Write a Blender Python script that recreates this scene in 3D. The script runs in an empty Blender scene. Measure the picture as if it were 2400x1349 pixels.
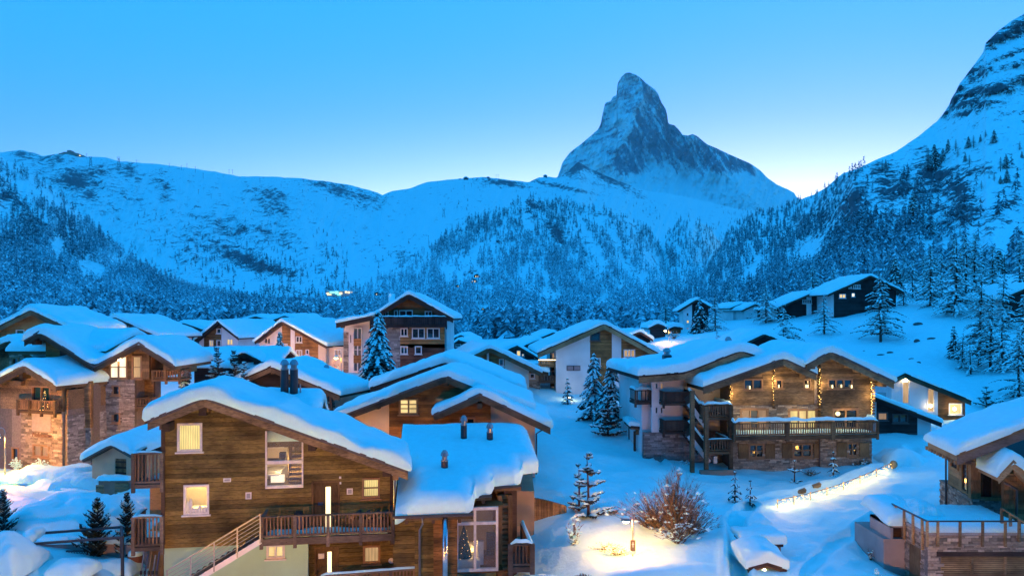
import bpy, bmesh, math, random
import numpy as np
from mathutils import Vector, Matrix, Euler
R_ = math.radians
sc = bpy.context.scene
col = sc.collection

# ------------------------------------------------------------------ camera
F, CX, HY = 1800.0, 1200.0, 740.0          # focal length in photo pixels, eye level row
cam = bpy.data.cameras.new('camera'); cam_o = bpy.data.objects.new('camera', cam); col.objects.link(cam_o)
cam.sensor_width = 36.0; cam.lens = 36.0 * F / 2400.0
cam.shift_y = (HY - 674.5) / 2400.0
cam.clip_start = 0.5; cam.clip_end = 60000.0
cam_o.location = (0, 0, 0); cam_o.rotation_euler = (math.pi / 2, 0, 0)
sc.camera = cam_o

# ------------------------------------------------------------------ dusk sky
world = bpy.data.worlds.new('World'); sc.world = world; world.use_nodes = True
wn = world.node_tree; bg = wn.nodes['Background']
sky = wn.nodes.new('ShaderNodeTexSky'); sky.sky_type = 'NISHITA'; sky.sun_disc = False
sky.sun_elevation = R_(1.0); sky.sun_rotation = R_(20.0); sky.ozone_density = 6.0
m1 = wn.nodes.new('ShaderNodeVectorMath'); m1.operation = 'SCALE'; m1.inputs[3].default_value = 0.1
sp_ = wn.nodes.new('ShaderNodeSeparateXYZ'); cb_ = wn.nodes.new('ShaderNodeCombineXYZ')
wn.links.new(sky.outputs[0], m1.inputs[0]); wn.links.new(m1.outputs[0], sp_.inputs[0])
for i_, (pw_, tn_) in enumerate(((.72, 1.5), (.25, 1.16), (.42, 3.7))):        # dusk film response: flatter and bluer than the clear sky model
    p_ = wn.nodes.new('ShaderNodeMath'); p_.operation = 'POWER'; p_.inputs[1].default_value = pw_; wn.links.new(sp_.outputs[i_], p_.inputs[0])
    q_ = wn.nodes.new('ShaderNodeMath'); q_.operation = 'MULTIPLY'; q_.inputs[1].default_value = tn_; wn.links.new(p_.outputs[0], q_.inputs[0]); wn.links.new(q_.outputs[0], cb_.inputs[i_])
# pale afterglow low above the horizon, strongest where the sun went down
def wnode(op, a, b=0.0):
    n = wn.nodes.new('ShaderNodeMath'); n.operation = op
    for k_, v_ in enumerate((a, b)):
        if isinstance(v_, bpy.types.NodeSocket): wn.links.new(v_, n.inputs[k_])
        else: n.inputs[k_].default_value = v_
    return n.outputs[0]
tc_ = wn.nodes.new('ShaderNodeTexCoord'); sz_ = wn.nodes.new('ShaderNodeSeparateXYZ'); wn.links.new(tc_.outputs['Generated'], sz_.inputs[0])
el_ = wnode('MAXIMUM', sz_.outputs[2], .125); band_ = wnode('EXPONENT', wnode('MULTIPLY', el_, -1 / .060))
dt_ = wn.nodes.new('ShaderNodeVectorMath'); dt_.operation = 'DOT_PRODUCT'; wn.links.new(tc_.outputs['Generated'], dt_.inputs[0]); dt_.inputs[1].default_value = (math.sin(R_(20)), math.cos(R_(20)), 0)
az_ = wnode('ADD', wnode('MULTIPLY', wnode('POWER', wnode('MAXIMUM', wnode('ADD', wnode('MULTIPLY', dt_.outputs['Value'], .5), .5), 0.0), 8.0), .97), .03)
gl_ = wnode('MULTIPLY', band_, az_)
wv_ = wn.nodes.new('ShaderNodeVectorMath'); wv_.operation = 'SCALE'; wv_.inputs[0].default_value = (16., 13.5, 9.0); wn.links.new(gl_, wv_.inputs[3])
ad_ = wn.nodes.new('ShaderNodeVectorMath'); ad_.operation = 'ADD'; wn.links.new(cb_.outputs[0], ad_.inputs[0]); wn.links.new(wv_.outputs[0], ad_.inputs[1])
wn.links.new(ad_.outputs[0], bg.inputs[0])
bg.inputs[1].default_value = 1.27
sc.view_settings.view_transform = 'Standard'; sc.view_settings.look = 'None'
sc.view_settings.exposure = 0.0; sc.view_settings.gamma = 1.0; sc.view_settings.use_curve_mapping = False
sc.render.engine = 'CYCLES'
sc.cycles.use_light_tree = False; sc.cycles.use_denoising = True; sc.cycles.max_bounces = 5; sc.cycles.diffuse_bounces = 3; sc.cycles.glossy_bounces = 2
sc.cycles.transmission_bounces = 3; sc.cycles.transparent_max_bounces = 6; sc.cycles.volume_bounces = 0
sc.cycles.sample_clamp_indirect = 0.0; sc.cycles.caustics_reflective = False; sc.cycles.caustics_refractive = False

# ------------------------------------------------------------------ helpers
def P(px, py, d):
    return Vector(((px - CX) / F * d, d, (HY - py) / F * d))

def tag(o, label=None, cat=None, group=None, kind=None):
    if label: o['label'] = label
    if cat: o['category'] = cat
    if group: o['group'] = group
    if kind: o['kind'] = kind
    return o

def link(o, parent=None):
    col.objects.link(o)
    if parent is not None: o.parent = parent
    return o

def empty(name, loc=(0, 0, 0), rz=0.0, parent=None):
    o = bpy.data.objects.new(name, None); o.location = loc; o.rotation_euler = (0, 0, rz); o.empty_display_size = 0.3
    return link(o, parent)

def mesh(name, verts, faces, mat=None, parent=None, smooth=False, mats=None, midx=None):
    me = bpy.data.meshes.new(name)
    me.from_pydata([tuple(v) for v in verts], [], [tuple(f) for f in faces])
    for m in (mats or ([mat] if mat else [])): me.materials.append(m)
    if midx is not None: me.polygons.foreach_set('material_index', np.asarray(midx, dtype=np.int32))
    if smooth: me.polygons.foreach_set('use_smooth', np.ones(len(me.polygons), dtype=bool))
    me.update()
    return link(bpy.data.objects.new(name, me), parent)

def npmesh(name, V, Fc, mats=(), parent=None, smooth=False, attrs=None, midx=None, linked=True):
    """V (n,3) float array, Fc (m,k) int array of triangles or quads."""
    V = np.asarray(V, dtype=np.float32); Fc = np.asarray(Fc, dtype=np.int32)
    me = bpy.data.meshes.new(name)
    k = Fc.shape[1]; m = Fc.shape[0]
    me.vertices.add(len(V)); me.vertices.foreach_set('co', V.ravel())
    me.loops.add(m * k); me.loops.foreach_set('vertex_index', Fc.ravel())
    me.polygons.add(m); me.polygons.foreach_set('loop_start', np.arange(0, m * k, k, dtype=np.int32))
    me.polygons.foreach_set('loop_total', np.full(m, k, dtype=np.int32))
    if smooth: me.polygons.foreach_set('use_smooth', np.ones(m, dtype=bool))
    for mt in mats: me.materials.append(mt)
    if midx is not None: me.polygons.foreach_set('material_index', np.asarray(midx, dtype=np.int32))
    for an, av in (attrs or {}).items():
        a = me.attributes.new(an, 'FLOAT', 'POINT'); a.data.foreach_set('value', np.asarray(av, dtype=np.float32))
    me.update(); me.validate()
    o = bpy.data.objects.new(name, me)
    return link(o, parent) if linked else o

_cube = {}
def cube_mesh(mat):
    k = mat.name
    if k not in _cube:
        me = bpy.data.meshes.new('block_' + k)
        v = [(x, y, z) for x in (-.5, .5) for y in (-.5, .5) for z in (-.5, .5)]
        f = [(0, 1, 3, 2), (4, 6, 7, 5), (0, 4, 5, 1), (2, 3, 7, 6), (0, 2, 6, 4), (1, 5, 7, 3)]
        me.from_pydata(v, [], f); me.materials.append(mat); me.update(); _cube[k] = me
    return _cube[k]

def box(name, x0, x1, y0, y1, z0, z1, mat, parent=None, rot=None):
    """A block as an object that shares one unit mesh per material."""
    o = bpy.data.objects.new(name, cube_mesh(mat))
    pinv = 1.0
    o.location = ((x0 + x1) / 2, (y0 + y1) / 2, (z0 + z1) / 2); o.scale = (abs(x1 - x0), abs(y1 - y0), abs(z1 - z0))
    if rot: o.rotation_euler = rot
    return link(o, parent)

def bar(name, a, b, w, h, mat, parent=None):
    """A square bar from a to b (w wide, h high)."""
    a = Vector(a); b = Vector(b); d = b - a; L = d.length
    o = bpy.data.objects.new(name, cube_mesh(mat))
    o.location = (a + b) / 2; o.scale = (L, w, h)
    z = Vector((0, 0, 1)); x = d.normalized()
    if abs(x.dot(z)) > .999: y = Vector((0, 1, 0))
    else: y = z.cross(x).normalized()
    zz = x.cross(y)
    o.rotation_euler = Matrix((x, y, zz)).transposed().to_euler()
    return link(o, parent)

class MB:
    """collects boxes, bars, tubes into one mesh"""
    def __init__(s): s.v = []; s.f = []
    def quadbox(s, pts8):
        b = len(s.v); s.v += [tuple(p) for p in pts8]
        for q in ((0, 1, 2, 3), (7, 6, 5, 4), (0, 4, 5, 1), (1, 5, 6, 2), (2, 6, 7, 3), (3, 7, 4, 0)): s.f.append(tuple(b + i for i in q))
    def box(s, x0, x1, y0, y1, z0, z1):
        s.quadbox([(x0, y0, z0), (x0, y1, z0), (x1, y1, z0), (x1, y0, z0), (x0, y0, z1), (x0, y1, z1), (x1, y1, z1), (x1, y0, z1)])
    def bar(s, a, b, w, h):
        a = Vector(a); b = Vector(b); x = (b - a).normalized()
        y = Vector((0, 1, 0)) if abs(x.z) > .999 else Vector((0, 0, 1)).cross(x).normalized()
        z = x.cross(y); y = y * w / 2; z = z * h / 2
        s.quadbox([a - y - z, a + y - z, b + y - z, b - y - z, a - y + z, a + y + z, b + y + z, b - y + z])
    def tube(s, pts, r, n=8):
        pts = [Vector(p) for p in pts]; rr = r if isinstance(r, (list, tuple)) else [r] * len(pts)
        b0 = len(s.v)
        for i, p in enumerate(pts):
            d = (pts[min(i + 1, len(pts) - 1)] - pts[max(i - 1, 0)]).normalized()
            u = Vector((1, 0, 0)) if abs(d.z) > .9 else Vector((0, 0, 1))
            a = d.cross(u).normalized(); c = d.cross(a)
            for k in range(n):
                t = 2 * math.pi * k / n
                s.v.append(tuple(p + (a * math.cos(t) + c * math.sin(t)) * rr[i]))
        for i in range(len(pts) - 1):
            for k in range(n):
                k2 = (k + 1) % n
                s.f.append((b0 + i * n + k, b0 + i * n + k2, b0 + (i + 1) * n + k2, b0 + (i + 1) * n + k))
        s.f.append(tuple(b0 + k for k in range(n))[::-1]); e = b0 + (len(pts) - 1) * n
        s.f.append(tuple(e + k for k in range(n)))
    def lathe(s, prof, c=(0, 0, 0), n=14):
        s.tube([(c[0], c[1], c[2] + z) for _, z in prof], [max(r, .001) for r, _ in prof], n)
    def build(s, name, mat, parent=None, smooth=False):
        return mesh(name, s.v, s.f, mat, parent, smooth)

# numpy value noise ---------------------------------------------------
def _h(ix, iy, seed):
    n = (ix.astype(np.int64) * 374761393 + iy.astype(np.int64) * 668265263 + seed * 1442695041) & 0x7fffffff
    n = ((n ^ (n >> 13)) * 1274126177) & 0x7fffffff
    return ((n ^ (n >> 16)) & 0xffff) / 65535.0
def vn(x, y, seed=0):
    x = np.asarray(x, float); y = np.asarray(y, float)
    ix = np.floor(x); iy = np.floor(y); fx = x - ix; fy = y - iy
    fx = fx * fx * (3 - 2 * fx); fy = fy * fy * (3 - 2 * fy)
    a = _h(ix, iy, seed); b = _h(ix + 1, iy, seed); c = _h(ix, iy + 1, seed); d = _h(ix + 1, iy + 1, seed)
    return (a + (b - a) * fx) * (1 - fy) + (c + (d - c) * fx) * fy
def fbm(x, y, seed=0, o=4, g=0.5):
    s = 0; a = 1; t = 0
    for i in range(o):
        s = s + a * vn(np.asarray(x) * 2 ** i, np.asarray(y) * 2 ** i, seed + i * 17); t += a; a *= g
    return s / t
def pl(pts, x):
    xs, ys = zip(*pts); return np.interp(x, xs, ys)
def sstep(a, b, x):
    t = np.clip((x - a) / (b - a), 0, 1); return t * t * (3 - 2 * t)

# ------------------------------------------------------------------ materials
def nodes(m): return m.node_tree.nodes, m.node_tree.links
def newmat(name, color=(.5, .5, .5), rough=.7, metal=0.0, spec=.3):
    m = bpy.data.materials.new(name); m.use_nodes = True
    b = m.node_tree.nodes['Principled BSDF']
    b.inputs['Base Color'].default_value = (*color, 1); b.inputs['Roughness'].default_value = rough
    b.inputs['Metallic'].default_value = metal; b.inputs['Specular IOR Level'].default_value = spec
    return m
def N(m, t, **kw):
    n = m.node_tree.nodes.new(t)
    for k, v in kw.items(): setattr(n, k, v)
    return n
def pos_coord(m, scale=(1, 1, 1)):
    g = N(m, 'ShaderNodeNewGeometry'); mp = N(m, 'ShaderNodeMapping'); mp.inputs['Scale'].default_value = scale
    m.node_tree.links.new(g.outputs['Position'], mp.inputs['Vector']); return mp.outputs[0]
def noise(m, vec, scale, detail=3, rough=.5):
    n = N(m, 'ShaderNodeTexNoise'); n.inputs['Scale'].default_value = scale; n.inputs['Detail'].default_value = detail
    n.inputs['Roughness'].default_value = rough; m.node_tree.links.new(vec, n.inputs['Vector']); return n.outputs['Fac']
def ramp(m, fac, stops):
    r = N(m, 'ShaderNodeValToRGB'); e = r.color_ramp.elements
    while len(e) < len(stops): e.new(.5)
    for i, (p, c) in enumerate(stops): e[i].position = p; e[i].color = (*c, 1)
    m.node_tree.links.new(fac, r.inputs[0]); return r.outputs[0]
def mixc(m, fac, a, b, mode='MIX'):
    n = N(m, 'ShaderNodeMix', data_type='RGBA', blend_type=mode)
    L = m.node_tree.links
    for s, v in ((0, fac), (6, a), (7, b)):
        if hasattr(v, 'is_linked') or isinstance(v, bpy.types.NodeSocket): L.new(v, n.inputs[s])
        elif s == 0: n.inputs[0].default_value = v
        else: n.inputs[s].default_value = (*v, 1)
    return n.outputs[2]
def math_(m, op, a, b=0.0, clamp=False):
    n = N(m, 'ShaderNodeMath', operation=op, use_clamp=clamp)
    for i, v in enumerate((a, b)):
        if isinstance(v, bpy.types.NodeSocket): m.node_tree.links.new(v, n.inputs[i])
        else: n.inputs[i].default_value = v
    return n.outputs[0]
def bsdf(m): return m.node_tree.nodes['Principled BSDF']
def setcol(m, sock): m.node_tree.links.new(sock, bsdf(m).inputs['Base Color'])
def bump(m, h, strength=.3, dist=.02):
    b = N(m, 'ShaderNodeBump'); b.inputs['Strength'].default_value = strength; b.inputs['Distance'].default_value = dist
    m.node_tree.links.new(h, b.inputs['Height']); m.node_tree.links.new(b.outputs[0], bsdf(m).inputs['Normal'])

M = {}
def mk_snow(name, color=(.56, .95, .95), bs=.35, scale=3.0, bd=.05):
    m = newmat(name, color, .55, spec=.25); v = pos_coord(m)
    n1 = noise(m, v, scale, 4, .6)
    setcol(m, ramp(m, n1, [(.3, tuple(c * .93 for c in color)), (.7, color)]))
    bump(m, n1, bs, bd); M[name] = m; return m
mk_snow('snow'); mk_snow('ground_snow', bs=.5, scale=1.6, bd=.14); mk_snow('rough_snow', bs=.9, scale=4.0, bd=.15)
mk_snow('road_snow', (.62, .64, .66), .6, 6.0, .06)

def mk_wood(name, color, var=.55, axis='x', gs=1.0, dark_knots=True):
    m = newmat(name, color, .75, spec=.2)
    sc_ = {'x': (1.2, 9, 9), 'z': (9, 9, 1.2)}[axis]; v = pos_coord(m, tuple(s * gs for s in sc_))
    n1 = noise(m, v, 2.2, 5, .65); v2 = pos_coord(m, (.6, .6, .9)); n2 = noise(m, v2, 1.1, 3)
    oi = N(m, 'ShaderNodeObjectInfo')
    c = ramp(m, n1, [(.25, tuple(x * var for x in color)), (.55, color), (.8, tuple(min(1, x * 1.35) for x in color))])
    c = mixc(m, 1.0, c, ramp(m, n2, [(.32, (.45, .44, .43)), (.5, (.9, .88, .86)), (.68, (1.15, 1.12, 1.08))]), 'MULTIPLY')
    c = mixc(m, 1.0, c, ramp(m, oi.outputs['Random'], [(0, (.50, .50, .52)), (.5, (.88, .86, .85)), (1, (1.28, 1.22, 1.15))]), 'MULTIPLY')
    if dark_knots:
        vo = N(m, 'ShaderNodeTexVoronoi'); vo.inputs['Scale'].default_value = 2.6; vo.inputs['Randomness'].default_value = 1
        m.node_tree.links.new(pos_coord(m, (1, 1, 2.2)), vo.inputs['Vector'])
        k = ramp(m, vo.outputs['Distance'], [(.05, (.25, .22, .2)), (.11, (1, 1, 1))]); c = mixc(m, 1.0, c, k, 'MULTIPLY')
    setcol(m, c); bump(m, n1, .35, .015); M[name] = m; return m
mk_wood('wood_front', (.215, .172, .06), .40); mk_wood('wood_brown', (.28, .155, .055), .42); mk_wood('wood_aged', (.27, .195, .105), .22)
mk_wood('wood_dark', (.075, .055, .043)); mk_wood('wood_grey', (.17, .15, .125), .5); mk_wood('wood_light', (.34, .25, .13))
mk_wood('wood_black', (.035, .033, .036), dark_knots=False); mk_wood('wood_beam', (.155, .115, .065), .4); mk_wood('wood_upright', (.24, .17, .085), axis='z')
mk_wood('wood_door', (.15, .105, .05), axis='z'); mk_wood('baluster_wood', (.22, .15, .095), axis='z')

def mk_clad(name, color, pitch=.16):
    """horizontal boards too fine to build at that distance"""
    m = mk_wood(name, color, dark_knots=False)
    g = N(m, 'ShaderNodeNewGeometry'); sx = N(m, 'ShaderNodeSeparateXYZ'); m.node_tree.links.new(g.outputs['Position'], sx.inputs[0])
    t = math_(m, 'MULTIPLY', sx.outputs[2], 1 / pitch); fr = math_(m, 'FRACT', t); fl = math_(m, 'FLOOR', t)
    wn_ = N(m, 'ShaderNodeTexWhiteNoise', noise_dimensions='1D'); m.node_tree.links.new(fl, wn_.inputs['W'])
    old = bsdf(m).inputs['Base Color'].links[0].from_socket
    c = mixc(m, 1.0, old, ramp(m, wn_.outputs['Value'], [(0, (.68, .66, .64)), (1, (1.2, 1.18, 1.15))]), 'MULTIPLY')
    gap = ramp(m, fr, [(.0, (.3, .3, .3)), (.1, (1, 1, 1))]); c = mixc(m, 1.0, c, gap, 'MULTIPLY'); setcol(m, c)
    bump(m, gap, .6, .02); return m
mk_clad('clad_brown', (.34, .175, .065)); mk_clad('clad_dark', (.045, .042, .043)); mk_clad('clad_red', (.17, .075, .05)); mk_clad('clad_warm', (.36, .21, .08))

def mk_plaster(name, color, var=.1):
    m = newmat(name, color, .85, spec=.15); v = pos_coord(m); n1 = noise(m, v, .7, 4); n2 = noise(m, v, 18, 3)
    c = ramp(m, n1, [(.25, tuple(x * (1 - 2 * var) for x in color)), (.7, color)]); setcol(m, c); bump(m, n2, .3, .02); M[name] = m; return m
mk_plaster('stucco_white', (.74, .74, .72)); mk_plaster('stucco_cream', (.62, .56, .46)); mk_plaster('stucco_beige', (.52, .40, .26), .15)
mk_plaster('concrete', (.38, .37, .35), .2); mk_plaster('stucco_lit_green', (.40, .66, .52)); mk_plaster('rubble', (.3, .24, .18), .25); mk_plaster('paint_grey', (.35, .37, .4))  # plinth plaster is white; greenish fluorescent light is put into its colour

def mk_stone(name, color, spread=.5):
    m = newmat(name, color, .85, spec=.2); g = N(m, 'ShaderNodeNewGeometry'); v = pos_coord(m); n = noise(m, v, 9, 4)
    c = ramp(m, g.outputs['Random Per Island'], [(0, tuple(x * (1 - spread) for x in color)), (.5, color), (.8, tuple(x * 1.2 for x in color)), (1, tuple(min(.8, x * 1.8) for x in color))])
    c = mixc(m, 1.0, c, ramp(m, n, [(.3, (.7, .7, .7)), (.7, (1.1, 1.1, 1.1))]), 'MULTIPLY'); setcol(m, c); bump(m, n, .6, .03); M[name] = m; return m
mk_stone('stone', (.30, .26, .20)); mk_stone('stone_grey', (.24, .235, .22)); mk_stone('mortar', (.16, .14, .12))
mk_stone('roof_slate', (.10, .095, .09), .4); mk_stone('rock', (.075, .072, .07), .3)

def simple(name, color, rough=.5, metal=0., spec=.4):
    m = newmat(name, color, rough, metal, spec); v = pos_coord(m); n = noise(m, v, 5, 3)
    setcol(m, ramp(m, n, [(.3, tuple(x * .8 for x in color)), (.7, color)])); M[name] = m; return m
simple('metal', (.35, .36, .38), .35, .8); simple('metal_dark', (.06, .062, .068), .45, .5); simple('steel_tube', (.6, .6, .62), .25, 1.0); simple('gutter', (.12, .10, .09), .4, .6)
simple('white_frame', (.75, .74, .72), .5); simple('dark_frame', (.08, .07, .065), .5); simple('frame_wood', (.30, .18, .09), .6)
simple('black', (.015, .015, .017), .6); simple('bag_blue', (.05, .07, .13), .8); simple('sign_white', (.75, .75, .75), .5); simple('sign_brown', (.25, .14, .08), .5)
simple('green_plastic', (.03, .18, .06), .5); simple('terracotta', (.2, .09, .05), .8); simple('shutter', (.34, .32, .29), .6); simple('hay', (.35, .26, .13), .9)
simple('bark', (.07, .052, .042), .9, 0, .1); simple('twig', (.17, .13, .085), .9, 0, .1); simple('needles', (.03, .06, .055), .8, 0, .15); simple('needles_pale', (.085, .095, .075), .8, 0, .15)

def mk_glass(name, color, rough):
    m = newmat(name, color, rough, spec=1.0); v = pos_coord(m); n = noise(m, v, .6, 2)
    bump(m, n, .06, .05); M[name] = m; return m
mk_glass('glass', (.012, .018, .024), .06); mk_glass('glass_pale', (.10, .12, .13), .12)
def mk_clear(name):
    m = newmat(name, (.8, .9, .95), .02, spec=.5); b = bsdf(m); b.inputs['Alpha'].default_value = .07; M[name] = m; return m
mk_clear('glass_clear')

def mk_lit(name, color, strength, folds=0.0):
    m = newmat(name, (.6, .5, .35), .6); v = pos_coord(m, (1, 1, .35)); n = noise(m, v, 1.7, 2)
    c = ramp(m, n, [(.3, tuple(x * .62 for x in color)), (.65, color)])
    if folds:
        wv = N(m, 'ShaderNodeTexWave'); wv.inputs['Scale'].default_value = folds; wv.inputs['Distortion'].default_value = 1.5
        m.node_tree.links.new(pos_coord(m), wv.inputs['Vector'])
        c = mixc(m, 1.0, c, ramp(m, wv.outputs['Fac'], [(0, (.72, .7, .66)), (1, (1.05, 1.05, 1.05))]), 'MULTIPLY')
    m.node_tree.links.new(c, bsdf(m).inputs['Emission Color']); bsdf(m).inputs['Emission Strength'].default_value = strength
    bsdf(m).inputs['Base Color'].default_value = (.05, .045, .03, 1); M[name] = m; return m
mk_lit('lit', (1.0, .72, .30), 1.15); mk_lit('lit_curtain', (1.0, .78, .30), 1.1, 3.2); mk_lit('lit_soft', (1.0, .62, .30), .75, 2.2); mk_lit('lit_dim', (.9, .55, .32), .42)
mk_lit('lit_hot', (1.0, .80, .42), 2.6); mk_lit('lit_white', (1.0, .86, .62), 1.5); mk_lit('bulb', (1.0, .72, .34), 40.0); mk_lit('fairy', (1.0, .58, .16), 7.0); mk_lit('lit_turquoise', (.25, .95, .9), 2.2)
mk_lit('strip_light', (1.0, .70, .30), 9.0)

# ------------------------------------------------------------------ terrain
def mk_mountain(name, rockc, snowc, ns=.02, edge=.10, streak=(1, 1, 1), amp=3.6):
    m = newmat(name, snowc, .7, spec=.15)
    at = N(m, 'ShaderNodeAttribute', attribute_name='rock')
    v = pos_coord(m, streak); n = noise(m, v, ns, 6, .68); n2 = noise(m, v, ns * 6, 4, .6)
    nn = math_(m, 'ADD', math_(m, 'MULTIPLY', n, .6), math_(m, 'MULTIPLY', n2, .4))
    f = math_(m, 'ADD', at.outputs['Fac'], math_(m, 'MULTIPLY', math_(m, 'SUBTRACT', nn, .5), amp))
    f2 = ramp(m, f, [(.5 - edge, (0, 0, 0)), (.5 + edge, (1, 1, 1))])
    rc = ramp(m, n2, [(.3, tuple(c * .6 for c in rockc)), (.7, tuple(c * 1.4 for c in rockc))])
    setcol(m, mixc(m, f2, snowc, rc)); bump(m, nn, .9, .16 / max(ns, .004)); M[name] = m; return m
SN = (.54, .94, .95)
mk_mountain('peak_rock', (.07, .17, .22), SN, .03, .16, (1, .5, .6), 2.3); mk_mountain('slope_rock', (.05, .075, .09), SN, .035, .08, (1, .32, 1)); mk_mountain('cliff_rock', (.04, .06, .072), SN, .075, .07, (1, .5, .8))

class Layer:
    def __init__(s, name, label, ridge, base, dr, db, x0, x1, nx, nt, amp, pw, rock, mat, seed, yn=2.0, fs=90., relief=None, gul=.022):
        px = np.linspace(x0, x1, nx); t = np.linspace(0, 1, nt)
        yr = pl(ridge, px) + (fbm(px / 14., px * 0 + seed, seed, 4, .6) - .5) * 2 * yn; yb = pl(base, px)
        d0 = pl(db, px); d1 = pl(dr, px)
        T, X = np.meshgrid(t, px, indexing='ij')
        Y = yb[None] + (yr - yb)[None] * T
        D = d0[None] + (d1 - d0)[None] * T ** pw
        win = np.sin(np.pi * np.clip(T, 0, 1)) ** .6
        nz = fbm(X / fs, Y / fs * 1.2, seed, 6, .55) - .5
        rid = 1 - np.abs(2 * fbm(X / fs * .9 + 3, Y / fs * .5, seed + 5, 5, .55) - 1)
        D = D * (1 + amp * win * (nz * 1.3 + (rid - .7) * .5))
        gr = 1 - np.abs(2 * fbm(X / 22. + .35 * Y / 22., Y / 90., seed + 9, 4, .6) - 1)
        D = D * (1 - gul * win * (gr - .6))
        if relief is not None: D = relief(X, Y, T, D)
        s.X, s.Y, s.D, s.px, s.t = X, Y, D, px, t
        RX = rock(X, Y, T) if rock else X * 0
        # a few rows fall away behind the ridge
        bx, by, bd = [], [], []
        z1 = (HY - Y[-1]) / F * D[-1]
        V = np.stack([(X - CX) / F * D, D, (HY - Y) / F * D], -1)
        backs = []
        for k in (1, 2, 3, 4):
            dd = D[-1] * (1 + .05 * k); zz = z1 - D[-1] * .022 * k * (1 + .3 * k)
            backs.append(np.stack([(px - CX) / F * dd, dd, zz], -1))
        V = np.concatenate([V, np.array(backs)], 0); rk = np.concatenate([RX, np.repeat(RX[-1:], 4, 0)], 0)
        n_t = nt + 4
        i = np.arange(n_t - 1)[:, None] * nx + np.arange(nx - 1)[None]
        Fc = np.stack([i, i + 1, i + nx + 1, i + nx], -1).reshape(-1, 4)
        s.V = V; s.nx = nx; s.nt = nt
        s.o = tag(npmesh(name, V.reshape(-1, 3), Fc, [mat], smooth=True, attrs={'rock': rk.ravel()}), label, None, None, 'structure')
    def at(s, px, t):
        fx = (px - s.px[0]) / (s.px[-1] - s.px[0]) * (s.nx - 1); ft = t * (s.nt - 1)
        ix = np.clip(fx.astype(int), 0, s.nx - 2); it = np.clip(ft.astype(int), 0, s.nt - 2); a = (fx - ix)[:, None]; b = (ft - it)[:, None]
        V = s.V
        return (V[it, ix] * (1 - a) + V[it, ix + 1] * a) * (1 - b) + (V[it + 1, ix] * (1 - a) + V[it + 1, ix + 1] * a) * b
    def ypx(s, px, t):
        fx = (px - s.px[0]) / (s.px[-1] - s.px[0]) * (s.nx - 1); ix = np.clip(np.round(fx).astype(int), 0, s.nx - 1)
        it = np.clip(np.round(t * (s.nt - 1)).astype(int), 0, s.nt - 1); return s.Y[it, ix]

def blob(X, Y, cx, cy, rx, ry, rot=0.0):
    c, n = math.cos(rot), math.sin(rot); u = (X - cx) * c + (Y - cy) * n; v = -(X - cx) * n + (Y - cy) * c
    return np.exp(-((u / rx) ** 2 + (v / ry) ** 2))

# --- the great peak
mat_ridge = [(1290, 425), (1307, 414), (1312, 400), (1318, 381), (1335, 358), (1350, 346), (1365, 335), (1385, 318), (1402, 303), (1408, 290), (1412, 268), (1416, 252), (1419, 240), (1432, 237), (1436, 228), (1445, 224),
    (1446, 205), (1449, 192), (1457, 180), (1465, 172), (1475, 170), (1490, 175), (1503, 184), (1512, 193), (1524, 202), (1535, 210), (1543, 222), (1550, 240), (1560, 255), (1564, 270), (1564, 283), (1568, 290), (1580, 293),
    (1592, 305), (1600, 316), (1612, 318), (1623, 314), (1635, 320), (1655, 337), (1680, 348), (1710, 362), (1740, 375), (1762, 385), (1785, 402), (1800, 418), (1820, 432), (1850, 445), (1862, 452), (1866, 460), (1880, 468), (1920, 480)]
horn = [(150, 1490), (215, 1503), (240, 1492), (290, 1484), (310, 1478), (345, 1452), (385, 1432), (430, 1470), (480, 1540), (560, 1600)]   # y -> x of the ridge that comes towards the viewer
def mat_relief(X, Y, T, D):
    hx = np.interp(Y, [a for a, b in horn], [b for a, b in horn]); e = X - hx
    g_ = np.interp(Y, [150, 300, 390, 430, 480, 560], [900, 420, 60, -220, -760, -1700])
    D = 8700 + np.where(e < 0, -e * 4.2, e * 3.6) + g_
    b2 = np.interp(Y, [300, 320, 360, 400, 440, 500], [1600, 1622, 1655, 1690, 1735, 1800]); D = np.minimum(D, 8830 + np.abs(X - b2) * 3.8 + g_)
    fl = fbm(X / 16 + (Y - 300) / 60., Y / 55., 5, 5, .6) - .5
    fl2 = fbm((X + Y * .5) / 9., (Y - X * .3) / 16., 8, 4, .6) - .5
    D = D + fl * 420 + fl2 * 170
    return D
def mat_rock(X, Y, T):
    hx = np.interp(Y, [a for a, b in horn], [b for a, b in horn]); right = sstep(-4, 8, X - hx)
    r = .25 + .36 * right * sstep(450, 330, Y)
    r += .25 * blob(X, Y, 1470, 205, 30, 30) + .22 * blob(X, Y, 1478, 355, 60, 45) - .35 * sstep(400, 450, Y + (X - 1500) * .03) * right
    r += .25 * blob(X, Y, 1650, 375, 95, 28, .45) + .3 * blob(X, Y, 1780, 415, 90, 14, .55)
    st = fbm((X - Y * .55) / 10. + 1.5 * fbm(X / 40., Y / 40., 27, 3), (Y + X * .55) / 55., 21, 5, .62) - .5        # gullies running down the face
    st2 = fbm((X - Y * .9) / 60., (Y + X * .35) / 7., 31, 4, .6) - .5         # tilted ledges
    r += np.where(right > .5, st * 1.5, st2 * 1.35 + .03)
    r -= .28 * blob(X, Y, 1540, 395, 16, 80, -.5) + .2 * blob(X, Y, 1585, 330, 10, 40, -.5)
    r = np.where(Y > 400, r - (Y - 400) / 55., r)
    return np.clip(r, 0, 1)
L_peak = Layer('mountain', 'tall pyramid peak of rock and snow', mat_ridge, [(1290, 500), (1920, 540)], [(1290, 9000), (1920, 9000)], [(1290, 7500), (1920, 7500)], 1290, 1920, 330, 300, 0, 1, mat_rock, M['peak_rock'], 3, .9, relief=mat_relief)

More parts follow.
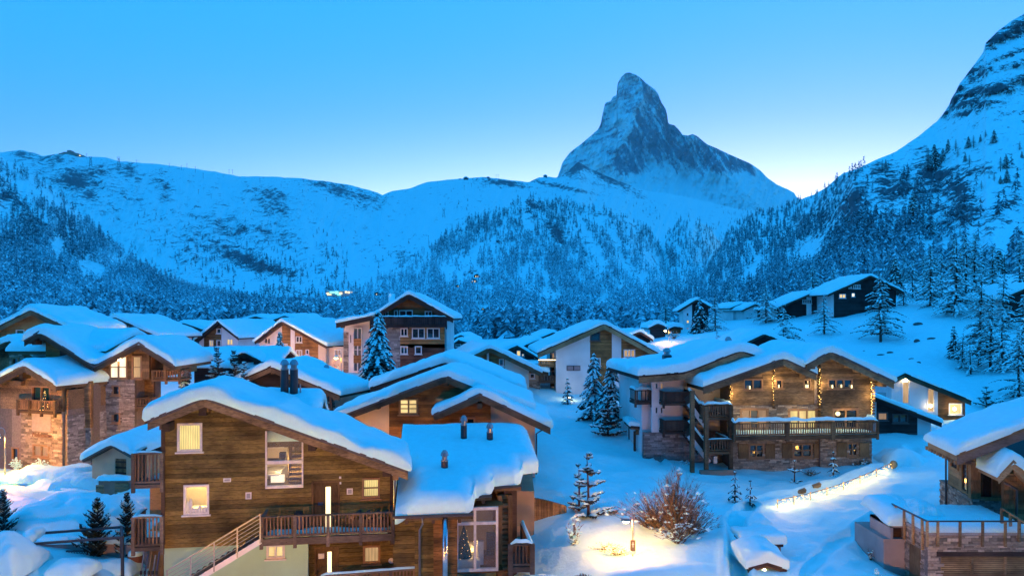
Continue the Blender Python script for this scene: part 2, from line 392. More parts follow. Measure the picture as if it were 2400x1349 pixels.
# --- snowy ridges left and right of the pass
def gl_rock(X, Y, T):
    r = .12 + .0 * X
    for (cx, cy, rx, ry, ro, a) in ((50, 358, 30, 8, .3, .5), (130, 372, 22, 7, .1, .45), (150, 418, 70, 34, .5, .45), (165, 420, 18, 12, 0, .4), (235, 400, 24, 10, -.3, .6), (310, 405, 30, 12, .4, .5), (300, 392, 16, 6, 0, .4), (385, 440, 14, 26, -.3, .6),
                                    (200, 440, 40, 20, .4, .35), (310, 460, 45, 14, .5, .35), (260, 495, 16, 12, 0, .4), (640, 455, 45, 8, .25, .65), (620, 480, 35, 14, .6, .45), (660, 490, 26, 12, .6, .5), (500, 520, 90, 20, .1, .28), (590, 610, 60, 14, .3, .45),
                                    (630, 630, 50, 8, .15, .65), (560, 540, 60, 16, .2, .3), (480, 560, 60, 14, .2, .35), (660, 560, 50, 18, .5, .4), (800, 450, 70, 14, .3, .35), (780, 440, 60, 9, .3, .4), (870, 470, 20, 20, -.5, .3), (560, 600, 30, 10, .3, .5), (440, 600, 60, 20, .4, .3), (690, 690, 40, 12, .2, .4)):
        r = r + .72 * a * blob(X, Y, cx, cy, rx * 1.3, ry * 1.5, ro)
    return np.clip(r + (fbm(X / 14., Y / 9., 77, 4) - .5) * .5, 0, 1)
L_left = Layer('snowy_ridge', 'broad snowy ridge on the left with dark rock bands', [(-120, 352), (0, 358), (20, 354), (45, 351), (75, 357), (100, 366), (135, 361), (160, 357), (205, 368), (245, 368), (280, 378), (355, 383), (440, 393), (500, 402), (560, 413), (640, 414), (700, 418), (760, 424), (820, 434), (860, 443), (895, 456), (930, 485), (960, 520)],
    [(-120, 720), (500, 715), (860, 705), (960, 680)], [(-120, 4600), (500, 5000), (960, 5400)], [(-120, 1700), (960, 1750)], -120, 960, 420, 260, .15, 1.4, gl_rock, M['slope_rock'], 11, 1.6, 130., gul=.045)
def gr_rock(X, Y, T):
    r = .08 + 0 * X
    for (cx, cy, rx, ry, ro, a) in ((1160, 425, 70, 8, .1, .55), (1200, 432, 40, 5, .2, .5), (1355, 388, 20, 12, -.4, .7), (1335, 405, 24, 10, -.5, .5), (1400, 400, 45, 10, .5, .6), (1450, 430, 60, 9, .5, .5), (1290, 432, 60, 4, .2, .5), (1350, 445, 60, 4, .2, .45), (900, 470, 14, 8, -.6, .5), (1600, 445, 60, 7, .2, .4),
                                    (940, 605, 22, 20, -.6, .4), (1380, 425, 40, 7, .3, .4)):
        r = r + .75 * a * blob(X, Y, cx, cy, rx * 1.25, ry * 1.4, ro)
    return np.clip(r + (fbm(X / 12., Y / 8., 79, 4) - .5) * .45, 0, 1)
L_mid = Layer('snow_slope', 'smooth snow slope below the peak with chairlift posts', [(840, 520), (870, 480), (895, 458), (920, 447), (960, 442), (985, 432), (1000, 427), (1050, 421), (1090, 418), (1130, 415), (1180, 420), (1240, 427), (1262, 416), (1285, 414), (1310, 417), (1335, 397), (1355, 379), (1375, 391), (1420, 412), (1470, 432), (1520, 449), (1560, 452), (1640, 468), (1720, 488), (1800, 497), (1870, 500), (1990, 500)],
    [(840, 720), (1990, 730)], [(840, 5300), (1200, 5600), (1400, 6300), (1990, 6300)], [(840, 1750), (1990, 2300)], 840, 1990, 420, 230, .12, 1.5, gr_rock, M['slope_rock'], 12, .9, 160., gul=.035)

# --- wooded hills
def forest_rock(s0, blobs, base=.18):
    def f(X, Y, T):
        r = base + 0 * X
        for (cx, cy, rx, ry, ro, a) in blobs: r = r + a * blob(X, Y, cx, cy, rx, ry, ro)
        return np.clip(r + (fbm(X / 12., Y / 10., s0, 4) - .5) * .5, 0, 1)
    return f
L_small = Layer('wooded_knoll', 'small wooded knoll right of the centre hill', [(1500, 700), (1540, 600), (1555, 562), (1575, 532), (1595, 513), (1612, 507), (1640, 518), (1665, 538), (1690, 572), (1720, 600), (1800, 640)], [(1500, 745), (1800, 745)], [(1500, 2600), (1800, 2600)], [(1500, 1200), (1800, 1200)], 1500, 1800, 120, 90, .10, 1.2,
    forest_rock(41, [(1575, 590, 14, 30, 0, .4)]), M['slope_rock'], 15, 2.5)
L_hill = Layer('wooded_hill', 'wooded hill below the peak with snowy clearings', [(800, 712), (830, 690), (870, 662), (905, 648), (950, 615), (1000, 585), (1050, 548), (1100, 515), (1150, 497), (1190, 483), (1215, 467), (1240, 463), (1262, 470), (1300, 470), (1350, 480), (1400, 487), (1440, 497), (1480, 515), (1520, 540), (1545, 570), (1555, 600), (1570, 645), (1620, 700), (1700, 735)],
    [(800, 775), (1700, 775)], [(800, 1500), (1000, 2000), (1240, 2500), (1700, 2300)], [(800, 700), (1700, 700)], 800, 1700, 300, 160, .10, 1.25,
    forest_rock(42, [(1300, 535, 30, 18, .8, .45), (1250, 480, 25, 14, .5, .45), (1310, 560, 25, 10, .7, .4), (1380, 610, 20, 25, 0, .3)]), M['slope_rock'], 16, 2.0)
L_slope = Layer('wooded_slope', 'steep larch wood slope on the left edge', [(-160, 300), (-50, 345), (0, 364), (40, 387), (80, 412), (130, 445), (180, 492), (230, 538), (280, 588), (330, 622), (380, 652), (440, 680), (500, 696), (560, 706), (620, 715), (700, 722), (860, 735)],
    [(-160, 790), (860, 790)], [(-160, 1900), (200, 1700), (500, 1300), (860, 1100)], [(-160, 420), (860, 480)], -160, 860, 260, 170, .09, 1.3,
    forest_rock(43, [(10, 460, 18, 25, .5, .5), (40, 470, 30, 12, .4, .45), (65, 515, 26, 14, .4, .55), (110, 530, 22, 10, .2, .6), (120, 550, 10, 6, 0, .5), (270, 545, 22, 9, .4, .5), (300, 570, 40, 8, .5, .5), (255, 490, 18, 14, .6, .4), (330, 590, 30, 10, .4, .5)], .16), M['cliff_rock'], 17, 2.5)
def r_rock(X, Y, T):
    r = .13 + 0 * X
    for (cx, cy, rx, ry, ro, a) in ((2000, 480, 34, 52, .2, .85), (1985, 525, 24, 36, 0, .7), (2030, 540, 22, 22, .5, .6), (1935, 500, 26, 30, .5, .6), (1880, 520, 26, 22, -.5, .6), (1930, 550, 30, 20, .3, .4), (2100, 440, 50, 36, -.3, .75), (2190, 410, 45, 36, .4, .85), (2240, 440, 45, 30, .5, .8), (2150, 450, 50, 40, 0, .5),
                                    (2260, 490, 30, 45, -.2, .8), (2210, 500, 40, 30, 0, .6), (2280, 400, 40, 14, -.2, .6), (2140, 500, 30, 30, 0, .4), (2090, 490, 22, 30, 0, .5), (2060, 400, 30, 14, -.4, .5), (2360, 480, 40, 14, -.5, .6), (2340, 500, 40, 10, -.5, .5), (1960, 440, 30, 18, -.6, .45), (1860, 575, 26, 14, -.4, .45),
                                    (2030, 580, 60, 16, 0, .4), (2330, 530, 50, 12, -.4, .4), (2360, 440, 30, 8, -.4, .4),
                                    (2390, 60, 50, 12, -.55, .8), (2365, 80, 70, 12, -.3, .9), (2330, 100, 22, 10, -.6, .7), (2275, 170, 22, 22, -.6, .75), (2300, 170, 30, 9, -.5, .7), (2240, 225, 14, 26, .4, .9), (2270, 220, 50, 10, -.35, .85), (2330, 210, 55, 14, -.2, .85), (2390, 190, 40, 10, -.2, .8), (2260, 245, 50, 9, -.2, .8), (2300, 240, 50, 8, -.1, .7), (2385, 150, 40, 7, -.25, .6), (2250, 265, 50, 9, -.2, .6), (2360, 130, 40, 5, -.3, .4), (2215, 262, 10, 10, 0, .7)):
        r = np.maximum(r, .13 + .82 * a * blob(X, Y, cx, cy, rx * 1.25, ry * 1.25, ro))
    led = fbm((X + Y * .5) / 40., (Y + X * .30) / 5., 88, 4, .6) - .5
    r = r + led * .5 * sstep(300, 260, Y)
    return np.clip(r + (fbm(X / 11., Y / 9., 80, 5, .6) - .5) * .6, 0, 1)
def r_relief(X, Y, T, D):
    rk = r_rock(X, Y, T)
    c = (fbm(X / 26., Y / 40., 90, 5, .6) - .5) * rk
    return D * (1 - .035 * np.clip(rk - .3, 0, 1) - .09 * c)
L_right = Layer('mountainside', 'rocky snow mountainside rising on the right', [(1500, 745), (1560, 718), (1600, 692), (1650, 640), (1690, 580), (1705, 548), (1730, 522), (1780, 502), (1830, 487), (1866, 471), (1890, 462), (1910, 455), (1935, 440), (1960, 418), (1975, 406), (2010, 395), (2050, 376), (2100, 355), (2150, 321), (2195, 285), (2212, 265), (2226, 243), (2228, 235), (2240, 215), (2248, 198), (2262, 180), (2285, 150), (2305, 122), (2310, 102), (2340, 72), (2370, 50), (2400, 33), (2500, -30), (2700, -150)],
    [(1500, 800), (1900, 760), (2100, 750), (2700, 760)], [(1500, 1100), (1700, 1700), (1866, 1750), (2000, 1050), (2150, 1200), (2400, 1500), (2700, 1600)], [(1500, 700), (1700, 520), (1900, 300), (2100, 210), (2700, 150)], 1500, 2700, 460, 330, .05, 1.35, r_rock, M['cliff_rock'], 18, 1.2, 110., relief=r_relief)

# --- village ground: smooth surface through measured spots (px, py, distance)
G = [(650, 1420, 34), (380, 1425, 34), (920, 1405, 34), (200, 1342, 33), (60, 1330, 33), (320, 1345, 33.5), (0, 1125, 46), (90, 1140, 44), (150, 1098, 53), (-60, 1100, 50), (230, 1085, 54), (260, 1145, 44.5), (150, 1165, 41.5), (310, 1150, 41.5), (30, 1160, 41), (0, 1245, 37.5), (230, 1250, 37),
     (1250, 1405, 33), (1180, 1425, 34), (1225, 1420, 36), (1400, 1360, 32), (1480, 1300, 35.5), (1400, 1190, 41), (1330, 1240, 38), (1400, 1100, 48), (1400, 1020, 58), (1330, 945, 71), (1470, 1000, 61), (1560, 1250, 38), (1700, 1180, 44), (1700, 1310, 34.5), (1640, 1105, 51), (1530, 1050, 55),
     (1720, 1108, 51), (1880, 1100, 52), (2040, 1088, 54), (1820, 1192, 43.5), (1950, 1140, 47), (2095, 1102, 51), (2125, 1062, 54.5), (2010, 1220, 40.5), (1900, 1300, 36), (2090, 1345, 33), (1790, 1352, 33), (2060, 1180, 44), (2180, 1130, 48), (2230, 1170, 44), (2400, 1180, 44), (2260, 1432, 33), (2420, 1432, 33), (2180, 1380, 32.5), (2300, 1500, 29),
     (1250, 930, 72), (1500, 930, 72), (900, 880, 80), (700, 870, 85), (300, 900, 85), (100, 950, 75), (650, 960, 62), (1000, 1112, 46), (1250, 1105, 46.5), (1150, 1000, 58), (480, 1000, 58), (1600, 960, 66), (1800, 930, 70), (2100, 1000, 64), (2280, 1000, 63),
     (0, 830, 130), (600, 800, 150), (1200, 800, 150), (1450, 815, 110), (-300, 900, 90), (-300, 1150, 45), (1200, 780, 300), (300, 780, 300), (2700, 1150, 45), (2700, 900, 75), (2700, 700, 130),
     (1540, 800, 105), (1700, 778, 112), (1850, 762, 115), (2000, 772, 105), (2060, 800, 98), (2150, 716, 113), (2250, 782, 95), (2300, 868, 84), (2330, 930, 76), (2150, 868, 83), (2000, 852, 86), (1750, 855, 88), (1600, 850, 92), (2400, 770, 96), (2400, 880, 78), (2400, 690, 125), (1950, 712, 140), (1620, 765, 135), (1800, 735, 145), (2400, 640, 180), (2200, 655, 175), (1900, 700, 190), (1600, 760, 220)]
gp = np.array([tuple(P(*g)) for g in G])
def _tr(*q): return [((px - CX) / F * d, d) for px, d in q]
TRAILS = [(_tr((1735, 31), (1728, 36), (1722, 40), (1760, 43)), .45, .40), (_tr((1180, 28), (1300, 31.5), (1500, 31), (1700, 31.5), (1900, 31)), 1.5, .35), (_tr((-150, 47), (40, 44.5), (150, 42.8), (230, 42)), 1.4, .35), (_tr((1790, 44.5), (1900, 47), (2020, 50), (2090, 52), (2140, 56)), .5, .25), (_tr((1300, 70), (1420, 64), (1500, 57), (1560, 52)), .3, .18), (_tr((1880, 33), (1960, 38), (2050, 41), (2150, 43.5)), .35, .16)]
def _tps(r2): return np.where(r2 > 1e-9, r2 * np.log(np.maximum(r2, 1e-9)), 0)
_xy = gp[:, :2] / 40.0
_K = _tps(((_xy[:, None] - _xy[None]) ** 2).sum(-1)) + np.eye(len(_xy)) * .004
_Pm = np.concatenate([np.ones((len(_xy), 1)), _xy], 1)
_A = np.block([[_K, _Pm], [_Pm.T, np.zeros((3, 3))]]); _w = np.linalg.solve(_A, np.concatenate([gp[:, 2], np.zeros(3)]))
def ground_z(x, y):
    x = np.atleast_1d(np.asarray(x, float)); y = np.atleast_1d(np.asarray(y, float))
    q = np.stack([x, y], -1) / 40.0
    z = _tps(((q[:, None] - _xy[None]) ** 2).sum(-1)) @ _w[:len(_xy)] + _w[-3] + q @ _w[-2:]
    z = np.clip(z, -14, 14)
    far = sstep(170, 420, y); z = z * (1 - far) + (-9 + .0 * x) * far
    und = (fbm(x / 6.1, y / 6.1, 63, 2) - .5) * .9 + (fbm(x / 2.6, y / 2.6, 61, 4) - .5) * .6 + (fbm(x / .9, y / .9, 62, 3) - .5) * .12
    z = z + und * sstep(200, 60, y)
    for (pts, w, dep) in TRAILS:                                    # trodden paths, ploughed lanes with their banks
        dm = np.full(x.shape, 1e9)
        for (x0, y0), (x1, y1) in zip(pts[:-1], pts[1:]):
            vx, vy = x1 - x0, y1 - y0; t = np.clip(((x - x0) * vx + (y - y0) * vy) / (vx * vx + vy * vy), 0, 1)
            dm = np.minimum(dm, np.hypot(x - x0 - t * vx, y - y0 - t * vy))
        rough = 1 + .5 * (fbm(x / .7, y / .7, 64, 3) - .5)
        z = z - dep * (1 - sstep(w * .75, w, dm)) + .55 * dep * np.exp(-((dm - w * 1.35) / (w * .35)) ** 2) * rough
    return z
def gz(x, y): return float(ground_z(x, y)[0])
_gx = np.linspace(-700, 3100, 420); _gd = np.concatenate([np.linspace(6, 70, 260), 70 * np.exp(np.linspace(.01, math.log(1400 / 70.), 120))])
_Xw = (_gx[None] - CX) / F * _gd[:, None]; _Yw = np.repeat(_gd[:, None], len(_gx), 1)
_Zw = np.concatenate([ground_z(_Xw[i], _Yw[i]) for i in range(len(_gd))]).reshape(_Xw.shape)
_i = np.arange(len(_gd) - 1)[:, None] * len(_gx) + np.arange(len(_gx) - 1)[None]
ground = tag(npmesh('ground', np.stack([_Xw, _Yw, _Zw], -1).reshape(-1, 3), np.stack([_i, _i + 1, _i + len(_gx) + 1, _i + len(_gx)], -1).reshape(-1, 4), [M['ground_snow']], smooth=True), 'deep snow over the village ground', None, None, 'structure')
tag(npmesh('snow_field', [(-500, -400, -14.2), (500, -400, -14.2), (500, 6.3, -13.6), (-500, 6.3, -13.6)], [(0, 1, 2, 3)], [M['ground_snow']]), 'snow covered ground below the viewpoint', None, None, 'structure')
def G_at(px, d):
    """ground point seen along column px at distance d"""
    x = (px - CX) / F * d; return Vector((x, d, gz(x, d)))
def ground_hit(px, py, d0=20, d1=250):
    """where the view ray through a photo pixel meets the ground"""
    ds = np.linspace(d0, d1, 1400); x = (px - CX) / F * ds; z = (HY - py) / F * ds; g = ground_z(x, ds)
    k = np.argmax(g > z); k = k if g[k] > z[k] else len(ds) - 1
    return Vector((x[k], ds[k], g[k]))

# --- far forest: thousands of small snow-dusted trees that nobody could count
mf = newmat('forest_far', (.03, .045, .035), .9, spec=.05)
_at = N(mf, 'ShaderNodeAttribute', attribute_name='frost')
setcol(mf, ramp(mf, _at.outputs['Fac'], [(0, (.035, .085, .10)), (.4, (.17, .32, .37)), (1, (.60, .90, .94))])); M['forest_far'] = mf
rng = np.random.default_rng(7)
def forest(name, label, pos, hgt, frost, ntri=22, wid=.2):
    """pos (n,3) tree feet, hgt (n), frost (n) 0..1 mean snow load"""
    n = len(pos); k = ntri
    u = rng.random((n, k)) ** .8                                   # height up the tree
    rad = (1 - u) * wid * (.55 + .6 * rng.random((n, k))) + .012
    a = rng.random((n, k)) * 2 * np.pi
    h = hgt[:, None]
    cx = np.cos(a) * rad * h * .6; cy = np.sin(a) * rad * h * .6; cz = (.06 + .94 * u) * h
    sz = h * (.05 + .085 * (1 - u)) * (.7 + .7 * rng.random((n, k)))
    C = np.stack([cx, cy, cz], -1) + pos[:, None]
    a1 = np.stack([np.cos(a) * 1.25, np.sin(a) * 1.25, -.75 + .3 * rng.random((n, k))], -1); a2 = np.stack([-np.sin(a), np.cos(a), .2 * rng.random((n, k))], -1)
    v0 = C + (-a1 * .5 + np.stack([0 * u, 0 * u, .5 + 0 * u], -1)) * sz[..., None]; v1 = C + (a1 * .75 + a2 * .62) * sz[..., None]; v2 = C + (a1 * .75 - a2 * .62) * sz[..., None]
    V = np.stack([v0, v1, v2], 2).reshape(-1, 3)
    fr = np.clip(frost[:, None] + (rng.random((n, k)) - .5) * .9, 0, 1); fr = np.repeat(fr.reshape(-1), 3)
    # a thin trunk triangle for each tree
    tw = hgt * .016
    T0 = pos + np.stack([-tw, 0 * tw, -.3 + 0 * tw], -1); T1 = pos + np.stack([tw, 0 * tw, -.3 + 0 * tw], -1); T2 = pos + np.stack([0 * tw, 0 * tw, hgt], -1)
    V = np.concatenate([V, np.stack([T0, T1, T2], 1).reshape(-1, 3)]); fr = np.concatenate([fr, np.zeros(n * 3)])
    Fc = np.arange(len(V)).reshape(-1, 3)
    return tag(npmesh(name, V, Fc, [M['forest_far']], attrs={'frost': fr}), label, 'forest', None, 'stuff')

def scatter(L, n, dens, tlo=0.0, thi=1.0, seed=0):
    """random spots on a layer, kept with probability dens(px, py, t)"""
    r = np.random.default_rng(seed); px = r.uniform(L.px[0], L.px[-1], n); t = r.uniform(tlo, thi, n)
    y = L.ypx(px, t); k = r.random(n) < dens(px, y, t)
    return L.at(px[k], t[k]), px[k], y[k]

def clear(px, y, cl):
    m = np.ones_like(px)
    for (cx, cy, rx, ry, ro) in cl: m = m * (1 - np.clip(1.6 * blob(px, y, cx, cy, rx, ry, ro), 0, 1))
    return m
hill_clear = [(1105, 610, 12, 50, .5), (1100, 650, 50, 14, -.2), (1060, 640, 25, 12, .2), (1270, 690, 50, 14, .2), (1310, 705, 24, 12, 0), (1400, 600, 14, 45, -.5), (1480, 640, 16, 50, -.7), (1370, 545, 10, 40, -.5), (1140, 740, 22, 30, .3), (1230, 640, 10, 30, .4), (1225, 745, 40, 8, 0), (1240, 520, 10, 30, -.3), (1440, 560, 12, 30, -.5), (1550, 660, 20, 12, .2), (1510, 735, 20, 8, -.3)]
p_, a_, b_ = scatter(L_hill, 15000, lambda px, y, t: clear(px, y, hill_clear) * np.clip(.45 + 2.6 * (fbm(px / 22., y / 34., 3, 3) - .42), 0, 1) * np.where(px < 1010, sstep(.45, .1, t) + .4, 1) * (1 - .35 * (vn((px + y * .6) / 26., y / 200., 4) > .66)), seed=1)
forest('hillside_forest', 'dense snow dusted conifer forest on the hill below the peak', p_, rng.uniform(7, 24, len(p_)), .32 + .42 * sstep(500, 660, b_) + .12 * (vn(a_ / 30, b_ / 30, 9) - .5))
p_, a_, b_ = scatter(L_small, 2300, lambda px, y, t: np.clip(.5 + 1.0 * (fbm(px / 20., y / 25., 5, 3) - .3), 0, 1) * clear(px, y, [(1550, 590, 12, 60, 0), (1625, 540, 10, 18, -.6)]), seed=2)
forest('knoll_forest', 'snow dusted forest on the small knoll', p_, rng.uniform(13, 22, len(p_)), .32 + .3 * sstep(520, 660, b_))
p_, a_, b_ = scatter(L_slope, 13000, lambda px, y, t: np.clip(.25 + .9 * sstep(450, 600, y + (px - 150) * .15) + 1.3 * (fbm(px / 26., y / 30., 6, 3) - .45), 0, 1) * clear(px, y, [(120, 470, 40, 10, .6), (215, 640, 40, 30, .3), (210, 500, 40, 18, .7), (290, 545, 40, 14, .5), (230, 720, 30, 14, 0), (290, 620, 30, 12, .5), (60, 440, 30, 12, .4), (135, 590, 16, 25, 0)]), seed=3)
forest('larch_forest', 'frosted larch forest on the left slope', p_, rng.uniform(7, 23, len(p_)), .38 + .30 * sstep(480, 700, b_) + .5 * (vn(a_ / 40, b_ / 30, 9) - .5), 26)
p_, a_, b_ = scatter(L_left, 5200, lambda px, y, t: np.clip(.75 * (blob(px, y, 590, 620, 150, 30, .25) + blob(px, y, 640, 600, 120, 60, .4) * .5 + blob(px, y, 470, 610, 90, 50, .3) * .6 + blob(px, y, 780, 590, 22, 55, -.35) * 2.2 + blob(px, y, 790, 650, 20, 40, -.4) * 1.2 + blob(px, y, 360, 540, 60, 40, .4) * .5 + blob(px, y, 500, 530, 60, 20, .2) * .5 + blob(px, y, 700, 690, 160, 14, 0) * 1.4), 0, 1) * (fbm(px / 18., y / 14., 14, 3) > .45), seed=4)
forest('valley_forest', 'scattered dark conifers on the far snowy valley side', p_, rng.uniform(12, 24, len(p_)), rng.uniform(.05, .35, len(p_)))
p_, a_, b_ = scatter(L_mid, 5000, lambda px, y, t: np.clip(blob(px, y, 1090, 480, 40, 14, 0) * .4 + blob(px, y, 1060, 455, 14, 10, 0) * .7 + blob(px, y, 1540, 505, 50, 22, .3) * .5 + blob(px, y, 1720, 510, 30, 16, -.6) * 1.0 + blob(px, y, 1780, 505, 70, 8, .1) * .6 + blob(px, y, 1690, 535, 16, 26, .5) * 1. + blob(px, y, 930, 620, 30, 40, -.6) * .5 + blob(px, y, 1060, 600, 90, 30, -.6) * .3 + blob(px, y, 1350, 465, 120, 10, .15) * .25 + blob(px, y, 900, 690, 60, 20, 0), 0, 1) * (fbm(px / 12., y / 12., 15, 3) > .42), seed=5)
forest('treeline_forest', 'sparse dark trees along the upper tree line', p_, rng.uniform(14, 26, len(p_)), rng.uniform(.0, .2, len(p_)))
r_clear = [(2150, 320, 100, 40, -.6), (2330, 330, 110, 35, -.5), (2080, 470, 30, 30, 0), (2300, 640, 60, 30, -.4), (2200, 590, 60, 20, -.4), (2330, 590, 40, 40, -.3), (2380, 560, 40, 40, 0), (1900, 590, 40, 30, -.3), (2060, 620, 50, 12, -.3), (1760, 640, 14, 40, .6)]
p_, a_, b_ = scatter(L_right, 15000, lambda px, y, t: np.clip(sstep(2010, 1800, px + (y - 500) * -.35) * .95 + .55 * blob(px, y, 2060, 590, 190, 70, 0) + .5 * blob(px, y, 1960, 640, 200, 70, 0) + .45 * blob(px, y, 2330, 660, 110, 60, 0) + .06 + .3 * blob(px, y, 2000, 410, 60, 18, -.5), 0, 1) * sstep(315, 400, y) * clear(px, y, r_clear) * np.clip(.3 + 1.6 * (fbm(px / 24., y / 30., 16, 3) - .3), 0, 1), seed=6)
forest('mountainside_forest', 'thin larch forest on the right mountainside', p_, rng.uniform(9, 17, len(p_)), .20 + .5 * sstep(500, 680, b_) * rng.random(len(p_)) + .15 * rng.random(len(p_)), 30, .17)

# trees on the valley floor behind the village
_r = np.random.default_rng(23); _px = _r.uniform(-150, 1720, 9000); _d = 175 * np.exp(_r.random(9000) * math.log(720 / 175.)); _k = (_r.random(9000) < np.clip(.25 + 1.6 * (fbm(_px / 60., np.log(_d) * 9, 24, 3) - .32), 0, .8)) & ~((_px > 1040) & (_px < 1160) & (fbm(_px / 40., _d / 60., 25, 2) > .5))
_x = (_px - CX) / F * _d; _pos = np.stack([_x, _d, -9.6 + 0 * _d], -1)[_k]
forest('valley_floor_forest', 'frosted trees filling the valley floor behind the village roofs', _pos, _r.uniform(6, 13, len(_pos)), .38 + .5 * _r.random(len(_pos)), 60, .22)

# ------------------------------------------------------------------ building kit
class House:
    """local frame: u along the front, y into the depth, z up; root at the foot of the front"""
    def __init__(s, name, label, d, pxref, pybase, ang=0.0, cat='chalet', group=None):
        s.a = R_(ang); s.p0 = P(pxref, pybase, d)
        s.root = tag(empty(name, s.p0, s.a), label, cat, group)
        s.t = Vector((math.cos(s.a), math.sin(s.a))); s.n = Vector((-math.sin(s.a), math.cos(s.a)))
        s.sd = int(d * 7 + pxref) % 9973
    def uz(s, px, py, off=0.0):
        r = Vector(((px - CX) / F, 1.0)); q = Vector((s.p0.x, s.p0.y)) + s.n * off
        k = q.dot(s.n) / r.dot(s.n)
        return (r * k - Vector((s.p0.x, s.p0.y))).dot(s.t), k * (HY - py) / F - s.p0.z
    def rect(s, x0, y0, x1, y1, off=0.0):
        xm, ym = (x0 + x1) / 2, (y0 + y1) / 2
        return s.uz(x0, ym, off)[0], s.uz(x1, ym, off)[0], s.uz(xm, y1, off)[1], s.uz(xm, y0, off)[1]
    def prof(s, pts, off=0.0): return [s.uz(x, y, off) for x, y in pts]

def ptop(prof, u): return float(np.interp(u, [a for a, b in prof], [b for a, b in prof]))

def facade(H, px0, px1, py_bot, prof, holes=(), mat=None, off=0.0, th=.25, drop=.25, flat=None, name='wall', planks=None, pitch=.21, clip=None, pk_th=.035, seglen=4.5, yb=None):
    """a wall slab with real openings; prof is the roof line (u,z) it runs up to, or flat is a level top (photo row)"""
    xm = (px0 + px1) / 2
    u0 = H.uz(px0, py_bot, off)[0]; u1 = H.uz(px1, py_bot, off)[0]; zb = H.uz(xm, py_bot, off)[1]
    zt = H.uz(xm, flat, off)[1] if flat is not None else None
    def top(u): 
        v = ptop(prof, u) - drop if prof is not None else 1e9
        return min(v, zt) if zt is not None else v
    hs = [H.rect(*h, off) for h in holes]
    br = sorted(set([u0, u1] + [min(max(u, u0), u1) for h in hs for u in h[:2]] + ([min(max(a, u0), u1) for a, b in prof] if prof else [])))
    if zt is not None and prof is not None: br = sorted(set(br + list(np.linspace(u0, u1, 13))))
    mb = MB()
    for a, b in zip(br[:-1], br[1:]):
        if b - a < .004: continue
        m = (a + b) / 2; segs = [(zb, None)]
        cuts = sorted([(h[2], h[3]) for h in hs if h[0] - .001 <= m <= h[1] + .001])
        lo = zb; pieces = []
        for (c0, c1) in cuts:
            if c0 > lo: pieces.append((lo, c0, c0))
            lo = max(lo, c1)
        ta, tb = top(a), top(b)
        if max(ta, tb) > lo: pieces.append((lo, max(ta, lo), max(tb, lo)))
        y1 = off + th
        for (z0, za, zb_) in pieces:
            mb.quadbox([(a, off, z0), (a, y1, z0), (b, y1, z0), (b, off, z0), (a, off, za), (a, y1, za), (b, y1, zb_), (b, off, zb_)])
    w = mb.build(name, mat, H.root)
    if planks is not None:
        rr = random.Random(H.sd + int(px0)); z = zb; zmax = max(top(u) for u in np.linspace(u0, u1, 40)); row = 0
        us = np.linspace(u0, u1, 160); tops = np.array([top(u) for u in us])
        while z < zmax - .05:
            z1 = z + pitch; zm = z + pitch * .55
            ok = tops > zm; ints = []; st = None
            for i, f in enumerate(ok):
                if f and st is None: st = us[i]
                if (not f or i == len(ok) - 1) and st is not None: ints.append((st, us[i])); st = None
            for (c0, c1, h0, h1) in hs:
                if h0 < z1 - .04 and h1 > z + .04:
                    nw = []
                    for (a, b) in ints:
                        if c0 <= a and c1 >= b: continue
                        if c0 > a and c0 < b: nw.append((a, c0))
                        if c1 > a and c1 < b: nw.append((c1, b))
                        if c1 <= a or c0 >= b: nw.append((a, b))
                    ints = nw
            for (a, b) in ints:
                while b - a > .06:
                    e = b if b - a < seglen * 1.3 else a + seglen * (.5 + .7 * rr.random())
                    pr = pk_th * (.7 + .6 * rr.random())
                    box('plank', a + .003, e - .003, off - pr, off - .002, z + .006, z1 - .006, planks, w)
                    a = e
            z = z1; row += 1
    return w

def hull(H, px0, px1, py_bot, prof, y0, y1, mat, drop=.3, off=0.0, flat=None):
    """the closed body of the house behind its front"""
    xm = (px0 + px1) / 2
    u0 = H.uz(px0, py_bot, off)[0]; u1 = H.uz(px1, py_bot, off)[0]; zb = H.uz(xm, py_bot, off)[1]
    zt = H.uz(xm, flat, off)[1] if flat is not None else 1e9
    us = sorted(set([u0, u1] + [a for a, b in prof if u0 < a < u1] + list(np.linspace(u0, u1, 7)))) if prof else [u0, u1]
    top = [min(zt, ptop(prof, u) - drop) if prof else zt for u in us]
    n = len(us); V = []; 
    for y in (y0, y1):
        V += [(u, y, zb) for u in us] + [(u, y, t) for u, t in zip(us, top)]
    Fc = []
    for i in range(n - 1):
        Fc += [(i, i + 1, n + i + 1, n + i), (2 * n + i + 1, 2 * n + i, 3 * n + i, 3 * n + i + 1), (n + i, n + i + 1, 3 * n + i + 1, 3 * n + i)]
    Fc += [(0, n, 3 * n, 2 * n), (n - 1, 3 * n - 1, 4 * n - 1, 2 * n - 1)]
    return mesh('wall', V, Fc, mat, H.root)

def smooth_prof(prof, u, sig=.35):
    xs = [a for a, b in prof]; zs = [b for a, b in prof]
    s0 = (zs[1] - zs[0]) / (xs[1] - xs[0]); s1 = (zs[-1] - zs[-2]) / (xs[-1] - xs[-2])
    xs = [xs[0] - 5] + xs + [xs[-1] + 5]; zs = [zs[0] - 5 * s0] + zs + [zs[-1] + 5 * s1]
    k = np.linspace(-2.5, 2.5, 15); w = np.exp(-k * k / 2); w /= w.sum()
    return sum(wi * np.interp(u + ki * sig, xs, zs) for ki, wi in zip(k, w))

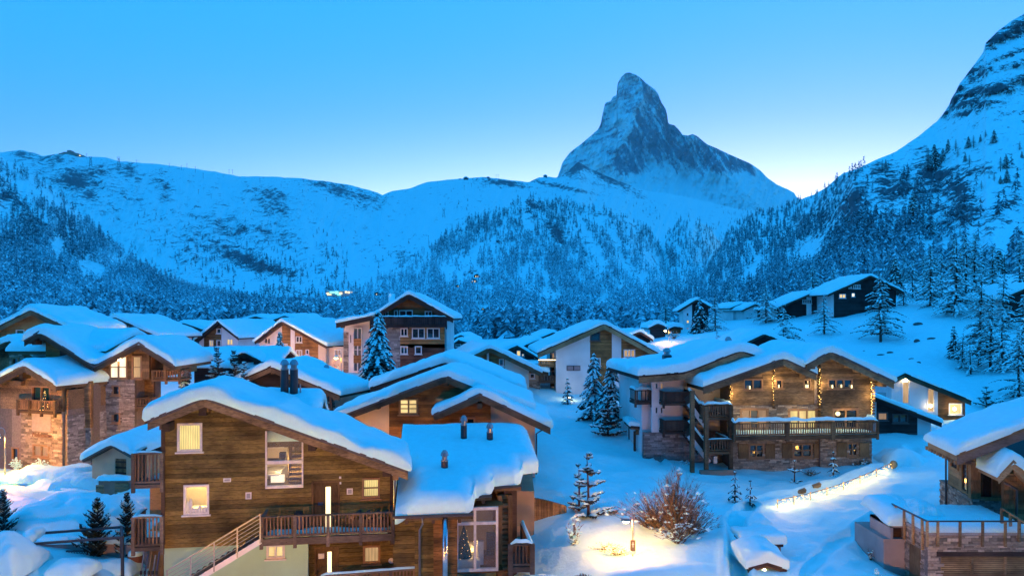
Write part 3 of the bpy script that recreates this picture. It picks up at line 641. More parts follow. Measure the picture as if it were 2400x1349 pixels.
def edge_samples(a, b, r, step):
    e = [0, .04, .12, .25, .42, .65, 1.0]
    L = [a + x * r for x in e]; Rr = [b - x * r for x in e][::-1]
    n = max(2, int((b - a - 2 * r) / step)); mid = list(np.linspace(a + r, b - r, n + 1)[1:-1]) if b - a > 2 * r else []
    return np.array(sorted(L + mid + Rr))

def snow_grid(A, B, base, h, seed, name, parent, swap=False, wob=.10, mat=None, f0=.45, r=None, lean=.0):
    """a thick snow blanket over the grid A x B lying on base(A,B); rounded, uneven rim"""
    r = r or h * .75
    AA, BB = np.meshgrid(A, B, indexing='ij')
    eA = np.minimum(AA - A[0], A[-1] - AA); eB = np.minimum(BB - B[0], B[-1] - BB)
    f = lambda e: f0 + (1 - f0) * np.sqrt(np.clip(1 - (1 - np.clip(e / r, 0, 1)) ** 2, 0, 1))
    Z0 = base(AA, BB)
    hh = h * (1 + .75 * (fbm(AA / 1.7 + seed, BB / 1.7, seed, 3) - .5))
    Z = Z0 + hh * np.minimum(f(eA), f(eB)) * (.55 + .45 * np.maximum(f(eA), f(eB)))
    rimw = np.clip(1 - np.minimum(eA, eB) / (2.2 * r), 0, 1)
    Z = Z + (fbm(AA / .45, BB / .45 + seed, seed + 3, 3) - .5) * (.06 + .16 * rimw) - .35 * h * rimw * np.clip(fbm(AA / 1.1, BB / 1.1, seed + 21, 2) - .62, 0, 1) * 4
    # uneven rim
    oA = (fbm(BB / .8, AA * 0 + seed, seed + 7, 3) - .35) * wob * 2; oB = (fbm(AA / .8, BB * 0 + seed + 9, seed + 8, 3) - .35) * wob * 2
    wA = np.clip(1 - eA / r, 0, 1); wB = np.clip(1 - eB / r, 0, 1)
    sA = np.where(AA - A[0] < A[-1] - AA, -1, 1); sB = np.where(BB - B[0] < B[-1] - BB, -1, 1)
    X = AA + oA * wA * sA; Y = BB + oB * wB * sB
    na, nb = AA.shape
    top = np.stack([X, Y, Z], -1)
    # skirt: an inner lower rim all round
    ring = [(0, j) for j in range(nb)] + [(i, nb - 1) for i in range(1, na)] + [(na - 1, j) for j in range(nb - 2, -1, -1)] + [(i, 0) for i in range(na - 2, 0, -1)]
    ri = np.array([i * nb + j for i, j in ring]); V = top.reshape(-1, 3); rv = V[ri].copy()
    mid = rv.copy(); mid[:, 2] = (rv[:, 2] * .35 + Z0.reshape(-1)[ri] * .65)
    cA, cB = (A[0] + A[-1]) / 2, (B[0] + B[-1]) / 2
    low = np.stack([AA.reshape(-1)[ri], BB.reshape(-1)[ri], Z0.reshape(-1)[ri] - .01], -1)
    mid[:, :2] += (rv[:, :2] - np.stack([AA.reshape(-1)[ri], BB.reshape(-1)[ri]], -1)) * .35
    n0 = len(V); nr = len(ri); V = np.concatenate([V, mid, low])
    i = np.arange(na - 1)[:, None] * nb + np.arange(nb - 1)[None]
    Fc = [np.stack([i, i + nb, i + nb + 1, i + 1], -1).reshape(-1, 4)]
    k = np.arange(nr); k2 = (k + 1) % nr
    Fc.append(np.stack([ri[k], ri[k2], n0 + k2, n0 + k], -1)); Fc.append(np.stack([n0 + k, n0 + k2, n0 + nr + k2, n0 + nr + k], -1))
    # closing bottom follows the base
    Fc = np.concatenate(Fc)
    if swap: V = V[:, [1, 0, 2]]; Fc = Fc[:, ::-1]
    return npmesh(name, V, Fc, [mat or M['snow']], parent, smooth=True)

def roof(H, prof, y0, y1, t=.22, snow=.7, mat='wood_dark', board='wood_beam', bh=.34, swap=False, purlins=True, sig=.3, seed=None, boards=True, back_drop=0.0, tiles=False, f0=.45, wob=.10, in0=0.0):
    """roof slab along prof, running from y0 to y1, with barge boards, purlin ends and snow"""
    snow = snow * .74; sig = sig * .6
    seed = seed or (H.sd + len(prof) * 31 + int(y1 * 10)) % 900
    mp = (lambda a, b, z: (b, a, z)) if swap else (lambda a, b, z: (a, b, z))
    mb = MB()
    for (a, za), (b, zb) in zip(prof[:-1], prof[1:]):
        mb.quadbox([mp(*q) for q in [(a, y0, za - t), (a, y1, za - t), (b, y1, zb - t), (b, y0, zb - t), (a, y0, za), (a, y1, za), (b, y1, zb), (b, y0, zb)]])
    rf = mb.build('roof', M[mat], H.root)
    if boards and not swap:
        for (a, za), (b, zb) in zip(prof[:-1], prof[1:]):
            m = MB(); yy0, yy1 = y0 - .07, y0 - .005
            m.quadbox([(a, yy0, za - bh), (a, yy1, za - bh), (b, yy1, zb - bh), (b, yy0, zb - bh), (a, yy0, za + .03), (a, yy1, za + .03), (b, yy1, zb + .03), (b, yy0, zb + .03)])
            m.build('barge_board', M[board], H.root)
            m = MB(); m.quadbox([(a, yy0 - .05, za - .10), (a, yy1, za - .10), (b, yy1, zb - .10), (b, yy0 - .05, zb - .10), (a, yy0 - .05, za + .05), (a, yy1, za + .05), (b, yy1, zb + .05), (b, yy0 - .05, zb + .05)])
            m.build('roof_edge', M['roof_slate' if tiles else mat], H.root)
        if purlins:
            zmax = max(z for u, z in prof)
            pts = [(u, z) for u, z in prof[1:-1] if z > zmax - 1.6]
            (a, za), (b, zb) = prof[0], prof[-1]
            pts += [(a + .55, ptop(prof, a + .55)), (b - .55, ptop(prof, b - .55))]
            for (u, z) in pts: box('purlin', u - .13, u + .13, y0 + .12, 0.02, z - t - .36, z - t - .06, M[board], H.root)
    if snow:
        a0, a1 = prof[0][0] - .10, prof[-1][0] + .10
        r = snow * .8
        A = edge_samples(a0, a1, min(r, (a1 - a0) * .3), .28); B = edge_samples(y0 - .12 + in0, y1 + .1, min(r, (y1 - y0) * .3), .4)
        sm = lambda AA, BB: smooth_prof(prof, AA, sig) + .02 - back_drop * np.clip((BB - y0) / (y1 - y0), 0, 1)
        s = snow_grid(A, B, sm, snow, seed, 'roof_snow', H.root, swap, f0=f0, wob=wob)
    return rf

def window(H, rc, kind='glass', frame='frame_wood', nx=1, ny=1, off=0.0, fw=.07, sill=True, rec=.10, proud=.05, mul=.045, name='window', label=None):
    u0, u1, z0, z1 = H.rect(*rc, off); y0, y1 = off - proud, off + rec
    m = MB()
    m.box(u0 - fw * .4, u0 + fw, y0, y1, z0 - fw * .4, z1 + fw * .4); m.box(u1 - fw, u1 + fw * .4, y0, y1, z0 - fw * .4, z1 + fw * .4)
    m.box(u0 + fw, u1 - fw, y0, y1, z1 - fw, z1 + fw * .4); m.box(u0 + fw, u1 - fw, y0, y1, z0 - fw * .4, z0 + fw)
    us = np.linspace(u0 + fw, u1 - fw, nx + 1); zs = np.linspace(z0 + fw, z1 - fw, ny + 1)
    for u in us[1:-1]: m.box(u - mul, u + mul, y0 + .02, y1 - .01, z0 + fw, z1 - fw)
    for z in zs[1:-1]: m.box(u0 + fw, u1 - fw, y0 + .03, y1 - .015, z - mul * .6, z + mul * .6)
    w = m.build(name, M[frame], H.root)
    if label: w['label'] = label
    kinds = kind if isinstance(kind, (list, tuple)) else [kind] * nx
    for i in range(nx):
        for j in range(ny):
            box('pane', us[i], us[i + 1], y1 - .03, y1, zs[j], zs[j + 1], M[kinds[i]], w)
    if sill: box('sill', u0 - .1, u1 + .1, y0 - .07, off, z0 - .10, z0 - .035, M[frame], w)
    return w

def rail_run(parent, a, b, h=1.0, sp=.16, wood='wood_grey', bal='baluster_wood', posts=(), bw=.07, bt=.03, cap=.12, snowcap=0.0, low=.10, post_w=.14, post_down=.35, solid=False):
    """railing from a to b (bottom points, parent space): top rail, bottom rail, posts and each baluster"""
    a = Vector(a); b = Vector(b); d = b - a; L = d.length; x = d.normalized(); up = Vector((0, 0, 1))
    bar('top_rail', a + up * h, b + up * h, cap, .06, M[wood], parent); bar('bottom_rail', a + up * low, b + up * low, .07, .09, M[wood], parent)
    n = max(2, int(L / sp)); ang = math.atan2(x.y, x.x)
    for i in range(n):
        p = a + d * ((i + .5) / n)
        o = bpy.data.objects.new('baluster', cube_mesh(M[bal])); o.location = p + up * ((h + low) / 2)
        o.scale = (bw, bt, h - low - .05) if not solid else (L / n * .96, bt, h - low - .05); o.rotation_euler = (0, 0, ang); link(o, parent)
    for f in posts: 
        p = a + d * f
        box('post', p.x - post_w / 2, p.x + post_w / 2, p.y - post_w / 2, p.y + post_w / 2, p.z - post_down, p.z + h + .02, M[wood], parent)
    if snowcap:
        nn = max(4, int(L / .25)); yb = x.cross(up)
        A = np.linspace(0, L, nn + 1); B = np.linspace(-cap * .8, cap * .8, 5)
        AA, BB = np.meshgrid(A, B, indexing='ij'); Z = snowcap * np.sqrt(np.clip(1 - (BB / (cap * .85)) ** 2, 0, 1)) * (.6 + .8 * fbm(AA / .6, BB, int(L * 10), 3)) * np.clip(np.minimum(AA, L - AA) / .15 + .2, 0, 1)
        V = np.stack([a.x + x.x * AA + yb.x * BB, a.y + x.y * AA + yb.y * BB, a.z + x.z * AA + h + .028 + Z], -1).reshape(-1, 3)
        i = np.arange(nn)[:, None] * 5 + np.arange(4)[None]
        npmesh('rail_snow', V, np.stack([i, i + 5, i + 6, i + 1], -1).reshape(-1, 4), [M['snow']], parent, smooth=True)

def balcony(H, px0, px1, py_rail, py_floor, front, back=0.0, wood='wood_grey', bal='baluster_wood', sp=.16, posts=(0, .5, 1), snowcap=.0, sides=(True, True), solid=False, floor_t=.16, bw=.07, floor_snow=0.0, post_down=.35):
    """a balcony whose railing stands `front` metres before the front plane"""
    o = -front; xm = (px0 + px1) / 2
    u0 = H.uz(px0, py_floor, o)[0]; u1 = H.uz(px1, py_floor, o)[0]; zf = H.uz(xm, py_floor, o)[1]; zr = H.uz(xm, py_rail, o)[1]; h = zr - zf
    piv = empty('balcony', (0, 0, 0), 0, H.root)
    box('balcony_floor', u0, u1, o, back - .01, zf - floor_t, zf, M[wood], piv)
    rail_run(piv, (u0, o + .06, zf), (u1, o + .06, zf), h, sp, wood, bal, posts, snowcap=snowcap, solid=solid, bw=bw, post_down=post_down)
    if sides[0]: rail_run(piv, (u0 + .05, back, zf), (u0 + .05, o + .1, zf), h, sp, wood, bal, (), snowcap=snowcap, solid=solid, bw=bw)
    if sides[1]: rail_run(piv, (u1 - .05, o + .1, zf), (u1 - .05, back, zf), h, sp, wood, bal, (), snowcap=snowcap, solid=solid, bw=bw)
    if floor_snow:
        snow_grid(np.linspace(u0 + .12, u1 - .12, 24), np.linspace(o + .14, back - .05, 8), lambda A, B: A * 0 + zf, floor_snow, H.sd % 800, 'floor_snow', piv, f0=.3, wob=.03, r=.25)
    return piv

def stone_wall(H, px0, px1, py0, py1, off=0.0, mat='stone', holes=(), hrow=.11, lmin=.18, lmax=.55, name='stone_cladding', prof=None, drop=.25, axis='u', upos=None, y0=0, y1=0, z0=0, z1=0, proud=.05):
    """thin bedded stones laid in courses, one by one, joined as one part (too small to pick apart)"""
    rr = random.Random(int(px0 * 3 + py0 * 7)); m = MB()
    if axis == 'u':
        a0, a1, zb, zt = H.rect(px0, py0, px1, py1, off); hs = [H.rect(*h, off) for h in holes]
    else: a0, a1, zb, zt = y0, y1, z0, z1; hs = []
    z = zb
    while z < zt - .02:
        hr = min(hrow * (.6 + .8 * rr.random()), zt - z); a = a0 - rr.random() * .2
        while a < a1:
            b = a + lmin + (lmax - lmin) * rr.random(); x0_, x1_ = max(a, a0), min(b, a1)
            ok = x1_ - x0_ > .02 and not any(h[0] - .02 < (x0_ + x1_) / 2 < h[1] + .02 and h[2] - .02 < z + hr / 2 < h[3] + .02 for h in hs)
            if ok and prof is not None and ptop(prof, (x0_ + x1_) / 2) - drop < z + hr: ok = False
            if ok:
                p = proud * (.3 + .9 * rr.random())
                if axis == 'u': m.box(x0_ + .006, x1_ - .006, off - p, off - .001, z + .005, z + hr - .005)
                else: m.box(upos - p, upos - .001, x0_ + .006, x1_ - .006, z + .005, z + hr - .005)
            a = b
        z += hr
    return tag(m.build(name, M[mat], H.root), kind='stuff')

def chimney(H, u, y, z, h=1.2, r=.2, cap=True, sq=False):
    m = MB()
    if sq: m.box(u - r, u + r, y - r, y + r, z, z + h)
    else: m.tube([(u, y, z), (u, y, z + h)], r, 14)
    c = m.build('chimney', M['metal_dark'], H.root, False)
    if cap:
        m = MB(); m.lathe([(r * 1.05, h), (r * 1.05, h + .05), (r * .75, h + .08), (r * .75, h + .22), (r * 1.15, h + .26), (r * .9, h + .42), (r * .45, h + .52)], (u, y, z), 12)
        m.build('chimney_cap', M['metal'], c)
    return c

def downpipe(H, pts, r=.05, mat='gutter'):
    m = MB(); m.tube(pts, r, 8); return m.build('downpipe', M[mat], H.root, True)

def text_on(H, s, rc, mat, off=-.03, parent=None, shear=0.0):
    """flat lettering as a thin mesh on the front plane"""
    u0, u1, z0, z1 = H.rect(*rc, 0.0)
    cu = bpy.data.curves.new('lettering', 'FONT'); cu.body = s; cu.size = 1.0; cu.extrude = .02; cu.shear = shear
    o = bpy.data.objects.new('lettering', cu); col.objects.link(o); dg = bpy.context.evaluated_depsgraph_get(); dg.update()
    me = bpy.data.meshes.new_from_object(o.evaluated_get(dg)); bpy.data.objects.remove(o)
    xs = [v.co.x for v in me.vertices]; ys = [v.co.y for v in me.vertices]
    kx = (u1 - u0) / max(1e-6, max(xs) - min(xs)); kz = (z1 - z0) / max(1e-6, max(ys) - min(ys)); mx, my = min(xs), min(ys)
    for v in me.vertices:
        x, y, z = v.co; v.co = (u0 + (x - mx) * kx, off - z, z0 + (y - my) * kz)
    me.materials.clear(); me.materials.append(M[mat])
    return link(bpy.data.objects.new('lettering', me), parent or H.root)

def lamp_light(name, loc, power, color=(1, .55, .18), r=.12, parent=None, spot=None):
    l = bpy.data.lights.new(name, 'SPOT' if spot else 'POINT'); l.energy = power; l.color = color; l.shadow_soft_size = r
    if spot: l.spot_size = R_(spot); l.spot_blend = .6
    o = bpy.data.objects.new(name, l); o.location = loc; return link(o, parent)
WARM = (1.0, .34, .03)

# ------------------------------------------------------------------ A: timber house in front
A = House('chalet', 'timber plank chalet in front with lit windows, long balcony and outside stair', 34, 380, 1430, 9)
A_roof = [(347, 985), (480, 930), (956, 1102)]
Ap = A.prof(A_roof, -.9)
u380 = A.uz(382, 1200)[0]; u920 = A.uz(920, 1200)[0]
hA = [(417, 992, 473, 1056), (432, 1136, 489, 1203), (622, 1008, 711, 1140), (735, 1130, 792, 1262), (850, 1120, 889, 1165)]
facade(A, 382, 920, 1272, Ap, hA, M['wood_door'], planks=M['wood_front'], pitch=.205)
facade(A, 722, 1000, 1425, None, [(742, 1284, 790, 1425), (852, 1278, 890, 1318), (925, 1290, 950, 1425)], M['wood_door'], off=.5, flat=1266, planks=M['wood_front'], pitch=.205)
facade(A, 384, 722, 1425, None, [(626, 1276, 666, 1306)], M['stucco_lit_green'], off=.06, flat=1273, name='plinth_wall')
hull(A, 383, 919, 1272, Ap, 2.4, 7, M['stucco_cream'], .35)
box('wall', u380, u920 + 1.2, 1.0, 7, -1.0, A.uz(650, 1274)[1], M['stucco_cream'], A.root)
box('wall', u380, u380 + .2, .25, 2.4, A.uz(382, 1272)[1], Ap[0][1] - .15, M['wood_front'], A.root)
box('wall', u920 - .2, u920, .25, 2.4, A.uz(920, 1272)[1], Ap[2][1] + .1, M['wood_front'], A.root)
roof(A, Ap, -.9, 4.2, t=.3, snow=.95, mat='wood_beam', board='wood_aged', bh=.42, tiles=True, seed=5, sig=.5, f0=.6)
# cross wing whose ridge runs along the front
ur0, ur1 = A.uz(470, 940, 5)[0], A.uz(752, 940, 5)[0]
zr = A.uz(600, 935, 5.2)[1]
roof(A, [(.6, zr - 1.45), (5.2, zr), (9.5, zr - 1.6)], ur0, ur1, t=.3, snow=.85, mat='wood_beam', swap=True, seed=9, sig=.7)
for px_, py_ in ((480, 948), (733, 1030), (905, 1090), (395, 985)):
    u, z = A.uz(px_, py_, -.4); box('purlin', u - .16, u + .16, -.85, 0, z - .42, z - .05, M['wood_dark'], A.root)
window(A, hA[0], 'lit_curtain', 'white_frame', 1, 1); window(A, hA[1], 'glass_clear', 'white_frame', 1, 1)
window(A, hA[4], 'lit_curtain', 'frame_wood', 1, 2); window(A, (626, 1276, 666, 1306), 'lit', 'white_frame', 2, 1, off=.06); window(A, (852, 1278, 890, 1318), 'lit_soft', 'frame_wood', 1, 1, off=.5)
# things on the lit sill of the lower window
u0, u1, z0, z1 = A.rect(*hA[1]); m = MB()
for i_ in range(7):
    uu = u0 + .15 + i_ * (u1 - u0 - .3) / 6; hh = (.5, .62, .2, .12, .3, .14, .22)[i_]; m.lathe([(.05, 0), (.075, hh * .3), (.06, hh * .8), (.02, hh)], (uu, .02, z0 + .07), 8)
m.build('sill_ornament', M['sign_white'], A.root)
rk2 = empty('room', (0, 0, 0), 0, A.root); box('room_floor', u0 - 1.5, u1 + 3, .26, 2.4, z0 - .75, z0 - .7, M['wood_light'], rk2); box('room_ceiling', u0 - 1.5, u1 + 3, .26, 2.4, z1 + .25, z1 + .3, M['stucco_white'], rk2); box('room_wall', u0 - .75, u0 - .7, .26, 2.4, z0 - .7, z1 + .25, M['stucco_white'], rk2); box('room_wall', u1 + 1.2, u1 + 1.25, .26, 2.4, z0 - .7, z1 + .25, M['stucco_white'], rk2)
box('counter', u0 - .5, u1 + .5, .5, 1.0, z0 - .1, z0 + .12, M['sign_white'], rk2); box('cupboard', u1 - .35, u1 + .2, 1.7, 2.2, z0 - .6, z1 + .1, M['wood_light'], rk2); lamp_light('kitchen_lamp', ((u0 + u1) / 2, 1.3, z1 + .1), 210, (1, .66, .24), .12, rk2)
# office window: clear glass and a furnished room behind it
u0, u1, z0, z1 = A.rect(*hA[2]); zm = A.uz(666, 1081)[1]
m = MB(); f_ = .07
m.box(u0, u0 + f_, -.06, .1, z0, z1); m.box(u1 - f_, u1, -.06, .1, z0, z1); m.box(u0, u1, -.06, .1, z0 - .05, z0 + .07); m.box(u0, u1, -.06, .1, zm - .09, zm + .06)
offw = m.build('window', M['white_frame'], A.root); offw['label'] = 'large clear office window showing shelves and a wooden stair'
box('pane', u0 + f_, u1 - f_, .03, .045, z0 + .07, zm - .09, M['glass_clear'], offw); box('pane', u0 + f_, u1 - f_, .03, .045, zm + .06, z1, M['glass_clear'], offw)
rm = empty('room', (0, 0, 0), 0, A.root)
box('room_wall', u0 - 1.2, u1 + .8, 2.30, 2.38, z0 - .1, z1 + .3, M['stucco_cream'], rm); box('room_wall', u0 - 1.25, u0 - 1.2, .26, 2.3, z0 - .1, z1, M['stucco_white'], rm); box('room_wall', u1 + .8, u1 + .85, .26, 2.3, z0 - .1, z1, M['wood_light'], rm)
box('room_floor', u0 - 1.2, u1 + .8, .26, 2.3, z0 - .16, z0 - .08, M['wood_light'], rm); box('shelf', u0 - .2, u0 + .75, .6, 1.1, zm + .52, zm + .57, M['white_frame'], rm); box('desk', u0 - .2, u0 + .8, .45, 1.1, zm - .08, zm - .02, M['paint_grey'], rm)
box('monitor', u0 + .02, u0 + .42, .62, .68, zm + .62, zm + .95, M['metal'], rm); box('file_box', u0 + .46, u0 + .76, .7, 1.0, zm + .58, zm + .84, M['bag_blue'], rm); box('file_box', u0 + .5, u0 + .78, .7, 1.0, zm + .02, zm + .28, M['bag_blue'], rm)
box('room_wall', u0 + .82, u0 + .88, 1.2, 2.3, z0, z1, M['wood_light'], rm)
for i_ in range(7): box('stair_tread', u0 + .9, u1 + .3, .9 + i_ * .17, 1.5 + i_ * .17, z0 + i_ * .19, z0 + .05 + i_ * .19, M['wood_light'], rm)
box('picture_frame', u0 + 1.05, u0 + 1.3, 2.24, 2.29, zm + .85, zm + 1.05, M['dark_frame'], rm); box('room_door', u0 + 1.0, u0 + 1.5, 2.2, 2.28, zm - .1, zm + .7, M['wood_light'], rm)
box('bottle_shelf', u0 + .1, u0 + .7, .9, 1.1, z0 + .02, z0 + .35, M['lit_white'], rm)
lamp_light('ceiling_lamp', ((u0 + u1) / 2 - .3, 1.0, z1 - .35), 150, (1, .66, .3), .15, rm); lamp_light('ceiling_lamp', ((u0 + u1) / 2, .9, zm - .25), 60, (1, .66, .3), .1, rm)
# doors with lit glass strip
def strip_door(H, rc, strip, off, name='door'):
    u0, u1, z0, z1 = H.rect(*rc, off); s0, s1, t0, t1 = H.rect(*strip, off); m = MB()
    m.box(u0, s0, off + .03, off + .1, z0, z1); m.box(s1, u1, off + .03, off + .1, z0, z1); m.box(s0, s1, off + .03, off + .1, z0, t0); m.box(s0, s1, off + .03, off + .1, t1, z1)
    d = m.build(name, M['wood_door'], H.root); box('glass_strip', s0, s1, off + .06, off + .085, t0, t1, M['lit_hot'], d)
    m = MB(); m.box(u0 - .09, u0, off - .06, off + .06, z0, z1 + .09); m.box(u1, u1 + .09, off - .06, off + .06, z0, z1 + .09); m.box(u0, u1, off - .06, off + .06, z1, z1 + .09); m.build('door_frame', M['wood_door'], d)
    box('handle', s1 + .1, s1 + .13, off - .05, off + .03, z0 + .95, z0 + 1.15, M['metal'], d); return d
dA = strip_door(A, hA[3], (763, 1140, 775, 1240), 0.0); box('door_sign', *A.rect(745, 1176, 757, 1183)[:2], -.0, .029, *A.rect(745, 1176, 757, 1183)[2:], M['bag_blue'], dA)
dB = strip_door(A, (742, 1284, 790, 1425), (767, 1292, 777, 1400), .5); box('door_sign', *A.rect(746, 1296, 760, 1308, .5)[:2], .49, .529, *A.rect(746, 1296, 760, 1308, .5)[2:], M['sign_white'], dB)
dC = strip_door(A, (925, 1290, 950, 1425), (935, 1300, 939, 1390), .5)
m = MB(); u, z = A.uz(917, 1312, .5); m.tube([(u, .44, z), (u, .49, z)], .13, 16); m.build('wall_clock', M['sign_white'], A.root)
for (x0, y0, x1, y1, mt) in ((524, 1119, 542, 1128, 'sign_white'), (576, 1152, 590, 1168, 'sign_white'), (813, 1143, 827, 1157, 'sign_white'), (795, 1115, 800, 1120, 'sign_white'), (796, 1128, 800, 1133, 'sign_white')):
    a0, a1, b0, b1 = A.rect(x0, y0, x1, y1); p = box('vent_plate', a0, a1, -.07, -.037, b0, b1, M[mt], A.root)
    if x1 - x0 > 10: box('vent_grille', a0 + .05, a1 - .05, -.085, -.07, b0 + .05, b1 - .05, M['paint_grey'], A.root)
# long balcony
bA = balcony(A, 612, 921, 1206, 1256, 1.35, 0, 'wood_grey', 'baluster_wood', .15, (0, .25, .5, .75, 1), sides=(True, True), floor_snow=.10, floor_t=.3, post_down=.45)
# bags and planters on that balcony
u, z = A.uz(706, 1205, -.3); zf = A.uz(766, 1256, -1.35)[1]
# steel stair down to the left
st = empty('outside_stair', (0, 0, 0), 0, A.root)
ua, za = A.uz(612, 1258, -1.2); ub, zb_ = A.uz(395, 1390, -1.2)
n_ = 15
for i_ in range(n_):
    f_ = (i_ + .5) / n_; u = ua + (ub - ua) * f_; z = za + (zb_ - za) * f_
    box('tread', u - .17, u + .17, -1.35, -.25, z - .04, z, M['metal_dark'], st); box('riser', u + .13, u + .15, -1.33, -.27, z, z + abs(zb_ - za) / n_ - .045, M['paint_grey'], st)
bar('stringer', (ua, -1.38, za - .12), (ub, -1.38, zb_ - .12), .05, .22, M['stucco_white'], st); bar('stringer', (ua, -.22, za - .12), (ub, -.22, zb_ - .12), .05, .22, M['stucco_white'], st)
for k_ in range(6): bar('handrail' if k_ == 5 else 'rail_wire', (ua, -1.42, za + .2 + k_ * .17), (ub, -1.42, zb_ + .2 + k_ * .17), .05 if k_ == 5 else .022, .05 if k_ == 5 else .022, M['metal'], st)
for i_ in range(5):
    f_ = i_ / 4; u = ua + (ub - ua) * f_; z = za + (zb_ - za) * f_; box('rail_post', u - .025, u + .025, -1.45, -1.40, z - .2, z + 1.08, M['metal'], st)
# little balconies on the left side
for (yr_, yf_) in ((1063, 1135), (1212, 1282)):
    bb = balcony(A, 311, 379, yr_, yf_, .35, 1.3, 'wood_grey', 'baluster_wood', .14, (0, 1), sides=(True, False), snowcap=.12)
box('side_panel', *A.rect(352, 1137, 381, 1208, .3)[:2], .25, .32, *A.rect(352, 1137, 381, 1208, .3)[2:], M['wood_light'], A.root)
box('side_post', *A.rect(352, 1282, 384, 1430, .2)[:2], .1, .6, *A.rect(352, 1282, 384, 1430, .2)[2:], M['wood_upright'], A.root)
# twin flues
uc, zc = A.uz(667, 912, 4.4); chimney(A, uc, 4.4, zc - 1.2, 2.2, .20); chimney(A, uc + .46, 4.4, zc - 1.2, 2.2, .20); uc2, _ = A.uz(704, 905, 4.4)
m = MB(); m.tube([(uc2, 4.4, zc - 1), (uc2, 4.4, zc + .25)], .035); m.build('vent_pipe', M['metal'], A.root)
u, z = A.uz(921, 1105, -.1); z2 = A.uz(921, 1250, -.1)[1]; downpipe(A, [(u - .1, -.4, z + .05), (u + .1, -.15, z - .25), (u + .1, -.12, z2)], .05, 'metal')
box('corner_post', u380 - .06, u380 + .1, -.09, .2, A.uz(382, 1274)[1], Ap[0][1] - .1, M['wood_dark'], A.root); box('corner_post', u920 - .12, u920 + .04, -.09, .2, A.uz(920, 1274)[1], Ap[2][1] + .1, M['wood_dark'], A.root)
# lower balcony railing at the bottom edge
lb = empty('terrace_rail', (0, 0, 0), 0, A.root); a_ = A.uz(752, 1349, -1.2); b_ = A.uz(998, 1331, -1.2)
rail_run(lb, (a_[0], -1.2, a_[1] - .9), (b_[0], -1.2, b_[1] - .9), .9, .15, 'wood_grey', 'baluster_wood', (0, .33, .66, 1), snowcap=.12); bar('top_rail', (b_[0], -1.2, b_[1]), (b_[0] - .1, .4, b_[1] + .05), .12, .06, M['wood_grey'], lb)

# things standing on the balcony
def stand(H, px, off, z): u = H.uz(px, 1200, off)[0]; return Matrix.Translation(H.p0) @ Matrix.Rotation(H.a, 4, 'Z') @ Vector((u, off, z))
def lump(name, label, cat, loc, s, mat, seed=1, group=None, sub=2):
    bm = bmesh.new(); bmesh.ops.create_icosphere(bm, subdivisions=sub, radius=.5); r = random.Random(seed)
    for v in bm.verts:
        k = 1 + .22 * (r.random() - .5); v.co = Vector((v.co.x * s[0] * k, v.co.y * s[1] * k, (v.co.z + .5) * s[2]))
    me = bpy.data.meshes.new(name); bm.to_mesh(me); bm.free(); me.materials.append(M[mat]); me.polygons.foreach_set('use_smooth', np.ones(len(me.polygons), dtype=bool))
    o = bpy.data.objects.new(name, me); o.location = loc; link(o); return tag(o, label, cat, group)
bp = stand(A, 700, -.3, zf + .1)
rk = empty('backpack', bp); tag(rk, 'tall dark blue hiking backpack leaning by the upper door', 'backpack')
m = MB(); m.quadbox([(-.22, -.13, 0), (-.22, .13, 0), (.22, .13, 0), (.22, -.13, 0), (-.18, -.11, .62), (-.18, .11, .62), (.18, .11, .62), (.18, -.11, .62)]); m.build('body', M['bag_blue'], rk)
m = MB(); m.quadbox([(-.21, -.16, .6), (-.21, .14, .6), (.21, .14, .6), (.21, -.16, .6), (-.14, -.1, .78), (-.14, .1, .78), (.14, .1, .78), (.14, -.1, .78)]); m.build('lid', M['black'], rk); box('pocket', -.15, .15, -.2, -.13, .1, .4, M['bag_blue'], rk)
lump('rucksack', 'round black rucksack next to the blue backpack', 'rucksack', stand(A, 718, -.3, zf + .1), (.42, .3, .62), 'black', 4)
fb = empty('firewood_stack', stand(A, 866, -.35, zf + .1)); tag(fb, 'low stack of firewood and shoes under the right balcony window', 'firewood')
r_ = random.Random(3)
box('bench', -.85, .85, -.2, .2, .0, .36, M['wood_dark'], fb)
for i_ in range(12):
    m = MB(); x = -.8 + i_ * .14; m.tube([(x, -.2, .44 + .1 * (i_ % 3)), (x + .05, .2, .44 + .1 * (i_ % 3))], .07, 7); m.build('log', M[('wood_light', 'wood_brown', 'wood_grey')[i_ % 3]], fb)

# ------------------------------------------------------------------ B: low annex with deep snow and stepped eaves
B = House('annex_house', 'low timber annex under deep smooth snow with stepped eaves and big window', 33.5, 925, 1430, 6, 'house')
steps = [(920, 0.0), (1092, 0.0), (1108, .5), (1114, 1.7), (1138, 1.9), (1152, 2.2), (1158, 2.8), (1206, 2.9), (1220, 3.3), (1226, 4.4), (1262, 4.6)]
us_ = [B.uz(x, 1200, y)[0] for x, y in steps]; fr_ = [y for x, y in steps]
ze = B.uz(1000, 1208, 0)[1]; yb_ = 9.5; ztop = B.uz(1050, 1030, yb_)[1]
uL, uR = us_[0] + .1, us_[-1]
nU, nV = 150, 60
Uu = np.linspace(uL, uR, nU); Fr = np.interp(Uu, us_, fr_); Vv = np.linspace(0, 1, nV) ** 1.25
UU = np.repeat(Uu[:, None], nV, 1); YY = Fr[:, None] + (yb_ - Fr[:, None]) * Vv[None]
Zb = ze + (ztop - ze) * (YY / yb_)
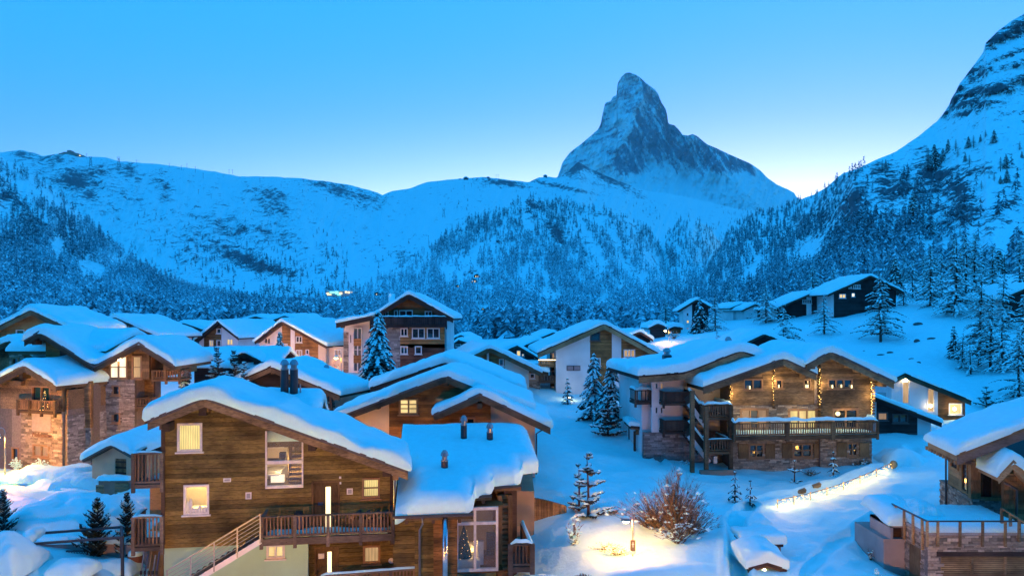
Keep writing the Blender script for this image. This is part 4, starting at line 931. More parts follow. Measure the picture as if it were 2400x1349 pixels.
# distance to the stepped rim
rim = np.stack([np.concatenate([Uu, Uu[-1] + 0 * np.linspace(0, 1, 40)]), np.concatenate([Fr, np.linspace(Fr[-1], yb_, 40)])], -1)
Q = np.stack([UU, YY], -1).reshape(-1, 2); dist = np.sqrt(((Q[:, None] - rim[None]) ** 2).sum(-1)).min(1).reshape(UU.shape)
ff = .42 + .58 * np.sqrt(np.clip(1 - (1 - np.clip(dist / .8, 0, 1)) ** 2, 0, 1))
ZZ = Zb + 0.9 * ff * (1 + .18 * (fbm(UU / 2.2, YY / 2.2, 3, 3) - .5)) + (fbm(UU / .5, YY / .5, 4, 3) - .5) * .05
# scooped hollow by the front house wall
ZZ -= .7 * np.exp(-(((UU - uL) / .75) ** 2)) * sstep(5.5, 2.0, YY)
low = np.stack([UU[:, 0], YY[:, 0] + .02, Zb[:, 0] - .02], -1); Vs = np.concatenate([np.stack([UU, YY, ZZ], -1).reshape(-1, 3), low, np.stack([UU[-1] - .02, YY[-1], Zb[-1] - .02], -1)])
i = np.arange(nU - 1)[:, None] * nV + np.arange(nV - 1)[None]
Fb = [np.stack([i, i + nV, i + nV + 1, i + 1], -1).reshape(-1, 4)]
k = np.arange(nU - 1); o_ = nU * nV; Fb.append(np.stack([k * nV, o_ + k, o_ + k + 1, (k + 1) * nV], -1))
k = np.arange(nV - 1); o2 = o_ + nU; e_ = (nU - 1) * nV; Fb.append(np.stack([e_ + k, o2 + k, o2 + k + 1, e_ + k + 1], -1))
npmesh('roof_snow', Vs, np.concatenate(Fb), [M['snow']], B.root, smooth=True)
for (xa, xb, y) in ((0, 2, 0.0), (3, 5, 1.9), (5, 8, 2.9), (8, 9, 4.6)):
    a, b = us_[xa] + .02, us_[xb] - .02; zz = ze + (ztop - ze) * y / yb_
    m = MB(); m.quadbox([(a, y + .02, zz - .2), (a, yb_, ztop - .2), (b, yb_, ztop - .2), (b, y + .02, zz - .2), (a, y + .02, zz - .03), (a, yb_, ztop - .03), (b, yb_, ztop - .03), (b, y + .02, zz - .03)]); m.build('roof', M['wood_beam'], B.root)
    m = MB(); m.tube([(a, y - .05, zz - .02), (b, y - .05, zz + .02)], .07, 8); m.build('gutter', M['gutter'], B.root)
    n_ = max(1, int((b - a) / 1.1))
    for q in range(n_): uu = a + (q + .5) * (b - a) / n_; box('rafter', uu - .07, uu + .07, y + .05, y + 1.1, zz - .36, zz - .2, M['wood_dark'], B.root)
zT = ze - .22; zF = 0.0
def bwall(px0, px1, off, mat='wood_front', z0=None, z1=None, pk=True, pitch=.2):
    u0 = B.uz(px0, 1300, off)[0]; u1 = B.uz(px1, 1300, off)[0]; w = box('wall', u0, u1, off, off + .2, 0, z1 or zT + .1 * off, M['wood_door'], B.root)
    wp = empty('cladding', (0, 0, 0), 0, B.root); z = 0.0
    if pk:
        while z < (z1 or zT + .1 * off) - .05: box('plank', u0, u1, off - .03, off - .001, z + .006, z + pitch - .008, M[mat], wp); z += pitch
    return u0, u1
bwall(922, 972, 1.0); bwall(972, 1016, .75); bwall(1016, 1072, .45, 'wood_brown'); bwall(1164, 1200, 3.2, 'wood_aged')
# log corner of the right bay
zlog = B.uz(1180, 1172, 3.1)[1]
for q in range(22):
    z = .2 + q * .25
    if z > zlog: break
    m = MB(); ua_, ub_ = B.uz(1166, 1250, 3.0)[0], B.uz(1200, 1250, 3.0)[0]; m.tube([(ua_, 3.05, z), (ub_, 3.05, z)], .125, 8); m.build('log', M['wood_aged'], B.root)
for px_ in (1172, 1196): u = B.uz(px_, 1250, 2.9)[0]; box('post', u - .1, u + .1, 2.85, 3.05, 0, zlog + .3, M['wood_upright'], B.root)
hull_u0, hull_u1 = B.uz(1165, 1250, 3.4)[0], B.uz(1202, 1250, 3.4)[0]
box('wall', hull_u0, hull_u1 + .2, 3.4, 9, 0, zlog + .4, M['wood_dark'], B.root)
# big window with a room and its lights
w0, w1 = B.uz(1071, 1250, 1.95)[0], B.uz(1165, 1250, 1.95)[0]; zb0 = B.uz(1118, 1333, 1.95)[1]; zt0 = B.uz(1118, 1190, 1.95)[1]; zm0 = B.uz(1118, 1224, 1.95)[1]; um = B.uz(1113, 1250, 1.95)[0]
m = MB()
for (a, b, c, e) in ((w0 - .05, w0 + .06, zb0, zt0), (w1 - .06, w1 + .05, zb0, zt0), (um - .06, um + .06, zb0, zt0)): m.box(a, b, 1.85, 2.0, c, e)
for z in (zb0, zm0, zt0): m.box(w0 - .05, w1 + .05, 1.83, 1.99, z - .07, z + .07)
bw_ = m.build('window', M['white_frame'], B.root)
for (a, b) in ((w0 + .06, um - .06), (um + .06, w1 - .06)):
    for (c, e) in ((zb0 + .07, zm0 - .07), (zm0 + .07, zt0 - .07)): box('pane', a, b, 1.93, 1.945, c, e, M['glass_clear'], bw_)
brm = empty('room', (0, 0, 0), 0, B.root)
box('room_wall', w0 - .3, w1 + .3, 5.2, 5.3, zb0 - .1, zt0 + .1, M['stucco_beige'], brm); box('room_wall', w0 - .35, w0 - .3, 2.0, 5.2, zb0, zt0, M['wood_brown'], brm); box('room_wall', w1 + .06, w1 + .1, 2.0, 5.2, zb0, zt0, M['wood_brown'], brm); box('room_floor', w0 - .3, w1 + .3, 2.0, 5.3, zb0 - .2, zb0 - .1, M['wood_brown'], brm); box('room_ceiling', w0 - .3, w1 + .3, 2.0, 5.3, zt0 + .05, zt0 + .1, M['wood_brown'], brm)
box('fireplace', w0 + .45, w0 + 1.05, 3.3, 4.0, zb0, zb0 + .7, M['stucco_white'], brm); box('fire', w0 + .6, w0 + .92, 3.26, 3.29, zb0 + .42, zb0 + .58, M['fairy'], brm)
box('sofa', w0 + .05, w0 + 1.1, 2.2, 2.7, zb0, zb0 + .35, M['stucco_white'], brm); box('cabinet', um + .15, um + .45, 2.6, 2.9, zb0, zb0 + 1.1, M['sign_white'], brm); box('chair_back', um + .6, um + 1.0, 2.7, 2.8, zb0 + .4, zb0 + 1.5, M['wood_dark'], brm)
r_ = random.Random(8)
for q in range(11):
    t_ = q / 10; uu = w0 + .12 + .25 * r_.random() + .25 * abs(math.sin(q * 1.7));
    m = MB(); z = zb0 + .35 + t_ * 1.35; m.lathe([(.003, -.014), (.013, 0), (.003, .014)], (uu, 2.4, z), 6); m.build('fairy_bulb', M['fairy'], brm)
m = MB(); m.lathe([(.02, 0), (.45, .05), (.33, .55), (.36, .56), (.2, 1.1), (.22, 1.12), (.02, 1.8)], (w0 + .35, 2.75, zb0 + .05), 12); m.build('christmas_tree', M['needles'], brm)
lamp_light('table_lamp', (w0 + .8, 3.0, zb0 + 1.0), 26, (1, .6, .25), .1, brm)
# steel flue, downpipe
fu, fz = B.uz(1043, 1210, .2); m = MB(); m.tube([(fu, .1, 0.2), (fu, .1, ze - .1)], .13, 14); m.build('flue', M['steel_tube'], B.root, True)
du, dz = B.uz(990, 1215, -.05); downpipe(B, [(du, -.05, ze - .05), (du, -.02, ze - .35), (du - .12, .35, ze - .7), (du - .12, .38, ze - 3.2)], .05, 'metal')
for (px_, pyb, y_, h_) in ((1087, 1055, 7.2, 1.5), (1148, 1057, 7.0, 1.15), (1042, 1140, 3.3, 1.4)):
    u, z = B.uz(px_, pyb, y_); chimney(B, u, y_, z - .5, h_ + .35, .17)
# right balcony of the annex
u0b = B.uz(1191, 1300, 2.2)[0]; u1b = B.uz(1247, 1300, 1.2)[0]; zr_ = B.uz(1215, 1275, 1.2)[1]
bb = empty('balcony', (0, 0, 0), 0, B.root); zfl = zr_ - 1.0
box('balcony_floor', u0b, u1b, 1.1, 5, zfl - .25, zfl, M['wood_grey'], bb)
rail_run(bb, (u0b, 1.15, zfl), (u1b, 1.15, zfl), 1.0, .15, 'wood_grey', 'baluster_wood', (0, 1), snowcap=.25, post_w=.22); rail_run(bb, (u1b - .05, 1.2, zfl), (u1b - .05, 4.8, zfl), 1.0, .15, 'wood_grey', 'baluster_wood', (1,), snowcap=.2)

# ------------------------------------------------------------------ C: chalet behind the annex, two gables
C = House('chalet', 'wood and cream chalet with double gable and lit cross bar window behind annex', 46, 1000, 1118)
Cp = C.prof([(776, 982), (1045, 880), (1250, 962)], -.8); Cq = C.prof([(1017, 970), (1125, 922), (1290, 1001)], -2.0)
hC = [(936, 934, 979, 970), (1022, 932, 1040, 948)]
facade(C, 800, 912, 1118, Cp, (), M['stucco_cream'], name='plaster_wall'); facade(C, 912, 1150, 1118, Cp, hC, M['wood_door'], off=-.05, planks=M['wood_brown'], pitch=.19)
hull(C, 801, 1252, 1118, Cp, .3, 8, M['stucco_cream'], .4)
facade(C, 1053, 1150, 1118, Cq, [(1077, 978, 1113, 1004)], M['wood_door'], off=-1.0, planks=M['wood_brown'], pitch=.19); facade(C, 1150, 1254, 1118, Cq, (), M['stucco_cream'], off=-.9, th=1.2, name='plaster_wall')
roof(C, Cp, -.8, 6.5, t=.25, snow=.62, board='wood_beam', bh=.4, tiles=True, f0=.6); roof(C, Cq, -2.0, 5.0, t=.25, snow=.6, board='wood_beam', bh=.4, tiles=True, purlins=False, f0=.6)
window(C, hC[0], 'lit', 'frame_wood', 2, 3, off=-.05, fw=.08); window(C, hC[1], 'lit_dim', 'frame_wood', 1, 3, off=-.05); window(C, (1077, 978, 1113, 1004), 'glass', 'frame_wood', 2, 2, off=-1.0, fw=.08)
a0, a1, b0, b1 = C.rect(1005, 993, 1053, 1030, -.1); box('plaster_panel', a0, a1, -.12, -.055, b0, b1, M['stucco_cream'], C.root)
for px_, py_ in ((886, 945), (822, 972), (1058, 955), (1242, 985)): u, z = C.uz(px_, py_, -.4); box('purlin', u - .13, u + .13, -.75, 0.0, z - .3, z, M['wood_beam'], C.root)
u, z = C.uz(1125, 942, -1.4); box('purlin', u - .13, u + .13, -1.9, -1.0, z - .32, z, M['wood_beam'], C.root)
text_on(C, 'se', (1217, 1056, 1232, 1070), 'black', -.93, shear=.3)
u, z = C.uz(1256, 1005, -.9); downpipe(C, [(u + .35, -1.5, z + .05), (u + .02, -1.0, z - .25), (u + .02, -1.0, .4)], .05, 'metal_dark')
# lower shed part and log screen at its foot
a0, a1, b0, b1 = C.rect(1199, 1150, 1252, 1230, -6.5); box('garage_wall', a0, a1, -6.5, -1.0, b0 - .6, b1, M['stucco_beige'], C.root)
a0, a1, b0, b1 = C.rect(1199, 1168, 1211, 1198, -6.5); wv = box('window', a0, a1, -6.56, -6.5, b0, b1, M['glass'], C.root)
sf = House('palisade_fence', 'warm lit fence of upright round poles beside the annex', 40.5, 1252, 1222, 0, 'fence')
a0, a1, b0, b1 = sf.rect(1252, 1160, 1327, 1215)
for q in range(26):
    f_ = (q + .5) / 26; u = a0 + (a1 - a0) * f_; h_ = (b1 - b0) * (1.0 - .34 * f_ ** 1.3); m = MB(); m.tube([(u, .02 * (q % 2), -.1), (u, .02 * (q % 2), h_), (u, .02 * (q % 2), h_ + .04)], [.062, .058, .02], 7); m.build('pole', M['wood_light'], sf.root)
bar('rail', (a0, .1, .4), (a1, .1, .4), .05, .09, M['wood_beam'], sf.root); box('footing', a0, a1, -.12, .2, -.6, -.02, M['concrete'], sf.root)

# ------------------------------------------------------------------ D, E: roofs behind
D = House('chalet', 'dark timber gable with thick snow directly behind the double gabled chalet', 56, 1045, 1010)
Dp = D.prof([(868, 908), (1045, 848), (1230, 918)], -.8); facade(D, 885, 1222, 1010, Dp, (), M['clad_dark']); hull(D, 886, 1221, 1010, Dp, .3, 9, M['stucco_cream'], .4); roof(D, Dp, -.8, 7.5, snow=.78, board='wood_dark', bh=.45, f0=.6)
m = MB(); u, z = D.uz(1231, 915, -.5); m.box(u - .1, u + .15, -.6, -.3, z - .9, z); m.build('bracket', M['wood_dark'], D.root)
E = House('chalet', 'dark gabled chalet with thick snow roof behind the twin flues', 58, 640, 985, -16)
Ep = E.prof([(528, 905), (636, 858), (797, 925)], -.8); facade(E, 560, 762, 985, Ep, [(733, 935, 742, 965)], M['clad_dark']); hull(E, 561, 761, 985, Ep, .3, 7, M['stucco_cream'], .4); roof(E, Ep, -.8, 4.2, snow=.75, board='wood_beam', bh=.42)
u, z = E.uz(765, 880, 3.0); chimney(E, u, 3.0, z - .6, .95, .2); box('meter_box', *E.rect(762, 918, 772, 940)[:2], -.35, 0, *E.rect(762, 918, 772, 940)[2:], M['metal_dark'], E.root)
balcony(E, 742, 776, 925, 950, .6, 0, 'wood_dark', 'wood_dark', .2, (0, 1))

# ------------------------------------------------------------------ F: big chalet on the left
F1 = House('chalet', 'stone and log chalet on the left edge with porch gable and decorated balcony tree', 50, 148, 1102, -20)
Fp = F1.prof([(-80, 925), (60, 855), (133, 903)], -.7)
hF1 = [(75, 905, 118, 940), (78, 1042, 116, 1070), (28, 1048, 44, 1080)]
facade(F1, -70, 147, 958, Fp, [hF1[0]], M['wood_door'], planks=M['wood_aged'], pitch=.2); facade(F1, -70, 147, 1102, None, hF1[1:], M['mortar'], off=.05, flat=957)
stone_wall(F1, 50, 147, 958, 1100, .05, 'stone', hF1[1:] , .13, .25, .7)
zl = F1.uz(147, 960)[1]; zt_ = Fp[2][1] - .35
box('wall', -.06, .2, .2, 3.4, zl, zt_, M['wood_aged'], F1.root); box('wall', -.06, .2, .2, 3.4, 0, zl, M['mortar'], F1.root)
stone_wall(F1, 0, 0, 0, 0, mat='stone_grey', axis='y', upos=.25, y0=.1, y1=3.4, z0=0, z1=zl - .4)
U1 = House('chalet', 'weathered log wing between the stone tower and the porch gable', 51.3, 180, 1098, 0)
facade(U1, 150, 214, 1002, None, [(162, 905, 196, 927), (162, 970, 199, 997)], M['wood_door'], flat=893, planks=M['wood_aged'], pitch=.2); facade(U1, 150, 214, 1100, None, (), M['mortar'], off=.02, flat=1001); stone_wall(U1, 150, 214, 1002, 1098, .02, 'stone_grey', (), .12, .2, .6)
window(U1, (162, 905, 196, 927), 'glass', 'frame_wood', 2, 1); window(U1, (162, 970, 199, 997), 'shutter', 'frame_wood', 1, 6)
_hb = U1.rect(150, 900, 214, 1098); box('wall', _hb[0], _hb[1], .3, 2.5, 0, _hb[3], M['mortar'], U1.root)
for q in range(13):
    u, z = U1.uz(148, 905 + q * 8); m = MB(); m.tube([(u, -.28, z), (u, .2, z)], .075, 7); m.build('log_end', M['wood_aged'], U1.root)
roof(F1, Fp, -.7, 3.4, t=.25, snow=.72, board='wood_beam', bh=.42, mat='wood_beam', f0=.6)
window(F1, hF1[0], ['glass', 'glass'], 'frame_wood', 2, 1); window(F1, hF1[1], 'lit_dim', 'frame_wood', 2, 1, off=.05); window(F1, hF1[2], 'glass', 'frame_wood', 1, 1, off=.05)
balcony(F1, 40, 127, 938, 963, .55, 0, 'wood_beam', 'baluster_wood', .16, (0, .32, .64, 1)); box('roller_shutter', *F1.rect(77, 965, 121, 1010, .05)[:2], -.02, .049, *F1.rect(77, 965, 121, 1010, .05)[2:], M['shutter'], F1.root)
text_on(F1, 'Meilenstein', (77, 1013, 121, 1024), 'sign_brown', -.03)
u, z = F1.uz(60, 872, -.3); box('purlin', u - .16, u + .16, -.65, 0, z - .4, z, M['wood_beam'], F1.root); u, z = F1.uz(38, 897, -.3); bar('tie_beam', (u - .5, -.3, z), (u + .6, -.3, z), .25, .3, M['wood_beam'], F1.root)
# decorated tree on that balcony
xt = empty('christmas_tree', tuple(Matrix.Translation(F1.p0) @ Matrix.Rotation(F1.a, 4, 'Z') @ Vector((F1.uz(105, 960, -.3)[0], -.3, F1.uz(105, 962, -.3)[1])))); tag(xt, 'small christmas tree with fairy lights on the log balcony', 'christmas tree')
m = MB(); m.lathe([(.02, 0), (.32, .05), (.22, .45), (.25, .46), (.14, .85), (.16, .86), (.01, 1.3)], (0, 0, 0), 9); m.build('crown', M['needles'], xt)
r_ = random.Random(5)
for q in range(26):
    t_ = r_.random(); a_ = r_.random() * 6.28; rr = (1 - t_) * .30 + .02; m = MB(); m.lathe([(.002, -.02), (.022, 0), (.002, .02)], (rr * math.cos(a_), -abs(rr * math.sin(a_)), .08 + t_ * 1.2), 5); m.build('fairy_bulb', M['fairy'], xt)

F2 = House('chalet', 'chalet with grey stone tower and tall lit gable windows on the left', 53, 270, 1092, 0)
Fq = F2.prof([(58, 797), (94, 776), (222, 858), (327, 802), (410, 856)], -.8)
hF2 = [(257, 834, 298, 886), (310, 834, 332, 886), (263, 903, 281, 925), (263, 967, 281, 990)]
facade(F2, 232, 350, 888, Fq, hF2[:2], M['wood_door'], planks=M['wood_upright'], pitch=.25)
facade(F2, 208, 316, 1092, None, hF2[2:], M['mortar'], off=-.1, flat=888); stone_wall(F2, 208, 316, 889, 1090, -.1, 'stone_grey', hF2[2:], .10, .2, .6)
_s = F2.rect(209, 890, 315, 1090); box('wall', _s[0], _s[1], .15, 4, 0, _s[3], M['mortar'], F2.root); hull(F2, 100, 350, 888, Fq, .35, 8, M['wood_brown'], .4)
facade(F2, 316, 360, 1092, None, [(320, 905, 332, 985)], M['wood_door'], off=1.5, flat=870, planks=M['wood_aged'], pitch=.22)
facade(F2, 140, 222, 895, Fq, (), M['wood_dark'], off=.3)
roof(F2, Fq, -.8, 5.5, t=.28, snow=.75, mat='wood_beam', board='wood_beam', bh=.4, sig=.55, f0=.55, tiles=True)
zr = F2.uz(200, 776, 5)[1]; roof(F2, [(1.0, zr - 1.3), (5.2, zr - .25), (10, zr - 1.6)], F2.uz(100, 780, 5)[0], F2.uz(312, 780, 5)[0], t=.25, snow=.75, mat='wood_beam', swap=True, seed=31, sig=.8)
window(F2, hF2[0], 'lit_white', 'frame_wood', 2, 2); window(F2, hF2[1], 'lit_soft', 'frame_wood', 1, 2); window(F2, hF2[2], 'glass', 'frame_wood', 1, 1, off=-.1); window(F2, hF2[3], 'glass', 'frame_wood', 1, 1, off=-.1); window(F2, (320, 905, 332, 985), 'glass', 'frame_wood', 1, 2, off=1.5)
balcony(F2, 357, 420, 868, 888, -.1, 2.2, 'wood_beam', 'baluster_wood', .17, (0, .5, 1)); balcony(F2, 318, 352, 933, 952, 0.1, 1.5, 'wood_beam', 'baluster_wood', .17, (0, 1))
u, z = F2.uz(386, 852, 0); box('post', u - .1, u + .1, .0, .2, F2.uz(386, 892)[1], z + .1, M['wood_beam'], F2.root)
u, z = F2.uz(223, 858, -.5); downpipe(F2, [(u, -.85, z - .1), (u, -.8, z - 1.0), (u + .12, -.2, z - 1.5), (u + .12, -.16, z - 7.5)], .05)
for q, (px_, py_) in enumerate(((267, 845), (281, 841))):
    u, z = F2.uz(px_, py_, .0); m = MB(); m.lathe([(.01, -.13), (.11, -.06), (.13, 0), (.11, .06), (.01, .13)], (u, -.12, z), 10); m.build('lamp_globe', M['bulb'], F2.root); 
lamp_light('globe_light', (F2.uz(274, 843)[0], -.45, F2.uz(274, 843)[1]), 110, WARM, .15, F2.root)
F0 = House('chalet', 'small log gable on the far left edge above the porch', 56, 20, 950, -15)
F0p = F0.prof([(-90, 850), (22, 798), (78, 834)], -.8); facade(F0, -80, 70, 950, F0p, [(29, 838, 44, 855)], M['wood_door'], planks=M['wood_aged'], pitch=.22); hull(F0, -79, 69, 950, F0p, .3, 5, M['wood_brown'], .4); roof(F0, F0p, -.8, 4.5, t=.25, snow=.7, board='wood_beam', bh=.4, f0=.6, mat='wood_beam')
stone_wall(F0, 23, 57, 824, 880, -.02, 'stone', [(29, 838, 44, 855)], .12, .2, .5, prof=F0p); window(F0, (29, 838, 44, 855), 'glass', 'frame_wood', 1, 1)

# ------------------------------------------------------------------ far village houses
def far_house(label, d, pxc, pyb, prof_px, parts, ang=0, L=9, snow=.6, oh=.7, body='stucco_white', wins=(), wall=None, board='wood_dark', bh=.32, cat='chalet', name='chalet', grp=None, roofmat='wood_dark', th=.25):
    """parts: (px0, px1, material) strips of the front; wins: (x0,y0,x1,y1,kind,nx)"""
    H = House(name, label, d, pxc, pyb, ang, cat, grp); p = H.prof(prof_px, -oh)
    holes = [w[:4] for w in wins]
    for (x0, x1, mt) in parts: facade(H, x0, x1, pyb, p, [w for w in holes if w[0] < x1 and w[2] > x0], M[mt], drop=.2, th=th)
    hull(H, min(q[0] for q in parts) + .5, max(q[1] for q in parts) - .5, pyb, p, th + .03, L - .3, M[body], .35)
    roof(H, p, -oh, L, t=.2, snow=snow, board=board, bh=bh, mat=roofmat, f0=.6, purlins=False)
    for w in wins: window(H, w[:4], w[4], 'white_frame' if len(w) < 7 else w[6], w[5] if len(w) > 5 else 1, 1, fw=.06, sill=True)
    return H
Gh = far_house('broad timber gable with snow roof behind the left edge chalets', 75, 74, 840, [(-90, 808), (74, 726), (172, 772)], [(-80, 160, 'clad_warm')], -17, 5.5, .75, wins=[(38, 773, 57, 783, 'glass')], body='wood_brown', board='wood_beam', bh=.5)
u, z = Gh.uz(180, 733, 6); m = MB(); m.tube([(u - .3, 6, z - .9), (u - .3, 6, z)], .12, 8); m.build('chimney', M['metal'], Gh.root)
Hh = far_house('chalet with long snow roof and dark side wall behind the stone tower', 90, 300, 850, [(243, 755), (271, 743), (372, 789)], [(250, 365, 'clad_warm')], -20, 6, .65, wins=[(265, 755, 273, 762, 'glass'), (283, 755, 291, 766, 'glass'), (293, 758, 302, 767, 'glass')], body='stucco_white')
far_house('small cream chalet with glazed bay far behind the tower', 112, 440, 830, [(397, 772), (430, 756), (474, 771)], [(412, 440, 'clad_brown'), (440, 468, 'glass')], -12, 7, .6, wins=[(424, 771, 434, 777, 'lit', 1)], body='stucco_cream')
far_house('white and timber chalet with two lit windows left of centre', 95, 510, 850, [(457, 797), (511, 753), (560, 791)], [(467, 478, 'stucco_white'), (478, 519, 'clad_warm'), (519, 558, 'stucco_white')], -22, 9, .55,
          wins=[(508, 770, 518, 781, 'glass'), (491, 797, 500, 811, 'lit', 2), (508, 797, 518, 811, 'glass'), (532, 794, 546, 808, 'lit', 2)])
far_house('snow roof of a dark barn peeping over the white chalets', 125, 600, 800, [(568, 750), (600, 741), (640, 752)], [(575, 632, 'clad_dark')], -12, 8, .6); far_house('dark gable with snow roof behind the pink lit chalet', 118, 670, 800, [(634, 752), (668, 739), (705, 754)], [(640, 698, 'clad_dark')], -12, 9, .6)
Kh = far_house('pink lit white chalet with two timber panels and many small windows', 85, 690, 870, [(598, 800), (661, 752), (766, 810)], [(608, 652, 'stucco_white'), (652, 661, 'stucco_white'), (661, 681, 'clad_warm'), (681, 691, 'stucco_white'), (691, 746, 'clad_warm'), (746, 764, 'stucco_cream')], -22, 9, .6,
          wins=[(620, 792, 634, 805, 'glass', 2), (665, 805, 674, 817, 'lit_soft', 2), (694, 788, 708, 802, 'glass', 2), (694, 820, 708, 834, 'lit_dim', 2), (717, 819, 724, 830, 'glass')])
a0, a1, b0, b1 = Kh.rect(766, 809, 806, 850); facade(Kh, 764, 806, 870, None, [(785, 819, 800, 833)], M['stucco_cream'], flat=812, off=.4); window(Kh, (785, 819, 800, 833), 'lit_dim', 'white_frame', 2, 1, off=.4)
# L: tall building in the middle
Lh = House('apartment_house', 'tall timber and stone apartment house with dark balcony in the middle', 80, 930, 890, 0, 'apartment house')
Lp = Lh.prof([(788, 757), (878, 738), (958, 688), (1062, 745)], -1.0)
wL = [(898, 727, 910, 742, 2), (924, 727, 932, 742, 1), (936, 727, 967, 742, 2), (996, 729, 1012, 743, 2)]
wL2 = [(939, 769, 955, 787, 2), (966, 769, 995, 792, 2), (1001, 769, 1030, 792, 2), (939, 811, 955, 829, 2), (973, 811, 988, 829, 1)]
facade(Lh, 905, 1045, 765, Lp, [w[:4] for w in wL], M['clad_brown']); facade(Lh, 938, 1042, 815, None, [w[:4] for w in wL2[:3]], M['clad_brown'], flat=764); facade(Lh, 938, 1042, 890, None, [w[:4] for w in wL2[3:]], M['clad_red'], flat=806)
facade(Lh, 868, 938, 890, None, (), M['mortar'], flat=764, off=.04); stone_wall(Lh, 905, 938, 764, 888, .04, 'stone_grey', (), .16, .3, .8)
facade(Lh, 805, 905, 890, Lp, [(828, 770, 848, 870), (819, 783, 825, 804)], M['stucco_white'], off=1.2); stone_wall(Lh, 805, 817, 778, 888, 1.2, 'stone', (), .16, .3, .8)
hull(Lh, 806, 1044, 890, Lp, 1.5, 12, M['stucco_white'], .5); window(Lh, (819, 783, 825, 804), 'glass_pale', 'white_frame', 1, 1, off=1.2)
window(Lh, (828, 768, 848, 870), 'glass_pale', 'white_frame', 2, 4, off=1.0, rec=.25); 
for (ya, yb2) in ((793, 810), (832, 850)): a0, a1, b0, b1 = Lh.rect(829, ya, 847, yb2, 1.0); box('spandrel', a0, a1, .93, 1.02, b0, b1, M['clad_brown'], Lh.root)
roof(Lh, Lp, -1.0, 11, t=.25, snow=.55, board='wood_dark', bh=.5, f0=.6, mat='wood_dark')
for w in wL: window(Lh, w[:4], 'glass', 'white_frame', w[4], 1)
for w in wL2: window(Lh, w[:4], 'glass', 'white_frame', w[4], 1)
balcony(Lh, 868, 1046, 743, 763, 1.1, 0, 'wood_black', 'wood_black', .22, (0, .5, 1), snowcap=.16, solid=True)
u, z = Lh.uz(918, 690, 6); m = MB(); m.tube([(u, 6, z - 1), (u, 6, z + .1)], .35, 10); m.build('chimney', M['snow'], Lh.root)
# M: wide low roof with dark front gable
Mh = House('chalet', 'low house under a wide snow roof with small dark gable', 66, 560, 900, 0)
zr = Mh.uz(540, 822, 4)[1]; roof(Mh, [(0, zr - 1.25), (4, zr), (8, zr - 1.3)], Mh.uz(432, 840, 1)[0], Mh.uz(655, 840, 1)[0], snow=.65, swap=True, seed=71); _q = Mh.rect(445, 858, 640, 900); box('wall', _q[0], _q[1], .9, 7, 0, zr - 1.3, M['clad_dark'], Mh.root)
Mp = Mh.prof([(540, 842), (571, 824), (612, 846)], -.6); facade(Mh, 545, 606, 900, Mp, (), M['clad_dark']); roof(Mh, Mp, -.6, 3.5, snow=.3, board='wood_dark', f0=.6)
# N
far_house('cream and timber chalet whose roof slopes right beside the dark gable', 72, 1180, 940, [(1040, 868), (1148, 814), (1268, 872)], [(1110, 1141, 'clad_brown'), (1141, 1146, 'stucco_white'), (1146, 1183, 'clad_brown'), (1183, 1240, 'stucco_cream')], 12, 9, .6, wins=[(1147, 853, 1160, 862, 'lit', 1), (1170, 841, 1180, 857, 'glass')], body='stucco_cream', board='wood_beam', bh=.42, roofmat='wood_beam')
Nh = House('chalet', 'low stone walled house with timber top right of the cream chalet', 76, 1250, 935); facade(Nh, 1232, 1266, 935, None, [(1242, 875, 1253, 886)], M['stucco_beige'], flat=868); window(Nh, (1242, 875, 1253, 886), 'glass', 'white_frame'); stone_wall(Nh, 1232, 1266, 892, 933, 0, 'stone', (), .14, .2, .5); _q = Nh.rect(1232, 868, 1266, 935); box('wall', _q[0], _q[1], .3, 5, 0, _q[3], M['stucco_beige'], Nh.root)
roof(Nh, Nh.prof([(1222, 862), (1285, 872)], -.6), -.6, 5, snow=.5, f0=.6)
# O: dark chalets further back
far_house('dark chalet with white side and snow roof farthest of the three', 135, 1300, 830, [(1228, 806), (1298, 778), (1340, 800)], [(1262, 1290, 'clad_dark'), (1290, 1330, 'stucco_white')], 8, 9, .7); far_house('dark chalet with one small lit window before the forest', 118, 1265, 850, [(1200, 822), (1262, 795), (1300, 815)], [(1222, 1290, 'clad_dark')], 10, 9, .6, wins=[(1242, 809, 1249, 816, 'lit', 1)])
far_house('dark gable with bright lit window beside the balcony house', 100, 1215, 870, [(1170, 826), (1212, 810), (1262, 838)], [(1180, 1252, 'clad_dark')], 8, 8, .6, wins=[(1211, 821, 1220, 834, 'lit', 1), (1223, 829, 1228, 834, 'lit', 1)])
far_house('snow roofed chalet half hidden behind the tall house', 120, 1090, 850, [(1048, 815), (1075, 796), (1128, 812)], [(1055, 1120, 'clad_dark')], -8, 8, .6, wins=[(1068, 806, 1080, 812, 'glass')]); far_house('low dark roof right of the tall house', 150, 1080, 830, [(1050, 800), (1080, 784), (1110, 798)], [(1055, 1105, 'clad_dark')], -8, 8, .7)
